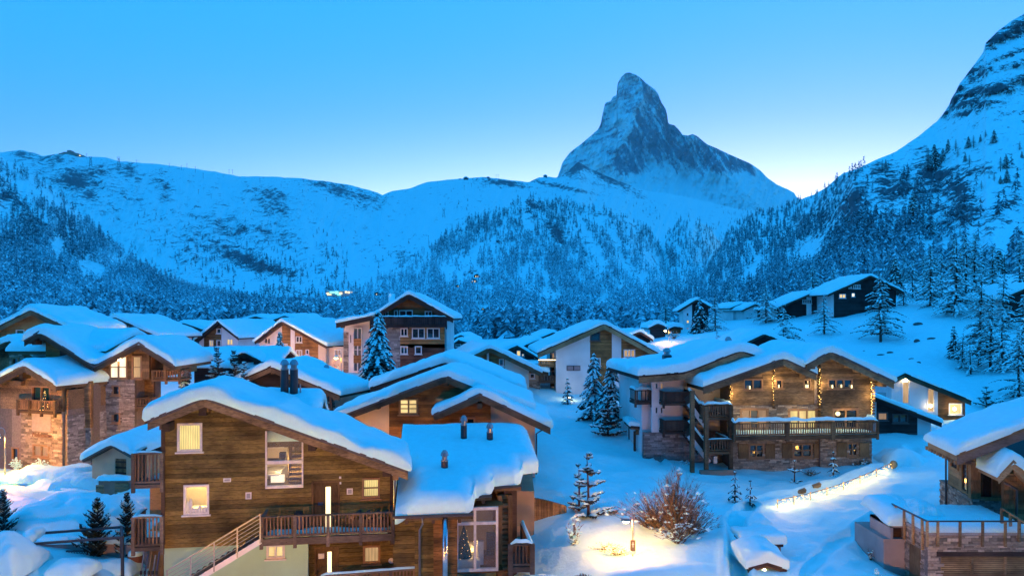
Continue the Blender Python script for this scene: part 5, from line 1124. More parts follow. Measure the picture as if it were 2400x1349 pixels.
# P
Ph = far_house('white and timber chalet with broad brown gable boards right of centre', 76, 1415, 945, [(1260, 826), (1416, 758), (1560, 836)], [(1303, 1383, 'stucco_white'), (1383, 1434, 'clad_brown'), (1434, 1456, 'stucco_white'), (1456, 1548, 'clad_brown')], 3, 10, .55,
          wins=[(1384, 773, 1406, 798, 'glass', 1, 'dark_frame'), (1388, 839, 1407, 856, 'glass_pale', 2), (1462, 819, 1488, 836, 'lit_soft', 3), (1462, 860, 1479, 878, 'glass', 2)], board='wood_light', bh=.55)
a0, a1, b0, b1 = Ph.rect(1328, 856, 1360, 868); gv = box('vent_grille', a0, a1, -.04, 0, b0, b1, M['metal_dark'], Ph.root)
for k_ in range(2): box('vent_louvre', a0 + .06 + k_ * (a1 - a0) / 2, a0 + (k_ + 1) * (a1 - a0) / 2 - .04, -.06, -.041, b0 + .05, b1 - .05, M['metal'], Ph.root)
for (yr_, yf_, ww) in ((842, 856, 'wood_light'), (880, 894, 'wood_dark'), (918, 930, 'wood_dark')): balcony(Ph, 1264, 1302, yr_, yf_, -.3, 1.8, ww, ww, .25, (0, 1), solid=True)
facade(Ph, 1290, 1304, 945, None, [(1293, 826, 1300, 840), (1292, 868, 1301, 888), (1292, 905, 1301, 920)], M['clad_brown'], off=1.8, flat=822)
for (y0_, y1_, kd) in ((826, 840, 'lit_dim'), (868, 888, 'glass'), (905, 920, 'lit_soft')): window(Ph, (1293, y0_, 1300, y1_), kd, 'white_frame', off=1.8)
a_, za_ = Ph.uz(1262, 841, -.35); b_, zb_ = Ph.uz(1302, 841, -.35); bar('light_strip', (a_, -.42, za_ - .08), (b_, -.42, zb_ - .08), .05, .05, M['strip_light'], Ph.root)

# ------------------------------------------------------------------ Q: big stone and timber chalet on the right
Q = House('chalet', 'large stone and aged timber chalet with string lights and long snowy balcony', 52, 1720, 1112, 6)
Q1 = Q.prof([(1648, 905), (1835, 838), (1912, 874)], -1.0); Q2 = Q.prof([(1890, 852), (1945, 822), (2094, 893)], -1.3); Q0 = Q.prof([(1497, 880), (1604, 872), (1736, 820), (1830, 855)], .6)
hQ = [(1743, 888, 1787, 912), (1818, 889, 1834, 909), (1883, 889, 1900, 910)]; hQ2 = [(1940, 888, 1998, 909)]
hQm = [(1735, 957, 1800, 1005), (1848, 958, 1915, 1005)]; hQm2 = [(1952, 957, 2012, 1005)]
hQl = [(1755, 1040, 1790, 1072), (1858, 1039, 1903, 1071)]; hQl2 = [(1986, 1037, 2010, 1068)]
facade(Q, 1714, 1908, 948, Q1, hQ, M['wood_door'], planks=M['wood_aged'], pitch=.19, pk_th=.05, seglen=3.2); facade(Q, 1922, 2043, 1025, Q2, hQ2 + hQm2, M['wood_door'], off=-.25, planks=M['wood_aged'], pitch=.19, pk_th=.05, seglen=3.2)
facade(Q, 1900, 1926, 948, None, (), M['stucco_cream'], off=.15, flat=846)
facade(Q, 1714, 1922, 1112, None, hQm + hQl, M['mortar'], off=.02, flat=948); stone_wall(Q, 1714, 1922, 949, 1110, .02, 'stone', hQm + hQl, .11, .2, .6)
facade(Q, 1922, 2043, 1112, None, hQl2, M['mortar'], off=-.22, flat=1025); stone_wall(Q, 1922, 2043, 1026, 1110, -.22, 'stone', hQl2, .11, .2, .6)
hull(Q, 1716, 2042, 1112, [(a, min(b, 99)) for a, b in Q.prof([(1700, 892), (1835, 842), (1912, 872), (1945, 830), (2090, 893)], -.9)], .35, 9, M['mortar'], .5)
roof(Q, Q0, .6, 9.5, t=.28, snow=.85, board='wood_aged', bh=.5, purlins=False, sig=.6, f0=.55); roof(Q, Q1, -1.0, 7, t=.28, snow=.75, board='wood_aged', bh=.5, mat='wood_beam', f0=.6, sig=.4, tiles=True); roof(Q, Q2, -1.3, 7.5, t=.28, snow=.72, board='wood_aged', bh=.5, mat='wood_beam', f0=.6, sig=.4, tiles=True)
for q in range(7):
    for (pr, y0_) in ((Q1, -.95), (Q2, -1.25)):
        f_ = (q + .7) / 7.5; a, b = pr[1], pr[2]; u = a[0] + (b[0] - a[0]) * f_; z = a[1] + (b[1] - a[1]) * f_
        box('rafter', u - .05, u + .05, y0_, 0, z - .46, z - .29, M['wood_light'], Q.root)
for rc in hQ: window(Q, rc, 'glass', 'frame_wood', 2 if rc[2] - rc[0] > 30 else 1, 1, sill=True)
window(Q, hQ2[0], 'glass', 'frame_wood', 3, 1, off=-.25)
window(Q, hQm[0], ['lit_dim', 'glass_pale', 'lit_dim'], 'frame_wood', 3, 1, off=.02, fw=.12); window(Q, hQm[1], ['lit_curtain', 'lit', 'lit_curtain'], 'frame_wood', 3, 1, off=.02, fw=.12); window(Q, hQm2[0], 'glass', 'frame_wood', 2, 1, off=-.25, fw=.12)
for rc, of in ((hQl[0], .02), (hQl[1], .02), (hQl2[0], -.22)):
    window(Q, rc, 'glass', 'frame_wood', 2, 2, off=of, fw=.09); w_ = rc[2] - rc[0]
    for (xa, xb) in ((rc[0] - 26, rc[0] - 3), (rc[2] + 3, rc[2] + 25)): a0, a1, b0, b1 = Q.rect(xa, rc[1] - 1, xb, rc[3] + 1, of); sh = box('shutter', a0, a1, of - .12, of - .06, b0, b1, M['wood_upright'], Q.root); 
# candles on the upper sills
for (px_, py_) in ((1757, 911), (1825, 908), (1893, 908), (1889, 908), (1947, 908), (1968, 907), (1992, 908)):
    u, z = Q.uz(px_, py_, -.1); m = MB(); m.lathe([(.05, 0), (.05, .2), (.01, .22)], (u, -.32 if px_ > 1920 else -.12, z), 8); m.build('candle', M['lit_hot'], Q.root)
balcony(Q, 1722, 2058, 990, 1020, 1.5, 0, 'wood_beam', 'baluster_wood', .16, (0, .36, .37, .68, .69, 1), snowcap=.32, floor_snow=.25, floor_t=.25)
# strings of lights beside the log corners and the lamps that wash the walls
r_ = random.Random(11)
for (px_, y0_, y1_, of, n_) in ((1712, 905, 962, -.12, 16), (1812, 868, 940, -.1, 18), (1921, 865, 950, -.3, 22), (2043, 895, 975, -.4, 24)):
    sl = empty('light_string', (0, 0, 0), 0, Q.root)
    for q in range(n_):
        py_ = y0_ + (y1_ - y0_) * q / n_; u, z = Q.uz(px_ + r_.uniform(-2.5, 2.5), py_, of); m = MB(); m.lathe([(.004, -.03), (.028, 0), (.004, .03)], (u, of - .05, z), 6); m.build('fairy_bulb', M['fairy'], sl)
    u, z = Q.uz(px_, (y0_ + y1_) / 2 - 10, of); lamp_light('string_glow', (u, of - .35, z), 70, (1, .62, .26), .3, sl)
    for q in range(int((y1_ - y0_ + 30) / 7)):
        uu, zz = Q.uz(px_, y0_ - 5 + q * 7, of + .1); m = MB(); m.tube([(uu, of - .2, zz), (uu, of + .3, zz)], .075, 7); m.build('log_end', M['wood_aged'], Q.root)
for px_ in (1770, 1880, 1990): u, z = Q.uz(px_, 975, -.9); lamp_light('balcony_lamp', (u, -.9, z), 42, (1, .62, .26), .15, Q.root)
# left part: white wall, outside stairs and landings
facade(Q, 1528, 1600, 1012, Q0, [(1534, 896, 1543, 912), (1546, 896, 1555, 912), (1534, 952, 1543, 970), (1546, 952, 1555, 970)], M['stucco_white'], off=1.6)
for rc, kd in (((1534, 896, 1543, 912), 'glass'), ((1546, 896, 1555, 912), 'lit_dim'), ((1534, 952, 1543, 970), 'glass'), ((1546, 952, 1555, 970), 'glass')): window(Q, rc, kd, 'white_frame', off=1.6)
facade(Q, 1600, 1716, 1012, Q0, (), M['stucco_white'], off=2.2); facade(Q, 1508, 1716, 1112, None, [(1574, 1020, 1580, 1045)], M['mortar'], off=1.7, flat=1011); stone_wall(Q, 1508, 1716, 1012, 1098, 1.7, 'stone_grey', (), .12, .2, .6)
hull(Q, 1528, 1716, 1112, Q0, 2.5, 9, M['stucco_white'], .5)
for (yr_, yf_) in ((918, 944), (985, 1011)): balcony(Q, 1556, 1626, yr_, yf_, -.5, 2.2, 'wood_dark', 'wood_dark', .2, (0, 1), solid=True)
balcony(Q, 1650, 1716, 950, 978, .9, 2.2, 'wood_beam', 'baluster_wood', .17, (0, 1), snowcap=.25); balcony(Q, 1660, 1716, 1030, 1058, 1.0, 2.2, 'wood_beam', 'baluster_wood', .17, (0, 1), snowcap=.1)
balcony(Q, 1490, 1528, 915, 942, -1.7, 3.4, 'wood_dark', 'wood_dark', .25, (0, 1), snowcap=.25)
for px_, y0_ in ((1655, 955), (1712, 955), (1622, 918)): u, z = Q.uz(px_, y0_, -.85); zb2 = Q.uz(px_, 1100, -.85)[1]; box('stair_post', u - .13, u + .13, -1.0, -.74, zb2 - .3, z + .1, M['wood_beam'], Q.root)
for (x0_, y0_, x1_, y1_) in ((1612, 925, 1655, 985), (1612, 1000, 1660, 1062)):
    st = empty('outside_stair', (0, 0, 0), 0, Q.root); a, za = Q.uz(x0_, y0_, .3); b, zb2 = Q.uz(x1_, y1_, .3)
    for k_ in (.1, 1.5): bar('stair_parapet', (a, k_, za), (b, k_, zb2), .06, .85, M['wood_dark'], st)
    bar('parapet_snow', (a, .1, za + .47), (b, .1, zb2 + .47), .2, .14, M['snow'], st); bar('stringer', (a, .1, za - .55), (b, .1, zb2 - .55), .1, .3, M['stucco_white'], st)
    for k_ in range(9): f_ = k_ / 8; u = a + (b - a) * f_; z = za - .3 + (zb2 - za) * f_; box('tread', u - .16, u + .16, .13, 1.47, z - .08, z, M['concrete'], st)
# low masonry at the foot of the stairs
a0, a1, b0, b1 = Q.rect(1640, 1100, 1722, 1116, -1.2); box('garden_wall', a0, a1, -1.4, -1.1, b0 - .6, b1, M['rubble'], Q.root)
u, z = Q.uz(1675, 1075, -1.0); ln = MB(); ln.box(u - .12, u + .12, -1.15, -.95, z - .25, z + .2); ln.build('wall_lantern', M['metal'], Q.root)
u, z = Q.uz(1707, 812, 3); chimney(Q, u, 3, z - 2.2, 2.4, .22, True); u, z = Q.uz(1563, 835, 5); chimney(Q, u, 5, z - .7, .8, .28, True, True)
lamp_light('yard_lamp', (Q.uz(1560, 1010, 3.5)[0] - 1.2, 4.0, Q.uz(1560, 1020)[1]), 120, WARM, .15, Q.root)
# lean-to wood store left of it
W = House('wood_store', 'small dark wood store with lit snow cap left of the large stone chalet', 55, 1515, 1062, 0, 'shed'); Wp = W.prof([(1478, 998), (1528, 1002)], -.5); roof(W, Wp, -.5, 2.6, snow=.5, bh=.2)
for px_ in (1488, 1524): u, z = W.uz(px_, 1010); box('post', u - .08, u + .08, 0, .16, -.4, z, M['wood_dark'], W.root)
box('back_wall', W.uz(1484, 1050)[0], W.uz(1526, 1050)[0], 2.2, 2.3, -.4, W.uz(1500, 1008)[1], M['wood_dark'], W.root)

# ------------------------------------------------------------------ R: two modern houses behind
R1 = far_house('modern white house with tall lit windows and star bright lamp behind the stone chalet', 66, 2180, 1010, [(2082, 893), (2120, 875), (2275, 938)], [(2090, 2113, 'stucco_white'), (2113, 2133, 'stucco_white'), (2133, 2172, 'stucco_white'), (2172, 2198, 'stucco_white'), (2198, 2262, 'clad_brown')], 4, 8, .5,
    wins=[(2114, 894, 2131, 945, 'lit_soft', 1), (2173, 910, 2190, 965, 'lit_soft', 1), (2224, 945, 2254, 970, 'lit', 1)], board='wood_beam', bh=.4)
for (px_, py_, pw) in ((2122, 890, 8), (2180, 950, 0), (2236, 957, 28)):
    u, z = R1.uz(px_, py_, -.15); m = MB(); m.lathe([(.01, -.16), (.12, -.07), (.15, 0), (.12, .07), (.01, .16)], (u, -.22, z), 10); m.build('wall_lamp', M['bulb'], R1.root)
    if pw: lamp_light('wall_lamp_light', (u, -.6, z), pw, (1, .62, .25), .12, R1.root)
R2 = House('house', 'dark clad house with single slope snow roof right of the stone chalet', 60, 2110, 1085, 0, 'house')
Rp = R2.prof([(2040, 926), (2206, 990)], -.6); hR = [(2057, 966, 2080, 984, 1), (2092, 970, 2127, 990, 2), (2058, 1014, 2078, 1032, 1), (2112, 1015, 2148, 1038, 2)]
facade(R2, 2046, 2057, 1085, Rp, (), M['stucco_white']); facade(R2, 2055, 2150, 1085, Rp, [h[:4] for h in hR], M['clad_dark'], off=-.05); facade(R2, 2150, 2182, 1085, Rp, (), M['stucco_white']); hull(R2, 2047, 2181, 1085, Rp, .3, 5, M['stucco_white'], .35)
roof(R2, Rp, -.6, 5, snow=.55, board='wood_black', f0=.6, purlins=False)
for h in hR: window(R2, h[:4], ('lit_dim', 'glass', 'lit_dim', 'glass_pale')[hR.index(h)], 'dark_frame', h[4], 1, off=-.05)
m = MB(); u, z = R2.uz(2062, 918, 2); m.box(u - .35, u + .35, 1.7, 2.3, z - .8, z); m.build('chimney', M['metal'], R2.root)

# ------------------------------------------------------------------ S: chalet at the right edge with terrace and garage
S = House('chalet', 'timber chalet with glass front and stone base at the right edge', 38, 2280, 1215, -11)
Sp = S.prof([(2243, 1064), (2520, 957), (2800, 1064)], -1.4)
zS = S.uz(2290, 1168)[1]
box('stone_base', .0, 9, .02, 4.5, -1.5, zS, M['mortar'], S.root); stone_wall(S, 2280, 2420, 1170, 1245, 0, 'stone_grey', (), .1, .18, .5); stone_wall(S, 0, 0, 0, 0, mat='stone', axis='y', upos=-.0, y0=.0, y1=4.5, z0=-1.0, z1=zS)
# left side wall of boards with openings, seen obliquely
zt2 = Sp[0][1] + .55
sw = box('wall', .05, .2, .1, 3.4, zS, zt2, M['wood_door'], S.root)
z = zS; r_ = random.Random(21)
while z < zt2 - .05:
    for (ya, yb2) in ((.1, .6), (.6, 1.3), (1.3, 1.9), (1.9, 3.4)):
        if ya == .6 and zS + .2 < z < zS + 2.3: continue
        if ya == 1.9 and zS + 1.05 < z < zS + 2.1:
            box('plank', .02, .05, 2.9, 3.4, z + .005, z + .195, M['wood_light'], S.root); continue
        box('plank', .02, .05, ya, yb2, z + .005, z + .195, M['wood_light'], S.root)
    z += .2
for (ya, yb2, z0_, z1_) in ((.65, 1.25, zS + .2, zS + 2.3), (1.95, 2.85, zS + 1.08, zS + 2.1)):
    m = MB(); m.box(-.06, .04, ya - .08, ya, z0_ - .08, z1_ + .08); m.box(-.06, .04, yb2, yb2 + .08, z0_ - .08, z1_ + .08); m.box(-.06, .04, ya, yb2, z1_, z1_ + .08); m.box(-.06, .04, ya, yb2, z0_ - .08, z0_); w = m.build('window', M['wood_light'], S.root); box('pane', .01, .045, ya, yb2, z0_, z1_, M['glass'], w)
a0, a1, b0, b1 = S.rect(2266, 1160, 2280, 1205); 
for px_ in (2286, 2337): u = S.uz(px_, 1100)[0]; box('corner_post', u - .22, u + .22, -.05, .3, zS, ptop(Sp, u) - .3, M['wood_upright'], S.root)
u2 = S.uz(2420, 1100)[0]; ua, ub = S.uz(2306, 1100)[0], S.uz(2336, 1100)[0]; zmid = S.uz(2350, 1086)[1]
gw = empty('window', (0, 0, 0), 0, S.root); gw['label'] = 'tall glass front reflecting the sky'
for (a, b) in ((ua - .1, ub - .2), (ub + .25, u2 + 2)):
    box('pane', a, b, .1, .13, zS + .1, zmid - .08, M['glass'], gw); box('pane', a, b, .1, .13, zmid + .08, ptop(Sp, a) - .35, M['glass'], gw)
bar('transom', (ua - .2, .05, zmid), (u2 + 2, .05, zmid), .16, .14, M['wood_upright'], gw); bar('sill_beam', (ua - .2, .05, zS + .02), (u2 + 2, .05, zS + .02), .2, .16, M['wood_upright'], gw)
box('wall', .2, 9, .3, 3.6, zS, Sp[0][1] + .5, M['wood_dark'], S.root)
roof(S, Sp, -1.4, 2.7, t=.34, snow=.7, board='wood_grey', bh=.5, mat='wood_light', sig=.5, f0=.6, seed=44)
for q in range(11): y = -1.2 + q * .41; box('rafter_end', Sp[0][0] - .02, Sp[0][0] + .9, y, y + .16, Sp[0][1] - .52, Sp[0][1] - .34, M['wood_light'], S.root)
downpipe(S, [(-.25, 3.3, zt2 - .3), (-.12, 3.3, zt2 - .7), (-.12, 3.3, -.6)], .05)
# porch roof at the right edge
Sq = S.prof([(2340, 1112), (2373, 1078), (2480, 1180)], -2.4); roof(S, Sq, -2.4, .0, t=.3, snow=.75, board='wood_light', bh=.4, mat='wood_light', seed=47, f0=.6); facade(S, 2352, 2440, 1225, Sq, (), M['wood_door'], off=-1.2, planks=M['wood_upright'], pitch=.22)
downpipe(S, [(S.uz(2355, 1130, -2)[0], -2.0, S.uz(2355, 1130, -2)[1]), (S.uz(2384, 1150, -1.8)[0], -1.8, S.uz(2384, 1146, -1.8)[1]), (S.uz(2384, 1150, -1.8)[0], -1.7, S.uz(2384, 1215, -1.8)[1])], .06)
# garage block and terrace in front
T_ = House('garage', 'stone garage with slatted wooden door and glass railed terrace on top', 33.5, 2175, 1430, 0, 'garage')
zt3 = T_.uz(2250, 1254)[1]; u0 = T_.uz(2174, 1300)[0]; u1 = T_.uz(2440, 1300)[0]; dR = T_.rect(2205, 1302, 2440, 1430)
facade(T_, 2174, 2440, 1430, None, [(2205, 1302, 2440, 1430)], M['mortar'], flat=1254); stone_wall(T_, 2174, 2440, 1254, 1430, 0, 'stone', [(2203, 1300, 2442, 1430)], .11, .18, .6)
box('wall', u0 + .05, u1, .3, 4.4, 0, zt3 - .02, M['mortar'], T_.root); stone_wall(T_, 0, 0, 0, 0, mat='stone', axis='y', upos=u0 + .05, y0=0.0, y1=4.4, z0=0, z1=zt3)
z = dR[2]
gd = empty('garage_door', (0, 0, 0), 0, T_.root); box('door_leaf', dR[0], dR[1], .16, .2, dR[2], dR[3], M['wood_dark'], gd)
while z < dR[3] - .05: box('slat', dR[0] + .05, dR[1], .09, .15, z, z + .055, M['wood_light'], gd); z += .085
for px_ in (2205, 2281, 2359): u = T_.uz(px_, 1310)[0]; box('door_stile', u - .05, u + .05, .06, .16, dR[2], dR[3], M['wood_light'], gd)
bar('lintel', (dR[0] - .2, .02, dR[3] + .1), (dR[1], .02, dR[3] + .1), .2, .2, M['wood_dark'], T_.root)
box('side_door', u0 - .02, u0 + .04, .6, 1.5, .3, 2.5, M['wood_upright'], T_.root)
box('terrace', u0, u1, .02, 4.4, zt3 - .02, zt3 + .1, M['concrete'], T_.root); snow_grid(np.linspace(u0 + .05, u1, 40), np.linspace(.1, 4.3, 30), lambda A, B: A * 0 + zt3 + .1 + .55 * np.exp(-((A - u0 - .5) / .8) ** 2) * sstep(1.0, 4, B), .22, 91, 'terrace_snow', T_.root, mat=M['rough_snow'], f0=.4, wob=.04, r=.3)
gr = empty('glass_railing', (0, 0, 0), 0, T_.root); zr2 = T_.uz(2250, 1219)[1]; zlow = T_.uz(2250, 1284)[1]
pxs = [2172, 2197, 2249, 2302, 2355, 2410]
for px_ in pxs: u = T_.uz(px_, 1250, -.06)[0]; box('rail_post', u - .045, u + .045, -.14, -.05, zlow + .1, zr2, M['wood_light'], gr)
for a, b in zip(pxs[:-1], pxs[1:]): ua, ub = T_.uz(a, 1250, -.03)[0] + .07, T_.uz(b, 1250, -.03)[0] - .07; box('glass_panel', ua, ub, -.035, -.02, zt3 + .05, zr2 - .03, M['glass_clear'], gr)
bar('top_rail', (u0 - .05, -.1, zr2), (u1, -.1, zr2), .08, .05, M['metal_dark'], gr)
for q in range(6):
    y = .3 + q * .78; box('rail_post', u0 - .12, u0 - .03, y - .045, y + .045, zt3 - .7, zr2, M['wood_light'], gr)
    if q < 5: box('glass_panel', u0 - .02, u0 - .005, y + .06, y + .72, zt3 + .05, zr2 - .03, M['glass_clear'], gr)
bar('top_rail', (u0 - .08, -.1, zr2), (u0 - .08, 4.3, zr2), .08, .05, M['metal_dark'], gr)
a, za = T_.uz(2348, 1190, .8); b, zb2 = T_.uz(2410, 1228, -.6)
for k_ in range(4): f_ = k_ / 3; u = a + (b - a) * f_; z = za + (zb2 - za) * f_; box('rail_post', u - .05, u + .05, .8 - 1.4 * f_ - .05, .8 - 1.4 * f_ + .05, z - 1.0, z, M['wood_light'], gr)
bar('top_rail', (a, .8, za), (b, -.6, zb2), .09, .06, M['wood_light'], gr)
# concrete cellar entrance beside the garage
K_ = House('cellar_entrance', 'small concrete cellar box with dark hatch and snow hood beside the garage', 35.5, 2110, 1340, 0, 'concrete box')
a0, a1, b0, b1 = K_.rect(2071, 1262, 2150, 1330); box('wall', a0, a1, 0, 3, -1, b1, M['concrete'], K_.root); a2, a3, b2, b3 = K_.rect(2086, 1230, 2146, 1264); 
m = MB(); m.box(a2, a2 + .12, -.05, 2, b2, b3); m.box(a3 - .12, a3, -.05, 2, b2, b3); m.box(a2, a3, -.05, 2, b3 - .1, b3); m.build('hood', M['concrete'], K_.root)
box('hatch', a2 + .12, a3 - .12, .3, .36, b2, b3 - .1, M['wood_dark'], K_.root); snow_grid(np.linspace(a2 - .1, a3 + .1, 20), np.linspace(-.1, 2.6, 18), lambda A, B: A * 0 + b3 + .3 * sstep(0, 2, B), .5, 93, 'snow_cap', K_.root, f0=.4)
# wooden hut at the bottom, lantern by its door
T2 = House('hut', 'tiny wooden hut with tall snow cap at the bottom edge', 33.8, 1797, 1400, 0, 'hut')
Tp = T2.prof([(1752, 1330), (1797, 1318), (1842, 1332)], -.4); facade(T2, 1762, 1836, 1400, Tp, (), M['wood_light'], drop=.1); hull(T2, 1762, 1836, 1400, Tp, .3, 1.6, M['wood_light'], .2); roof(T2, Tp, -.4, 1.7, t=.12, snow=.85, board='wood_aged', bh=.18, purlins=False, f0=.7, seed=12)
u, z = T2.uz(1792, 1338, -.3); m = MB(); m.lathe([(.02, -.1), (.06, -.08), (.07, .06), (.02, .12)], (u, -.28, z), 8); m.build('door_lantern', M['bulb'], T2.root); lamp_light('lantern_light', (u, -.55, z), 40, WARM, .06, T2.root)
box('door', *T2.rect(1775, 1340, 1800, 1400)[:2], -.05, -.005, *T2.rect(1775, 1340, 1800, 1400)[2:], M['wood_upright'], T2.root)
T3 = House('snow_shelter', 'flat roofed little shelter under a snow slab behind the tiny hut', 36, 1790, 1330, 0, 'shelter'); T3p = T3.prof([(1748, 1275), (1836, 1273)], -.3); roof(T3, T3p, -.3, 1.6, t=.15, snow=.6, boards=False, f0=.7, seed=14); _q = T3.rect(1755, 1280, 1830, 1340); box('wall', _q[0], _q[1], 0, 1.4, _q[2], _q[3], M['rubble'], T3.root)

# ------------------------------------------------------------------ U: old plastered hut on the left
U = House('stone_hut', 'old plastered stone hut with wooden door and slab roof on the left', 45, 260, 1150, -14, 'hut')
Up = U.prof([(196, 1076), (263, 1040), (312, 1068)], -.4); hU = [(270, 1074, 296, 1116)]
facade(U, 216, 308, 1150, Up, hU, M['stucco_beige'], drop=.12); hull(U, 217, 307, 1150, Up, .35, 4.2, M['stucco_beige'], .2); roof(U, Up, -.4, 4.4, t=.15, snow=.65, board='wood_beam', bh=.16, tiles=True, f0=.5, purlins=False, seed=19, back_drop=-.5)
a0, a1, b0, b1 = U.rect(*hU[0]); dd = empty('door', (0, 0, 0), 0, U.root)
for q in range(4): w_ = (a1 - a0) / 4; box('door_board', a0 + q * w_ + .008, a0 + (q + 1) * w_ - .008, .05, .1, b0, b1, M['wood_upright'], dd)
for z in (b0 + .2, (b0 + b1) / 2, b1 - .2): box('ledge', a0, a1, .02, .05, z - .05, z + .05, M['wood_dark'], dd)
lw = House('rubble_wall', 'low rubble wall with snow cap and woodpile before the old hut', 43.5, 270, 1155, 0, 'wall'); a0, a1, b0, b1 = lw.rect(231, 1120, 304, 1150); box('wall', a0, a1, 0, .5, -.3, b1 - .1, M['rubble'], lw.root); snow_grid(np.linspace(a0 - .1, a1 + .05, 20), np.linspace(-.15, .7, 8), lambda A, B: A * 0 + b1 - .1, .2, 55, 'snow_cap', lw.root, f0=.4)
for q in range(7): m = MB(); m.tube([(a0 + .05, -.35, -.1 + q * .1), (a0 + .45, -.3, -.1 + q * .1)], .05, 6); m.build('log', M['wood_aged'], lw.root)
for q in range(4): box('board', a1 - .8, a1 - .05, -.1, -.04, -.1 + q * .18, .04 + q * .18, M['wood_aged'], lw.root)

# ------------------------------------------------------------------ trees
def trunk_mesh(h, r, seed, bend=.02):
    rr = random.Random(seed); m = MB(); pts = []; rad = []
    for i in range(8):
        t = i / 7; pts.append((math.sin(t * 3 + seed) * bend * h * t, math.cos(t * 2.3 + seed) * bend * h * t, t * h - .4 * (i == 0))); rad.append(r * (1 - .93 * t) + .006)
    m.tube(pts, rad, 7); me = bpy.data.meshes.new('trunk'); me.from_pydata(m.v, [], m.f); me.materials.append(M['bark']); me.update(); return me

def tri_mesh(name, V, mats, midx=None):
    o = npmesh(name, V.reshape(-1, 3), np.arange(len(V.reshape(-1, 3))).reshape(-1, 3), mats, linked=False, midx=midx); me = o.data; bpy.data.objects.remove(o); return me

def conifer(h, width, seed, kind='spruce', snow=.6, bare=.06, dens=1.0):
    """returns meshes trunk, crown, snow for one conifer standing at the origin"""
    r = np.random.default_rng(seed); W = width / 2
    nw = int(h / {'spruce': .30, 'juniper': .17}.get(kind, .42) * dens); nb = 8 if kind == 'spruce' else 7
    zz = np.repeat(np.linspace(bare, .985, nw), nb) + r.normal(0, .008 if kind == 'spruce' else .02, nw * nb); n = len(zz); zz = np.clip(zz, bare, .99)
    az = r.random(n) * 2 * np.pi
    if kind == 'spruce': Lb = W * (1 - zz) ** .8 * r.uniform(.72, 1.1, n) + .02 * h; up, dr = .12, .55
    else: Lb = W * np.minimum(1, (1 - zz) * 1.35) ** .85 * r.uniform(.25, 1.2, n) + .015 * h; up, dr = .22, .42
    if kind == 'pine': up, dr = .35, .12
    if kind == 'juniper': up, dr = .9, .1
    k = 7 if kind != 'larch' else 9
    s = np.tile(np.linspace(.16, 1, k), (n, 1)) + r.normal(0, .03, (n, k)); Lx = Lb[:, None] * s
    dirx, diry = np.cos(az)[:, None], np.sin(az)[:, None]
    px, py = dirx * Lx, diry * Lx; pz = zz[:, None] * h + Lb[:, None] * (up * s - dr * s * s)
    cs = (.07 * h ** .5 + Lb * .16)[:, None] * r.uniform(.7, 1.25, (n, k)) * (1.05 - .35 * s)
    if kind == 'larch': cs = cs * .42; pz = pz + Lb[:, None] * s * r.normal(0, .16, (n, 1))
    C = np.stack([px, py, pz], -1)
    D = np.stack([dirx + 0 * s, diry + 0 * s, up - 2 * dr * s], -1); D /= np.linalg.norm(D, axis=-1, keepdims=True)
    Sd = np.stack([-diry + 0 * s, dirx + 0 * s, 0 * s], -1)
    tris = []
    for q in (range(4) if kind != 'larch' else (0, 1, 2)):              # needle sprays: two sideways, two hanging
        side = (1, -1, .35, -.35)[q]; hang = (.25, .25, 1.0, .8)[q]
        a = C - D * cs[..., None] * .55; b = C + D * cs[..., None] * r.uniform(.5, .95, (n, k, 1))
        c = C + Sd * cs[..., None] * side * r.uniform(.6, 1.1, (n, k, 1)) - np.array([0, 0, 1.0]) * cs[..., None] * hang * r.uniform(.35, .8, (n, k, 1))
        tris.append(np.stack([a, b, c], -2))
    needle = np.concatenate([t.reshape(-1, 3, 3) for t in tris])
    # bough wood
    b0 = np.stack([0 * zz, 0 * zz, zz * h], -1); tip = C[:, -1]; mid = C[:, k // 2]; w = np.maximum(.012 * h ** .5, Lb * .018)[:, None]
    up_ = np.array([0, 0, 1.0]); wood = np.concatenate([np.stack([b0 + up_ * w, b0 - up_ * w, mid], 1), np.stack([mid + up_ * w * .7, mid - up_ * w * .7, tip], 1)])
    crown = np.concatenate([needle, wood]); mi = np.concatenate([np.zeros(len(needle), int), np.ones(len(wood), int)])
    crown_me = tri_mesh('crown', crown, [M['needles_pale' if kind in ('larch', 'pine') else 'needles'], M['bark']], mi)
    # snow lying along the boughs
    keep = r.random((n, k)) < snow * ((.55 + .6 * s) if kind != 'larch' else (.75 + .4 * s)); Cs = C[keep]; ds = D[keep]; ss = Sd[keep]; c_ = cs[keep][:, None] * r.uniform(.55, 1.15, (keep.sum(), 1)) * (1.75 if kind == 'larch' else 1.0); thick = .34
    lift = up_ * c_ * .22
    a = Cs - ds * c_ * .7 + lift; b = Cs + ds * c_ * .75 + lift * .6; c = Cs + ss * c_ * .62 - up_ * c_ * .08; d = Cs - ss * c_ * .62 - up_ * c_ * .08; top = Cs + up_ * c_ * ((thick + .15) if kind != 'larch' else .3)
    sn = np.concatenate([np.stack([a, c, top], 1), np.stack([c, b, top], 1), np.stack([b, d, top], 1), np.stack([d, a, top], 1)])
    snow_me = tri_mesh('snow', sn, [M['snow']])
    snow_me.polygons.foreach_set('use_smooth', np.zeros(len(snow_me.polygons), dtype=bool))
    return trunk_mesh(h, .022 * h ** .9 + .02, seed), crown_me, snow_me

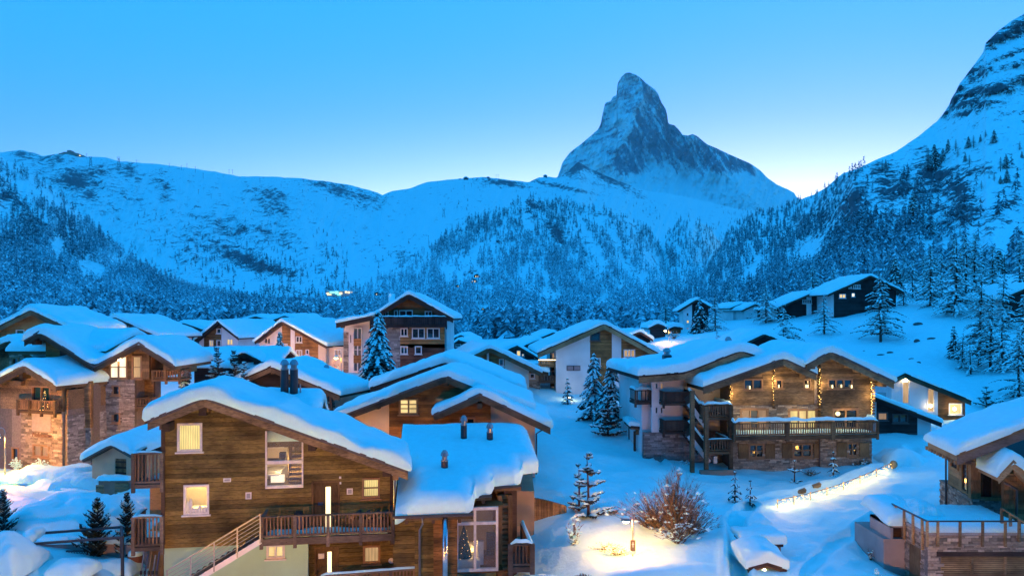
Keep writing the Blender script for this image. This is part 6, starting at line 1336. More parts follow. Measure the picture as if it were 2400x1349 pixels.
def plant_tree(name, label, me, loc, scale=1.0, rz=0.0, cat='tree', group=None, sxy=1.0):
    root = empty(name, loc, rz); root.scale = (scale * sxy, scale * sxy, scale); tag(root, label, cat, group)
    t = link(bpy.data.objects.new('trunk', me[0]), root); c = link(bpy.data.objects.new('crown', me[1]), root); link(bpy.data.objects.new('snow', me[2]), c)
    return root
def tree_at(name, label, px, pyb, pyt, d, kind='spruce', width=None, snow=.6, seed=1, bare=.06, dens=1.0, group=None, cat='tree', sink=.25):
    """a tree whose foot and tip sit on the given photo rows at distance d; the foot follows the ground"""
    b = P(px, pyb, d); h = (pyb - pyt) / F * d; w = (width / F * d) if width else h * .45
    x, y = b.x, b.y; z = min(b.z, gz(x, y)) - sink * .3
    hh = h + (b.z - z)
    return plant_tree(name, label, conifer(hh, w, seed, kind, snow, bare, dens), (x, y, z), 1, seed * 1.3, cat, group)

tree_at('spruce_tree', 'big snow laden spruce before the tall apartment house', 886, 925, 728, 66, 'spruce', 120, .85, 3, dens=1.15)
tree_at('spruce_tree', 'slim small spruce before the pink lit chalet', 656, 868, 778, 74, 'spruce', 46, .7, 4)
tree_at('pine_tree', 'round snowy pine left of two in front of the low snow roof', 508, 900, 812, 58, 'pine', 66, .55, 5, .02); tree_at('pine_tree', 'dark pine right of two in front of the low snow roof', 548, 905, 820, 58, 'pine', 52, .45, 6, .02)
tree_at('spruce_tree', 'little frosted spruce beside the tower balcony', 434, 905, 836, 55, 'spruce', 44, .85, 7); tree_at('spruce_tree', 'tiny frosted sapling above the twin roofs', 572, 915, 848, 57, 'pine', 34, .85, 8)
tree_at('spruce_tree', 'tall spruce left of the group before the white chalet', 1392, 985, 828, 63, 'spruce', 92, .95, 9); tree_at('spruce_tree', 'middle spruce of the group before the white chalet', 1432, 985, 838, 61, 'spruce', 84, .95, 10); tree_at('spruce_tree', 'right spruce of the group beside the stone chalet', 1482, 975, 842, 62, 'spruce', 80, .95, 12); tree_at('spruce_tree', 'low bushy spruce at the foot of the group', 1425, 992, 915, 58, 'pine', 80, .6, 13, .02)
tree_at('spruce_tree', 'slender spruce against the white wall', 1330, 945, 886, 70, 'spruce', 36, .6, 14); tree_at('spruce_tree', 'knee high spruce beside the snowy lawn path', 1477, 995, 968, 58, 'spruce', 18, .6, 15); tree_at('spruce_tree', 'short spruce behind the wood store', 1500, 985, 930, 58, 'spruce', 30, .6, 16)
tree_at('pine_tree', 'tall open branched pine beside the street lamp', 1378, 1258, 1060, 40, 'pine', 124, 1.0, 17, .26, .5); tree_at('pine_tree', 'thin second stem of young pine left of the street lamp', 1356, 1240, 1086, 40.6, 'pine', 56, .8, 18, .34, .6)
tree_at('spruce_tree', 'small lit spruce left of the pair below the stone chalet', 1722, 1166, 1104, 44, 'spruce', 40, .7, 19); tree_at('spruce_tree', 'small spruce right of the pair below the stone chalet', 1758, 1170, 1124, 43.5, 'spruce', 34, .45, 20)
tree_at('spruce_tree', 'young snowy spruce before the shuttered window', 1953, 1102, 1058, 50.5, 'spruce', 28, .9, 21); tree_at('spruce_tree', 'snow capped shrub before the stone wall', 1862, 1118, 1078, 49.5, 'pine', 38, .6, 22, .02)
tree_at('juniper_tree', 'dark juniper left of two in the garden corner', 228, 1300, 1168, 35.5, 'juniper', 78, .35, 23, .02); tree_at('juniper_tree', 'frosted juniper right of two beside the side balcony', 297, 1285, 1155, 36, 'juniper', 52, .75, 24, .02); tree_at('juniper_tree', 'frosted juniper at the left picture edge', 8, 1262, 1148, 36, 'juniper', 50, .75, 25, .02)
# larches and spruces on the snowy hill to the right
hill = [('larch_tree', 'lone larch in the open on the snowy hill', 2064, 802, 640, 98, 'larch', 120, .8, 31, .12), ('larch_tree', 'frosted larch with wide crown above the stone chalet roof', 1836, 815, 712, 96, 'larch', 112, .85, 32, .08), ('larch_tree', 'larch standing below the long dark hill chalet', 1932, 775, 690, 104, 'larch', 76, .8, 33, .12),
    ('spruce_tree', 'dark spruce left of the pair by the white hill house', 1640, 782, 698, 118, 'spruce', 56, .5, 34, .05), ('larch_tree', 'tall larch right of the pair by the white hill house', 1676, 785, 690, 118, 'larch', 60, .8, 35, .05), ('larch_tree', 'frosted larch between the hill houses', 1795, 760, 660, 122, 'larch', 70, .8, 36, .08), ('larch_tree', 'bare young larch on the hill edge', 1680, 815, 770, 104, 'larch', 40, .7, 37, .05),
    ('spruce_tree', 'spruce behind the highest hill chalet', 2098, 705, 602, 135, 'spruce', 56, .55, 38, .05), ('larch_tree', 'tall larch left of the right hand grove', 2180, 745, 575, 112, 'larch', 84, .85, 39, .16), ('larch_tree', 'tallest larch of the right hand grove', 2238, 780, 560, 104, 'larch', 90, .8, 40, .22), ('larch_tree', 'slender larch behind the tallest one', 2262, 765, 555, 112, 'larch', 70, .85, 41, .2),
    ('larch_tree', 'larch in the middle of the right hand grove', 2296, 870, 640, 86, 'larch', 96, .85, 42, .16), ('larch_tree', 'larch at the foot of the right hand grove', 2322, 872, 690, 84, 'larch', 84, .85, 43, .14), ('spruce_tree', 'dark young spruce at the edge of the grove', 2235, 838, 764, 88, 'spruce', 40, .45, 44, .02), ('larch_tree', 'low frosted larch under the grove', 2256, 860, 780, 85, 'larch', 60, .8, 45, .05),
    ('larch_tree', 'frosted larch at the right edge above the glass front chalet', 2388, 955, 770, 74, 'larch', 120, .9, 46, .06), ('larch_tree', 'wide frosted bush left of the right edge larch', 2312, 975, 905, 72, 'pine', 100, .75, 47, .02), ('larch_tree', 'snowy larch beside the dark house at the right edge', 2352, 800, 640, 98, 'larch', 84, .85, 48, .12), ('larch_tree', 'high larch beyond the right edge chalet', 2392, 740, 560, 112, 'larch', 80, .85, 49, .12),
    ('larch_tree', 'larch behind the lone one near the hill top', 2140, 712, 610, 125, 'larch', 60, .8, 50, .12), ('spruce_tree', 'spruce tip before the forest above the white gable', 1352, 790, 742, 150, 'spruce', 36, .6, 51, .05), ('spruce_tree', 'spruce tip before the forest left of the three dark chalets', 1236, 800, 762, 140, 'spruce', 34, .6, 52, .05)]
hill += [('larch_tree', lb, px, pb, pt, d, 'larch', w, .95, sd, br) for (lb, px, pb, pt, d, w, sd, br) in (
    ('pale larch left behind the right hand grove', 2206, 735, 590, 122, 70, 151, .12), ('pale larch high behind the right hand grove', 2285, 735, 545, 120, 80, 152, .15), ('pale larch between the grove and the right edge house', 2328, 745, 575, 112, 84, 153, .12), ('frosted larch low right of the grove', 2350, 880, 720, 82, 84, 154, .1), ('frosted larch at the right edge below the dark house', 2398, 870, 690, 80, 90, 155, .1), ('small frosted larch before the right hand grove', 2275, 880, 800, 83, 50, 156, .04),
    ('young larch right of the lone hill larch', 2118, 735, 660, 116, 50, 157, .08), ('frosted larch behind the two white hill houses', 1712, 745, 660, 150, 56, 158, .1), ('frosted larch right of the long dark hill chalet', 1955, 720, 625, 140, 64, 159, .1), ('frosted larch left of the highest hill chalet', 1905, 715, 618, 150, 60, 160, .1), ('frosted larch behind the hill barn', 1560, 765, 700, 150, 44, 161, .08), ('leafless larch at the grove rear', 2165, 715, 600, 132, 60, 162, .12))]
for (nm, lb, px, pb, pt, d, kd, w, sn, sd, br) in hill: tree_at(nm, lb, px, pb, pt, d, kd, w, sn, sd, br)

# forest trees near enough to tell apart: copies of a few kinds
kinds = [conifer(14, 6.0, 101, 'larch', .75, .14, .6), conifer(13, 5.0, 102, 'larch', .85, .2, .6), conifer(14, 6.5, 103, 'spruce', .55, .05, .5), conifer(12, 4.5, 104, 'spruce', .7, .05, .5), conifer(15, 5.5, 105, 'larch', .6, .25, .6)]
def grove(L, n, dens, tlo, thi, seed, label, group, name='larch_tree', pick=(0, 1, 2, 3, 4), hs=(.75, 1.15)):
    p, a, b = scatter(L, n, dens, tlo, thi, seed); r = random.Random(seed)
    for q in p: plant_tree(name, label, kinds[r.choice(pick)], tuple(q - np.array([0, 0, .5])), r.uniform(*hs), r.random() * 6.3, 'tree', group)
    return len(p)
r_dens = lambda px, y, t: clear(px, y, r_clear) * (px > 1740) * (px < 2450) * (.55 + .45 * (fbm(px / 40., y / 30., 71, 2) > .5))
n1 = grove(L_right, 150, r_dens, .0, .22, 61, 'snow dusted larch or spruce low on the right mountainside', 'trees low on the right mountainside')
n2 = grove(L_slope, 75, lambda px, y, t: (px < 700) * (px > -20) * 1.0, .01, .10, 62, 'frosted larch at the foot of the left wooded slope', 'trees at the foot of the left slope', pick=(0, 1, 4), hs=(.8, 1.2))
n3 = grove(L_hill, 60, lambda px, y, t: clear(px, y, hill_clear) * (px > 1050), .005, .08, 63, 'snowy tree at the foot of the centre hill', 'trees at the foot of the centre hill', hs=(.8, 1.2))
# single dark trees on the open upper mountainside
ups = [(2190, 395, 340), (2175, 400, 348), (2222, 357, 322), (2240, 355, 330), (2270, 347, 320), (2282, 347, 318), (2298, 333, 313), (2310, 327, 310), (2330, 335, 304), (2245, 372, 352), (2262, 380, 355), (2272, 392, 366), (2210, 380, 350), (2068, 400, 374), (2076, 400, 370), (2345, 402, 370), (2358, 395, 362), (2390, 352, 330), (2395, 370, 350), (2330, 425, 405), (2360, 430, 398), (2318, 420, 408), (2140, 520, 440), (2250, 555, 535), (2232, 590, 553), (2165, 545, 500), (2185, 552, 505), (2300, 445, 425), (2345, 432, 412), (1942, 438, 425), (1915, 452, 440), (1933, 445, 428)]
for q, (px, pb, pt) in enumerate(ups):
    it = np.argmin(np.abs(L_right.Y[:, int(np.clip((px - 1500) / 1200 * 459, 0, 459))] - pb)); t_ = it / (L_right.nt - 1); w = L_right.at(np.array([float(px)]), np.array([t_]))[0]
    hh = (pb - pt) / F * w[1]; kk = kinds[(2, 0, 3, 4)[q % 4]]; plant_tree('larch_tree', 'single dark tree on the steep snow above the cliffs', kk, tuple(w - np.array([0, 0, .4])), hh / 13.5, q * 1.7, 'tree', 'single trees high on the right mountainside', 1.35)

# shrubs: bent stems, twigs and snow clots
def shrub(label, px, pyb, d, wpx, hpx, seed, n=90, snow=.5, warm=False, name='shrub', lean=0.0):
    r = np.random.default_rng(seed); b = P(px, pyb, d); z = gz(b.x, b.y); z = min(z, b.z) - .1; W = wpx / F * d / 2; Hh = hpx / F * d
    root = tag(empty(name, (b.x, b.y, z)), label, 'shrub')
    V = []; S_ = []
    az = r.random(n) * 2 * np.pi; sp = r.random(n) ** .6; hh = Hh * r.uniform(.6, 1.05, n) * (1 - .45 * sp ** 2)
    def stick(p0, p1, w0, w1):
        d_ = p1 - p0; a_ = np.cross(d_, r.normal(0, 1, 3)); a_ /= np.linalg.norm(a_) + 1e-9
        V.append([p0 + a_ * w0, p0 - a_ * w0, p1 + a_ * w1]); V.append([p0 - a_ * w0, p1 - a_ * w1, p1 + a_ * w1])
    for i in range(n):
        e = np.array([math.cos(az[i]) * W * sp[i] + lean * W, math.sin(az[i]) * W * sp[i] * .8, hh[i]]); p = np.array([e[0] * .08, e[1] * .08, 0.]); m_ = 5
        for q in range(1, m_ + 1):
            t = q / m_; nx_ = np.array([e[0] * t ** 1.25, e[1] * t ** 1.25, e[2] * t ** .85]) + r.normal(0, .03 * W, 3); w = .022 * (1 - t) + .006
            stick(p, nx_, w + .004, w)
            for _ in range(3):
                tw = nx_ + np.array([r.normal(0, .16), r.normal(0, .16), abs(r.normal(.12, .1))]) * Hh * .38 * (1.1 - .5 * t); stick(nx_ * .6 + p * .4, tw, .008, .003)
                if r.random() < snow * .55: S_.append((nx_ * .5 + tw * .5, r.uniform(.03, .085) * (Hh / 2.5) ** .5 * 1.3))
            if r.random() < snow: S_.append((nx_, r.uniform(.04, .11) * (Hh / 2.5) ** .5 * 1.2))
            p = nx_
    me = tri_mesh('branches', np.array(V), [M['twig']]); link(bpy.data.objects.new('branches', me), root)
    T = []
    for c, s in S_:
        q = r.normal(0, .25, (6, 3)) * s; o = np.array([[1.3, 0, 0], [-1.3, 0, 0], [0, 1.2, 0], [0, -1.2, 0], [0, 0, .8], [0, 0, -.4]]) * s + q + c
        for f in ((0, 2, 4), (2, 1, 4), (1, 3, 4), (3, 0, 4), (2, 0, 5), (1, 2, 5), (3, 1, 5), (0, 3, 5)): T.append(o[list(f)])
    tag(link(bpy.data.objects.new('snow', tri_mesh('snow', np.array(T), [M['snow']])), root), kind='stuff'); return root
shrub('great bare bush dusted with snow right of the street lamp', 1580, 1258, 38, 150, 165, 201, 190, .03, lean=.1); shrub('spreading left half of the great bare bush', 1538, 1250, 38.6, 170, 110, 221, 120, .05, lean=-.35); shrub('low right flank of the great bare bush', 1618, 1262, 37.4, 110, 100, 222, 90, .03, lean=.3)
shrub('bare bush under the great bush reaching down right', 1590, 1268, 36.5, 130, 70, 202, 60, .12); shrub('warm lit bare shrub between the pink chalet and the apartment house', 786, 880, 74, 44, 55, 203, 40, .1); shrub('tiny potted evergreen on the snow bank beside the annex', 1268, 1272, 36, 30, 34, 204, 60, .6)
shrub('shrub with snow clots in front of the stone lettering wall', 93, 1105, 50, 46, 34, 205, 50, .6); shrub('bright lit shrub beside the left street', 38, 1100, 50.5, 26, 34, 206, 40, .9); shrub('small dead shrub beside the hill barn', 1455 + 125, 782, 108, 40, 20, 207, 40, .2); shrub('dark garden shrub at the stone chalet foot', 2020, 1092, 52.5, 56, 22, 208, 90, .05)
shrub('low hedge shrub under the shuttered windows', 1900, 1100, 51.3, 50, 16, 209, 70, .05); shrub('hoary shrub at the stair foot of the stone chalet', 1605, 1100, 52.5, 34, 26, 210, 50, .5); shrub('bare shrub by the stone chalet corner', 1555, 1062, 53.5, 28, 20, 211, 40, .4); shrub('twiggy bush right of the spruce group', 1520, 985, 58, 40, 40, 212, 60, .6); shrub('bare stalks on the slope above the cellar box', 2040, 1300, 36.5, 20, 34, 213, 10, .1); shrub('bare sapling left of the pine', 1345, 1290, 37.5, 40, 110, 214, 16, .35)
shrub('twigs poking from the lamp lit snow', 1450, 1290, 36.3, 60, 26, 215, 36, .3); shrub('thin twigs before the lamp post', 1420, 1285, 36.8, 90, 18, 216, 36, .2); shrub('small snowy seedling at the bottom right', 2052, 1349, 33.5, 16, 24, 217, 20, .7)

# ------------------------------------------------------------------ lamps
def street_lamp(label, loc, h=2.5, power=400, arm=-.35, color=WARM, name='street_lamp', ry=0.0):
    x, y, z = loc; root = tag(empty(name, (x, y, z), ry), label, 'street lamp', None)
    m = MB(); pts = [(0, 0, -.6), (0, 0, h * .8)]; 
    for q in range(7): a = math.pi * q / 6; pts.append((arm / 2 + -arm / 2 * math.cos(a) * 1.0, 0, h * .8 + abs(arm) * .5 + abs(arm) * .62 * math.sin(a) - abs(arm) * .5 * (1 - min(1, q / 1.0)) * 0))
    m.tube(pts, [.045, .035] + [.026] * 7, 10); m.build('post', M['metal'], root, True)
    zh = pts[-1][2]
    m = MB(); m.lathe([(.03, .0), (.05, -.08), (.09, -.14), (.24, -.22), (.25, -.25)], (arm, 0, zh), 16); hd = m.build('lamp_shade', M['metal'], root, True)
    m = MB(); m.lathe([(.17, -.24), (.16, -.30), (.10, -.36), (.01, -.38)], (arm, 0, zh), 14); m.build('bulb', M['bulb'], hd, True)
    m = MB(); m.lathe([(.20, -.12), (.12, -.05), (.02, -.02)], (arm, 0, zh), 12); m.build('snow', M['snow'], hd, True)
    lamp_light('lamp_light', (arm, 0, zh - .48), power, color, .16, root)
    return root
lp = ground_hit(1483, 1302, 25, 60); hL = (1302 - 1210) / F * lp.y
lmp = street_lamp('lit street lamp with gooseneck post beside the snowy lane', lp, hL + .35, 1000, -.32)
sg = box('sign_plate', -.12, .12, -.07, -.05, .25, .75, M['sign_brown'], lmp); box('sign_symbol', -.02, .02, -.08, -.071, .42, .66, M['sign_white'], lmp); box('sign_symbol', -.05, .05, -.08, -.072, .54, .58, M['sign_white'], lmp); box('sign_plate', -.12, .12, -.07, -.05, .1, .22, M['sign_white'], lmp)
for (lb, px, pyl, d, pw, h) in (('street lamp at the left edge lighting the lettered stone wall', 12, 1105, 46.5, 2500, 3.4), ('unseen street lamp assumed below the front timber house to warm its front', 300, 1530, 24, 2300, 2.6), ('unseen street lamp assumed before the front house door side', 860, 1560, 25, 1800, 2.6), ('unseen lane lamp assumed behind the big snow laden spruce', 800, 905, 73, 950, 3.2), ('unseen alley lamp assumed between front house and double gabled chalet', 775, 1120, 41.0, 1500, 3.2),  # front house, spruce and alley lamps are unseen, assumed from the warm walls
        ('unseen lamp added behind the white stair wall to warm the timber gable', 1548, 985, 68.5, 240, 2.6), ('unseen lamp added behind the annex roof to light the double gabled front', 960, 1135, 43.4, 620, 2.6), ('unseen alley lamp assumed behind the front house roof for pinkish light', 470, 1085, 50, 1500, 3.4), ('unseen lane lamp assumed behind the stone tower roof', 190, 890, 71, 2400, 3.4), ('unseen lane lamp assumed behind the low snow roof', 610, 905, 77, 2600, 3.4), ('unseen lane lamp assumed behind the dark snow gable', 1225, 960, 64, 120, 3.0), ('unseen street lamp assumed below the garage at the right edge', 2230, 1640, 24, 3200, 2.2), ('hill lamp beside the little barn', 1568, 800, 104, 500, 2.0), ('unseen lane lamp assumed behind the large stone chalet', 2060, 1010, 62, 120, 2.4)):  # stair wall and annex roof lamps are unseen, added to warm timber fronts
    p = P(px, pyl, d); p.z = gz(p.x, p.y); street_lamp(lb, p, h, pw, -.5)  # alley, lane and garage lamps are unseen too, assumed from pinkish warm light

# glowing light net along the path to the stone chalet
path = tag(empty('light_garland', ground_hit(1822, 1190)), 'glowing garland of small bulbs along the snowy garden path', 'light garland'); o0 = path.location.copy(); r_ = random.Random(31)
pts = [ground_hit(1822 + (2093 - 1822) * f, 1190 - 92 * f + 10 * math.sin(f * math.pi), 30, 70) for f in np.linspace(0, 1, 15)]
m = MB(); m.tube([p - o0 + Vector((0, 0, .42)) for p in pts], .02, 6); m.build('rope', M['wood_beam'], path)
for q, p in enumerate(pts[::2]): box('stake', p.x - o0.x - .015, p.x - o0.x + .015, p.y - o0.y - .015, p.y - o0.y + .015, p.z - o0.z - .2, p.z - o0.z + .5, M['wood_beam'], path)
_bm = MB(); _bm.lathe([(.003, -.025), (.028, 0), (.003, .025)], (0, 0, 0), 6); _b0 = _bm.build('fairy_bulb', M['fairy'], path); _bme = _b0.data; _b0.location = pts[0] - o0
for q in range(150):
    f = q / 150 * 14; k = int(f); p = pts[k].lerp(pts[min(k + 1, 14)], f - k) - o0; b_ = link(bpy.data.objects.new('fairy_bulb', _bme), path); b_.location = p + Vector((r_.uniform(-.08, .08), r_.uniform(-.1, .1), .06 + r_.random() * .34))
for k in range(0, 15): lamp_light('garland_glow', pts[k] - o0 + Vector((0, -.05, .42)), 26, (1, .50, .08), .12, path)
wr = lump('wicker_globe', 'snow topped wicker globe at the end of the garland', 'ornament', ground_hit(2094, 1098), (.5, .4, .55), 'hay', 6)
# low lawn lights on the snow by the white chalet
ll = ground_hit(1336, 940, 50, 90); gl = tag(empty('lawn_light', ll), 'small post light on the snow before the white wall', 'lawn light'); m = MB(); m.tube([(0, 0, -.2), (0, 0, .35)], .03); m.build('post', M['metal'], gl); m = MB(); m.lathe([(.02, 0), (.12, .02), (.1, .08), (.01, .1)], (0, 0, .33), 10); m.build('head', M['bulb'], gl); lamp_light('lawn_glow', (0, 0, .6), 50, (1, .7, .35), .1, gl)
ll = ground_hit(1480, 978, 50, 80); gl = tag(empty('lawn_light', ll), 'warm garden spot under the spruce group', 'lawn light'); m = MB(); m.lathe([(.02, 0), (.1, .05), (.1, .15), (.02, .2)], (0, 0, 0), 10); m.build('head', M['bulb'], gl); lamp_light('garden_glow', (0, -.2, .3), 90, WARM, .1, gl)

# ------------------------------------------------------------------ unseen tall building added behind the camera to darken the foreground
ht = tag(empty('shade_building', (0, -2.6, -14)), 'unseen dark timber building added behind the viewpoint to shade the foreground', 'shade_building')
box('wall', -30, 30, -16, 0, 0, 33, M['clad_dark'], ht); box('roof', -32, 32, -17, 1.6, 33, 33.4, M['wood_dark'], ht)
for q in range(13):
    for fl in range(9): x = -28.5 + q * 4.5; w = box('window', x, x + 1.6, -.02, .06, 2 + fl * 3.4, 3.6 + fl * 3.4, M['glass'], ht)
for fl in range(8): box('balcony_floor', -29, 29, 0, 1.1, 4.6 + fl * 3.4, 4.8 + fl * 3.4, M['wood_dark'], ht)

# ------------------------------------------------------------------ garden in the lower left
gd = House('retaining_wall', 'concrete garden wall with snow on top in the lower left', 35.8, 150, 1370, 0, 'wall'); a0, a1, b0, b1 = gd.rect(-60, 1272, 345, 1349)
box('wall', a0, a1, 0, .4, -.5, b1, M['concrete'], gd.root); snow_grid(np.linspace(a0, a1, 60), np.linspace(-.15, 1.6, 14), lambda A, B: A * 0 + b1 + .25 * sstep(.3, 1.6, B), .35, 57, 'snow_cap', gd.root, f0=.4, wob=.1)
pg = House('pergola', 'dark metal pergola frame with a snow roll in the garden', 33.2, 55, 1400, 0, 'pergola')
def pgp(px, py, off): u, z = pg.uz(px, py, off); return Vector((u, off, z))
pc = [pgp(57, 1275, 0), pgp(287, 1258, 0), pgp(285, 1234, 1.6), pgp(92, 1249, 1.6)]
for a, b in ((0, 1), (1, 2), (2, 3), (3, 0)): bar('beam', pc[a], pc[b], .09, .1, M['metal_dark'], pg.root)
for q in (0, 1, 2): p = pc[q]; box('post', p.x - .05, p.x + .05, p.y - .05, p.y + .05, -.5, p.z, M['metal_dark'], pg.root)
m = MB(); pa, pb2 = pc[0], pc[3]; nn = 9; m.tube([pa.lerp(pb2, t / nn) + Vector((.12 * math.sin(t), 0, .14)) for t in range(nn + 1)], [.12, .24, .27, .26, .28, .26, .27, .25, .22, .1], 12); m.build('snow_roll', M['snow'], pg.root, True)
fe = House('garden_rail', 'thin dark handrail along the snowy garden bank', 37, 100, 1290, 0, 'railing'); pa, pb2 = fe.uz(-20, 1212), fe.uz(190, 1238)
for dz, w in ((0, .05), (-.28, .09)): bar('rail', (pa[0], 0, pa[1] + dz), (pb2[0], 0, pb2[1] + dz), .06, w, M['metal_dark'], fe.root)
for f in (.0, .33, .66, 1): u = pa[0] + (pb2[0] - pa[0]) * f; z = pa[1] + (pb2[1] - pa[1]) * f; box('post', u - .04, u + .04, -.04, .04, z - .9, z + .02, M['metal_dark'], fe.root)
la = House('lattice_screen', 'dark wooden lattice panels along the garden wall', 35.4, 140, 1360, 0, 'lattice'); 
for (x0, y0, x1, y1) in ((82, 1300, 128, 1325), (130, 1294, 152, 1322), (156, 1290, 205, 1318)):
    a0, a1, b0, b1 = la.rect(x0, y0, x1, y1); m = MB()
    for w in ((a0, b0, a1, b0), (a0, b1, a1, b1), (a0, b0, a0, b1), (a1, b0, a1, b1)): m.bar((w[0], 0, w[1]), (w[2] + .001, 0, w[3]), .04, .05)
    n_ = max(4, int((a1 - a0) / .12)); hh = b1 - b0
    for q in range(-4, n_ + 1):
        for sgn in (1, -1):
            s0 = a0 + (a1 - a0) * q / n_; e0 = s0 + hh; pa_, pb_ = (s0, b0), (e0, b1)
            if pa_[0] < a0: pa_ = (a0, b0 + (a0 - s0))
            if pb_[0] > a1: pb_ = (a1, b1 - (e0 - a1))
            if pa_[0] >= a1 or pb_[0] <= a0 or pb_[1] - pa_[1] < .03: continue
            if sgn < 0: pa_, pb_ = (a0 + a1 - pa_[0], pa_[1]), (a0 + a1 - pb_[0], pb_[1])
            m.bar((pa_[0], .01 * sgn, pa_[1]), (pb_[0], .01 * sgn, pb_[1]), .015, .02)
    m.build('lattice_panel', M['metal_dark'], la.root)
def mound(name, label, px, py, d, sx, sy, sz, seed, mat='snow', cat='snow mound', legs=None):
    p = P(px, py, d); p.z = p.z if cat == 'table' or 'terrace' in label else gz(p.x, p.y) - .12; root = tag(empty(name, (p.x, p.y, p.z)), label, cat)
    snow_grid(np.linspace(-sx / 2, sx / 2, 30), np.linspace(-sy / 2, sy / 2, 22), lambda A, B: A * 0, sz, seed, 'snow_cap', root, f0=.25, r=min(sx, sy) * .45, wob=.12, mat=M[mat]); return root
tb = mound('garden_table', 'round garden table buried under a thick snow cushion', 170, 1345, 32.6, 1.75, 1.5, .62, 301, cat='table'); box('table_top', -.75, .75, -.65, .65, -.08, 0, M['metal_dark'], tb); box('leg', -.05, .05, -.05, .05, -.9, -.08, M['metal_dark'], tb)
mound('snow_heap', 'tall snow heap beside the stone chalet drive', 2112, 1085, 53.5, 3.2, 3, 1.2, 302); mound('snow_heap', 'soft snow heap by the tiny hut', 1745, 1235, 41, 2.4, 2.2, .6, 303); mound('snow_heap', 'snow bank left of the street lamp lane', 1290, 1300, 35.5, 3.4, 1.6, .7, 304, 'rough_snow'); mound('snow_heap', 'ploughed snow heap before the lettered wall', 120, 1135, 47, 5, 2.4, .9, 305, 'rough_snow'); mound('snow_heap', 'rough snow heap beside the old hut', 195, 1135, 46, 3, 2, .9, 306, 'rough_snow')
mound('snow_heap', 'snow heap in the bottom left corner', 10, 1349, 32.5, 2.5, 2.5, 1.3, 307); mound('snow_heap', 'cleared snow heap on the terrace edge', 2150, 1210, 36.5, 1.6, 2.6, .7, 308, 'rough_snow'); mound('snow_heap', 'snow drift under the garden bushes', 265, 1345, 34.5, 2.2, 1.2, .5, 309)
mound('snow_bank', 'long smooth snow bank above the garden wall', 190, 1215, 38.6, 6.4, 4.2, 1.25, 310, cat='snow bank')
pt = tag(empty('planter', P(318, 1300, 35)), 'round snow filled planter beside the side balcony', 'planter'); m = MB(); m.lathe([(.28, -.4), (.36, 0), (.33, .02)], (0, 0, 0), 14); m.build('pot', M['terracotta'], pt); m = MB(); m.lathe([(.34, .0), (.3, .18), (.12, .3), (.01, .32)], (0, 0, 0), 14); m.build('snow', M['snow'], pt, True)
for q in range(5):
    p = P(325 + q * 9, 1349, 33.4); sk = tag(empty('ski', p), ('leftmost ski leaning at the house corner', 'second ski leaning at the house corner', 'third ski from the left at the house corner', 'fourth ski from the left at the house corner', 'ski nearest the house corner post')[q], 'ski'); m = MB(); m.bar((0, 0, -.6), (.12, .25, 1.0 - .15 * (q % 2)), .07, .02); m.build('ski_body', M[('metal', 'bag_blue', 'wood_light')[q % 3]], sk); box('ski_binding', .02, .1, .05, .13, .05, .2, M['black'], sk)
# kerb hedge along the lower lane
hd = MB(); r_ = random.Random(77)
for q in range(1500):
    f = r_.random(); px = 1240 + 215 * f; py = 1287 + 66 * f; p = P(px, py, 34.2 - 2.4 * f); x = p.x + r_.uniform(-.06, .06); z0 = gz(x, p.y); h_ = r_.uniform(.2, .5) * (1.1 - .3 * f); hd.bar((x, p.y + r_.uniform(-.12, .12), z0 - .1), (x + r_.uniform(-.12, .12), p.y + r_.uniform(-.15, .15), z0 + h_), .016, .016)
tag(hd.build('hedge', M['twig']), 'low clipped bare hedge along the lit lane', 'hedge', None, 'stuff')
# planks poking out of the snow, boulders on the hill
for q, (px, py, w) in enumerate(((1878, 1155, .6), (1913, 1142, .6))): p = ground_hit(px, py, 35, 60); o = box('loose_board', p.x - w / 2, p.x + w / 2, p.y - .1, p.y + .1, p.z - .05, p.z + .2, M['wood_light'], None, (.5, -.25, .3)); tag(o, ('left board poking out of the snow above the garland', 'right board poking out of the snow above the garland')[q], 'board')
for q, (px, py, sx, sy, sz, lb) in enumerate(((2152, 762, 1.3, .6, .55, 'largest boulder on the upper snowy hill'), (2184, 796, 1.3, .5, .4, 'long flat boulder right of the lone larch'), (2149, 803, .8, .4, .6, 'pointed boulder below the upper one'), (2065, 832, 1.2, .4, .3, 'flat rock under the lone larch'), (2086, 827, .8, .4, .35, 'small rock right of the flat one'), (2137, 842, .8, .35, .3, 'low rock on the lower hill'), (2153, 850, .5, .3, .3, 'smallest rock low on the hill'), (2025, 822, .4, .3, .2, 'tiny rock left of the lone larch'))):
    lump('boulder', lb, 'boulder', ground_hit(px, py, 60, 200) - Vector((0, 0, .15)), (sx, sy, sz), 'rock', 70 + q)

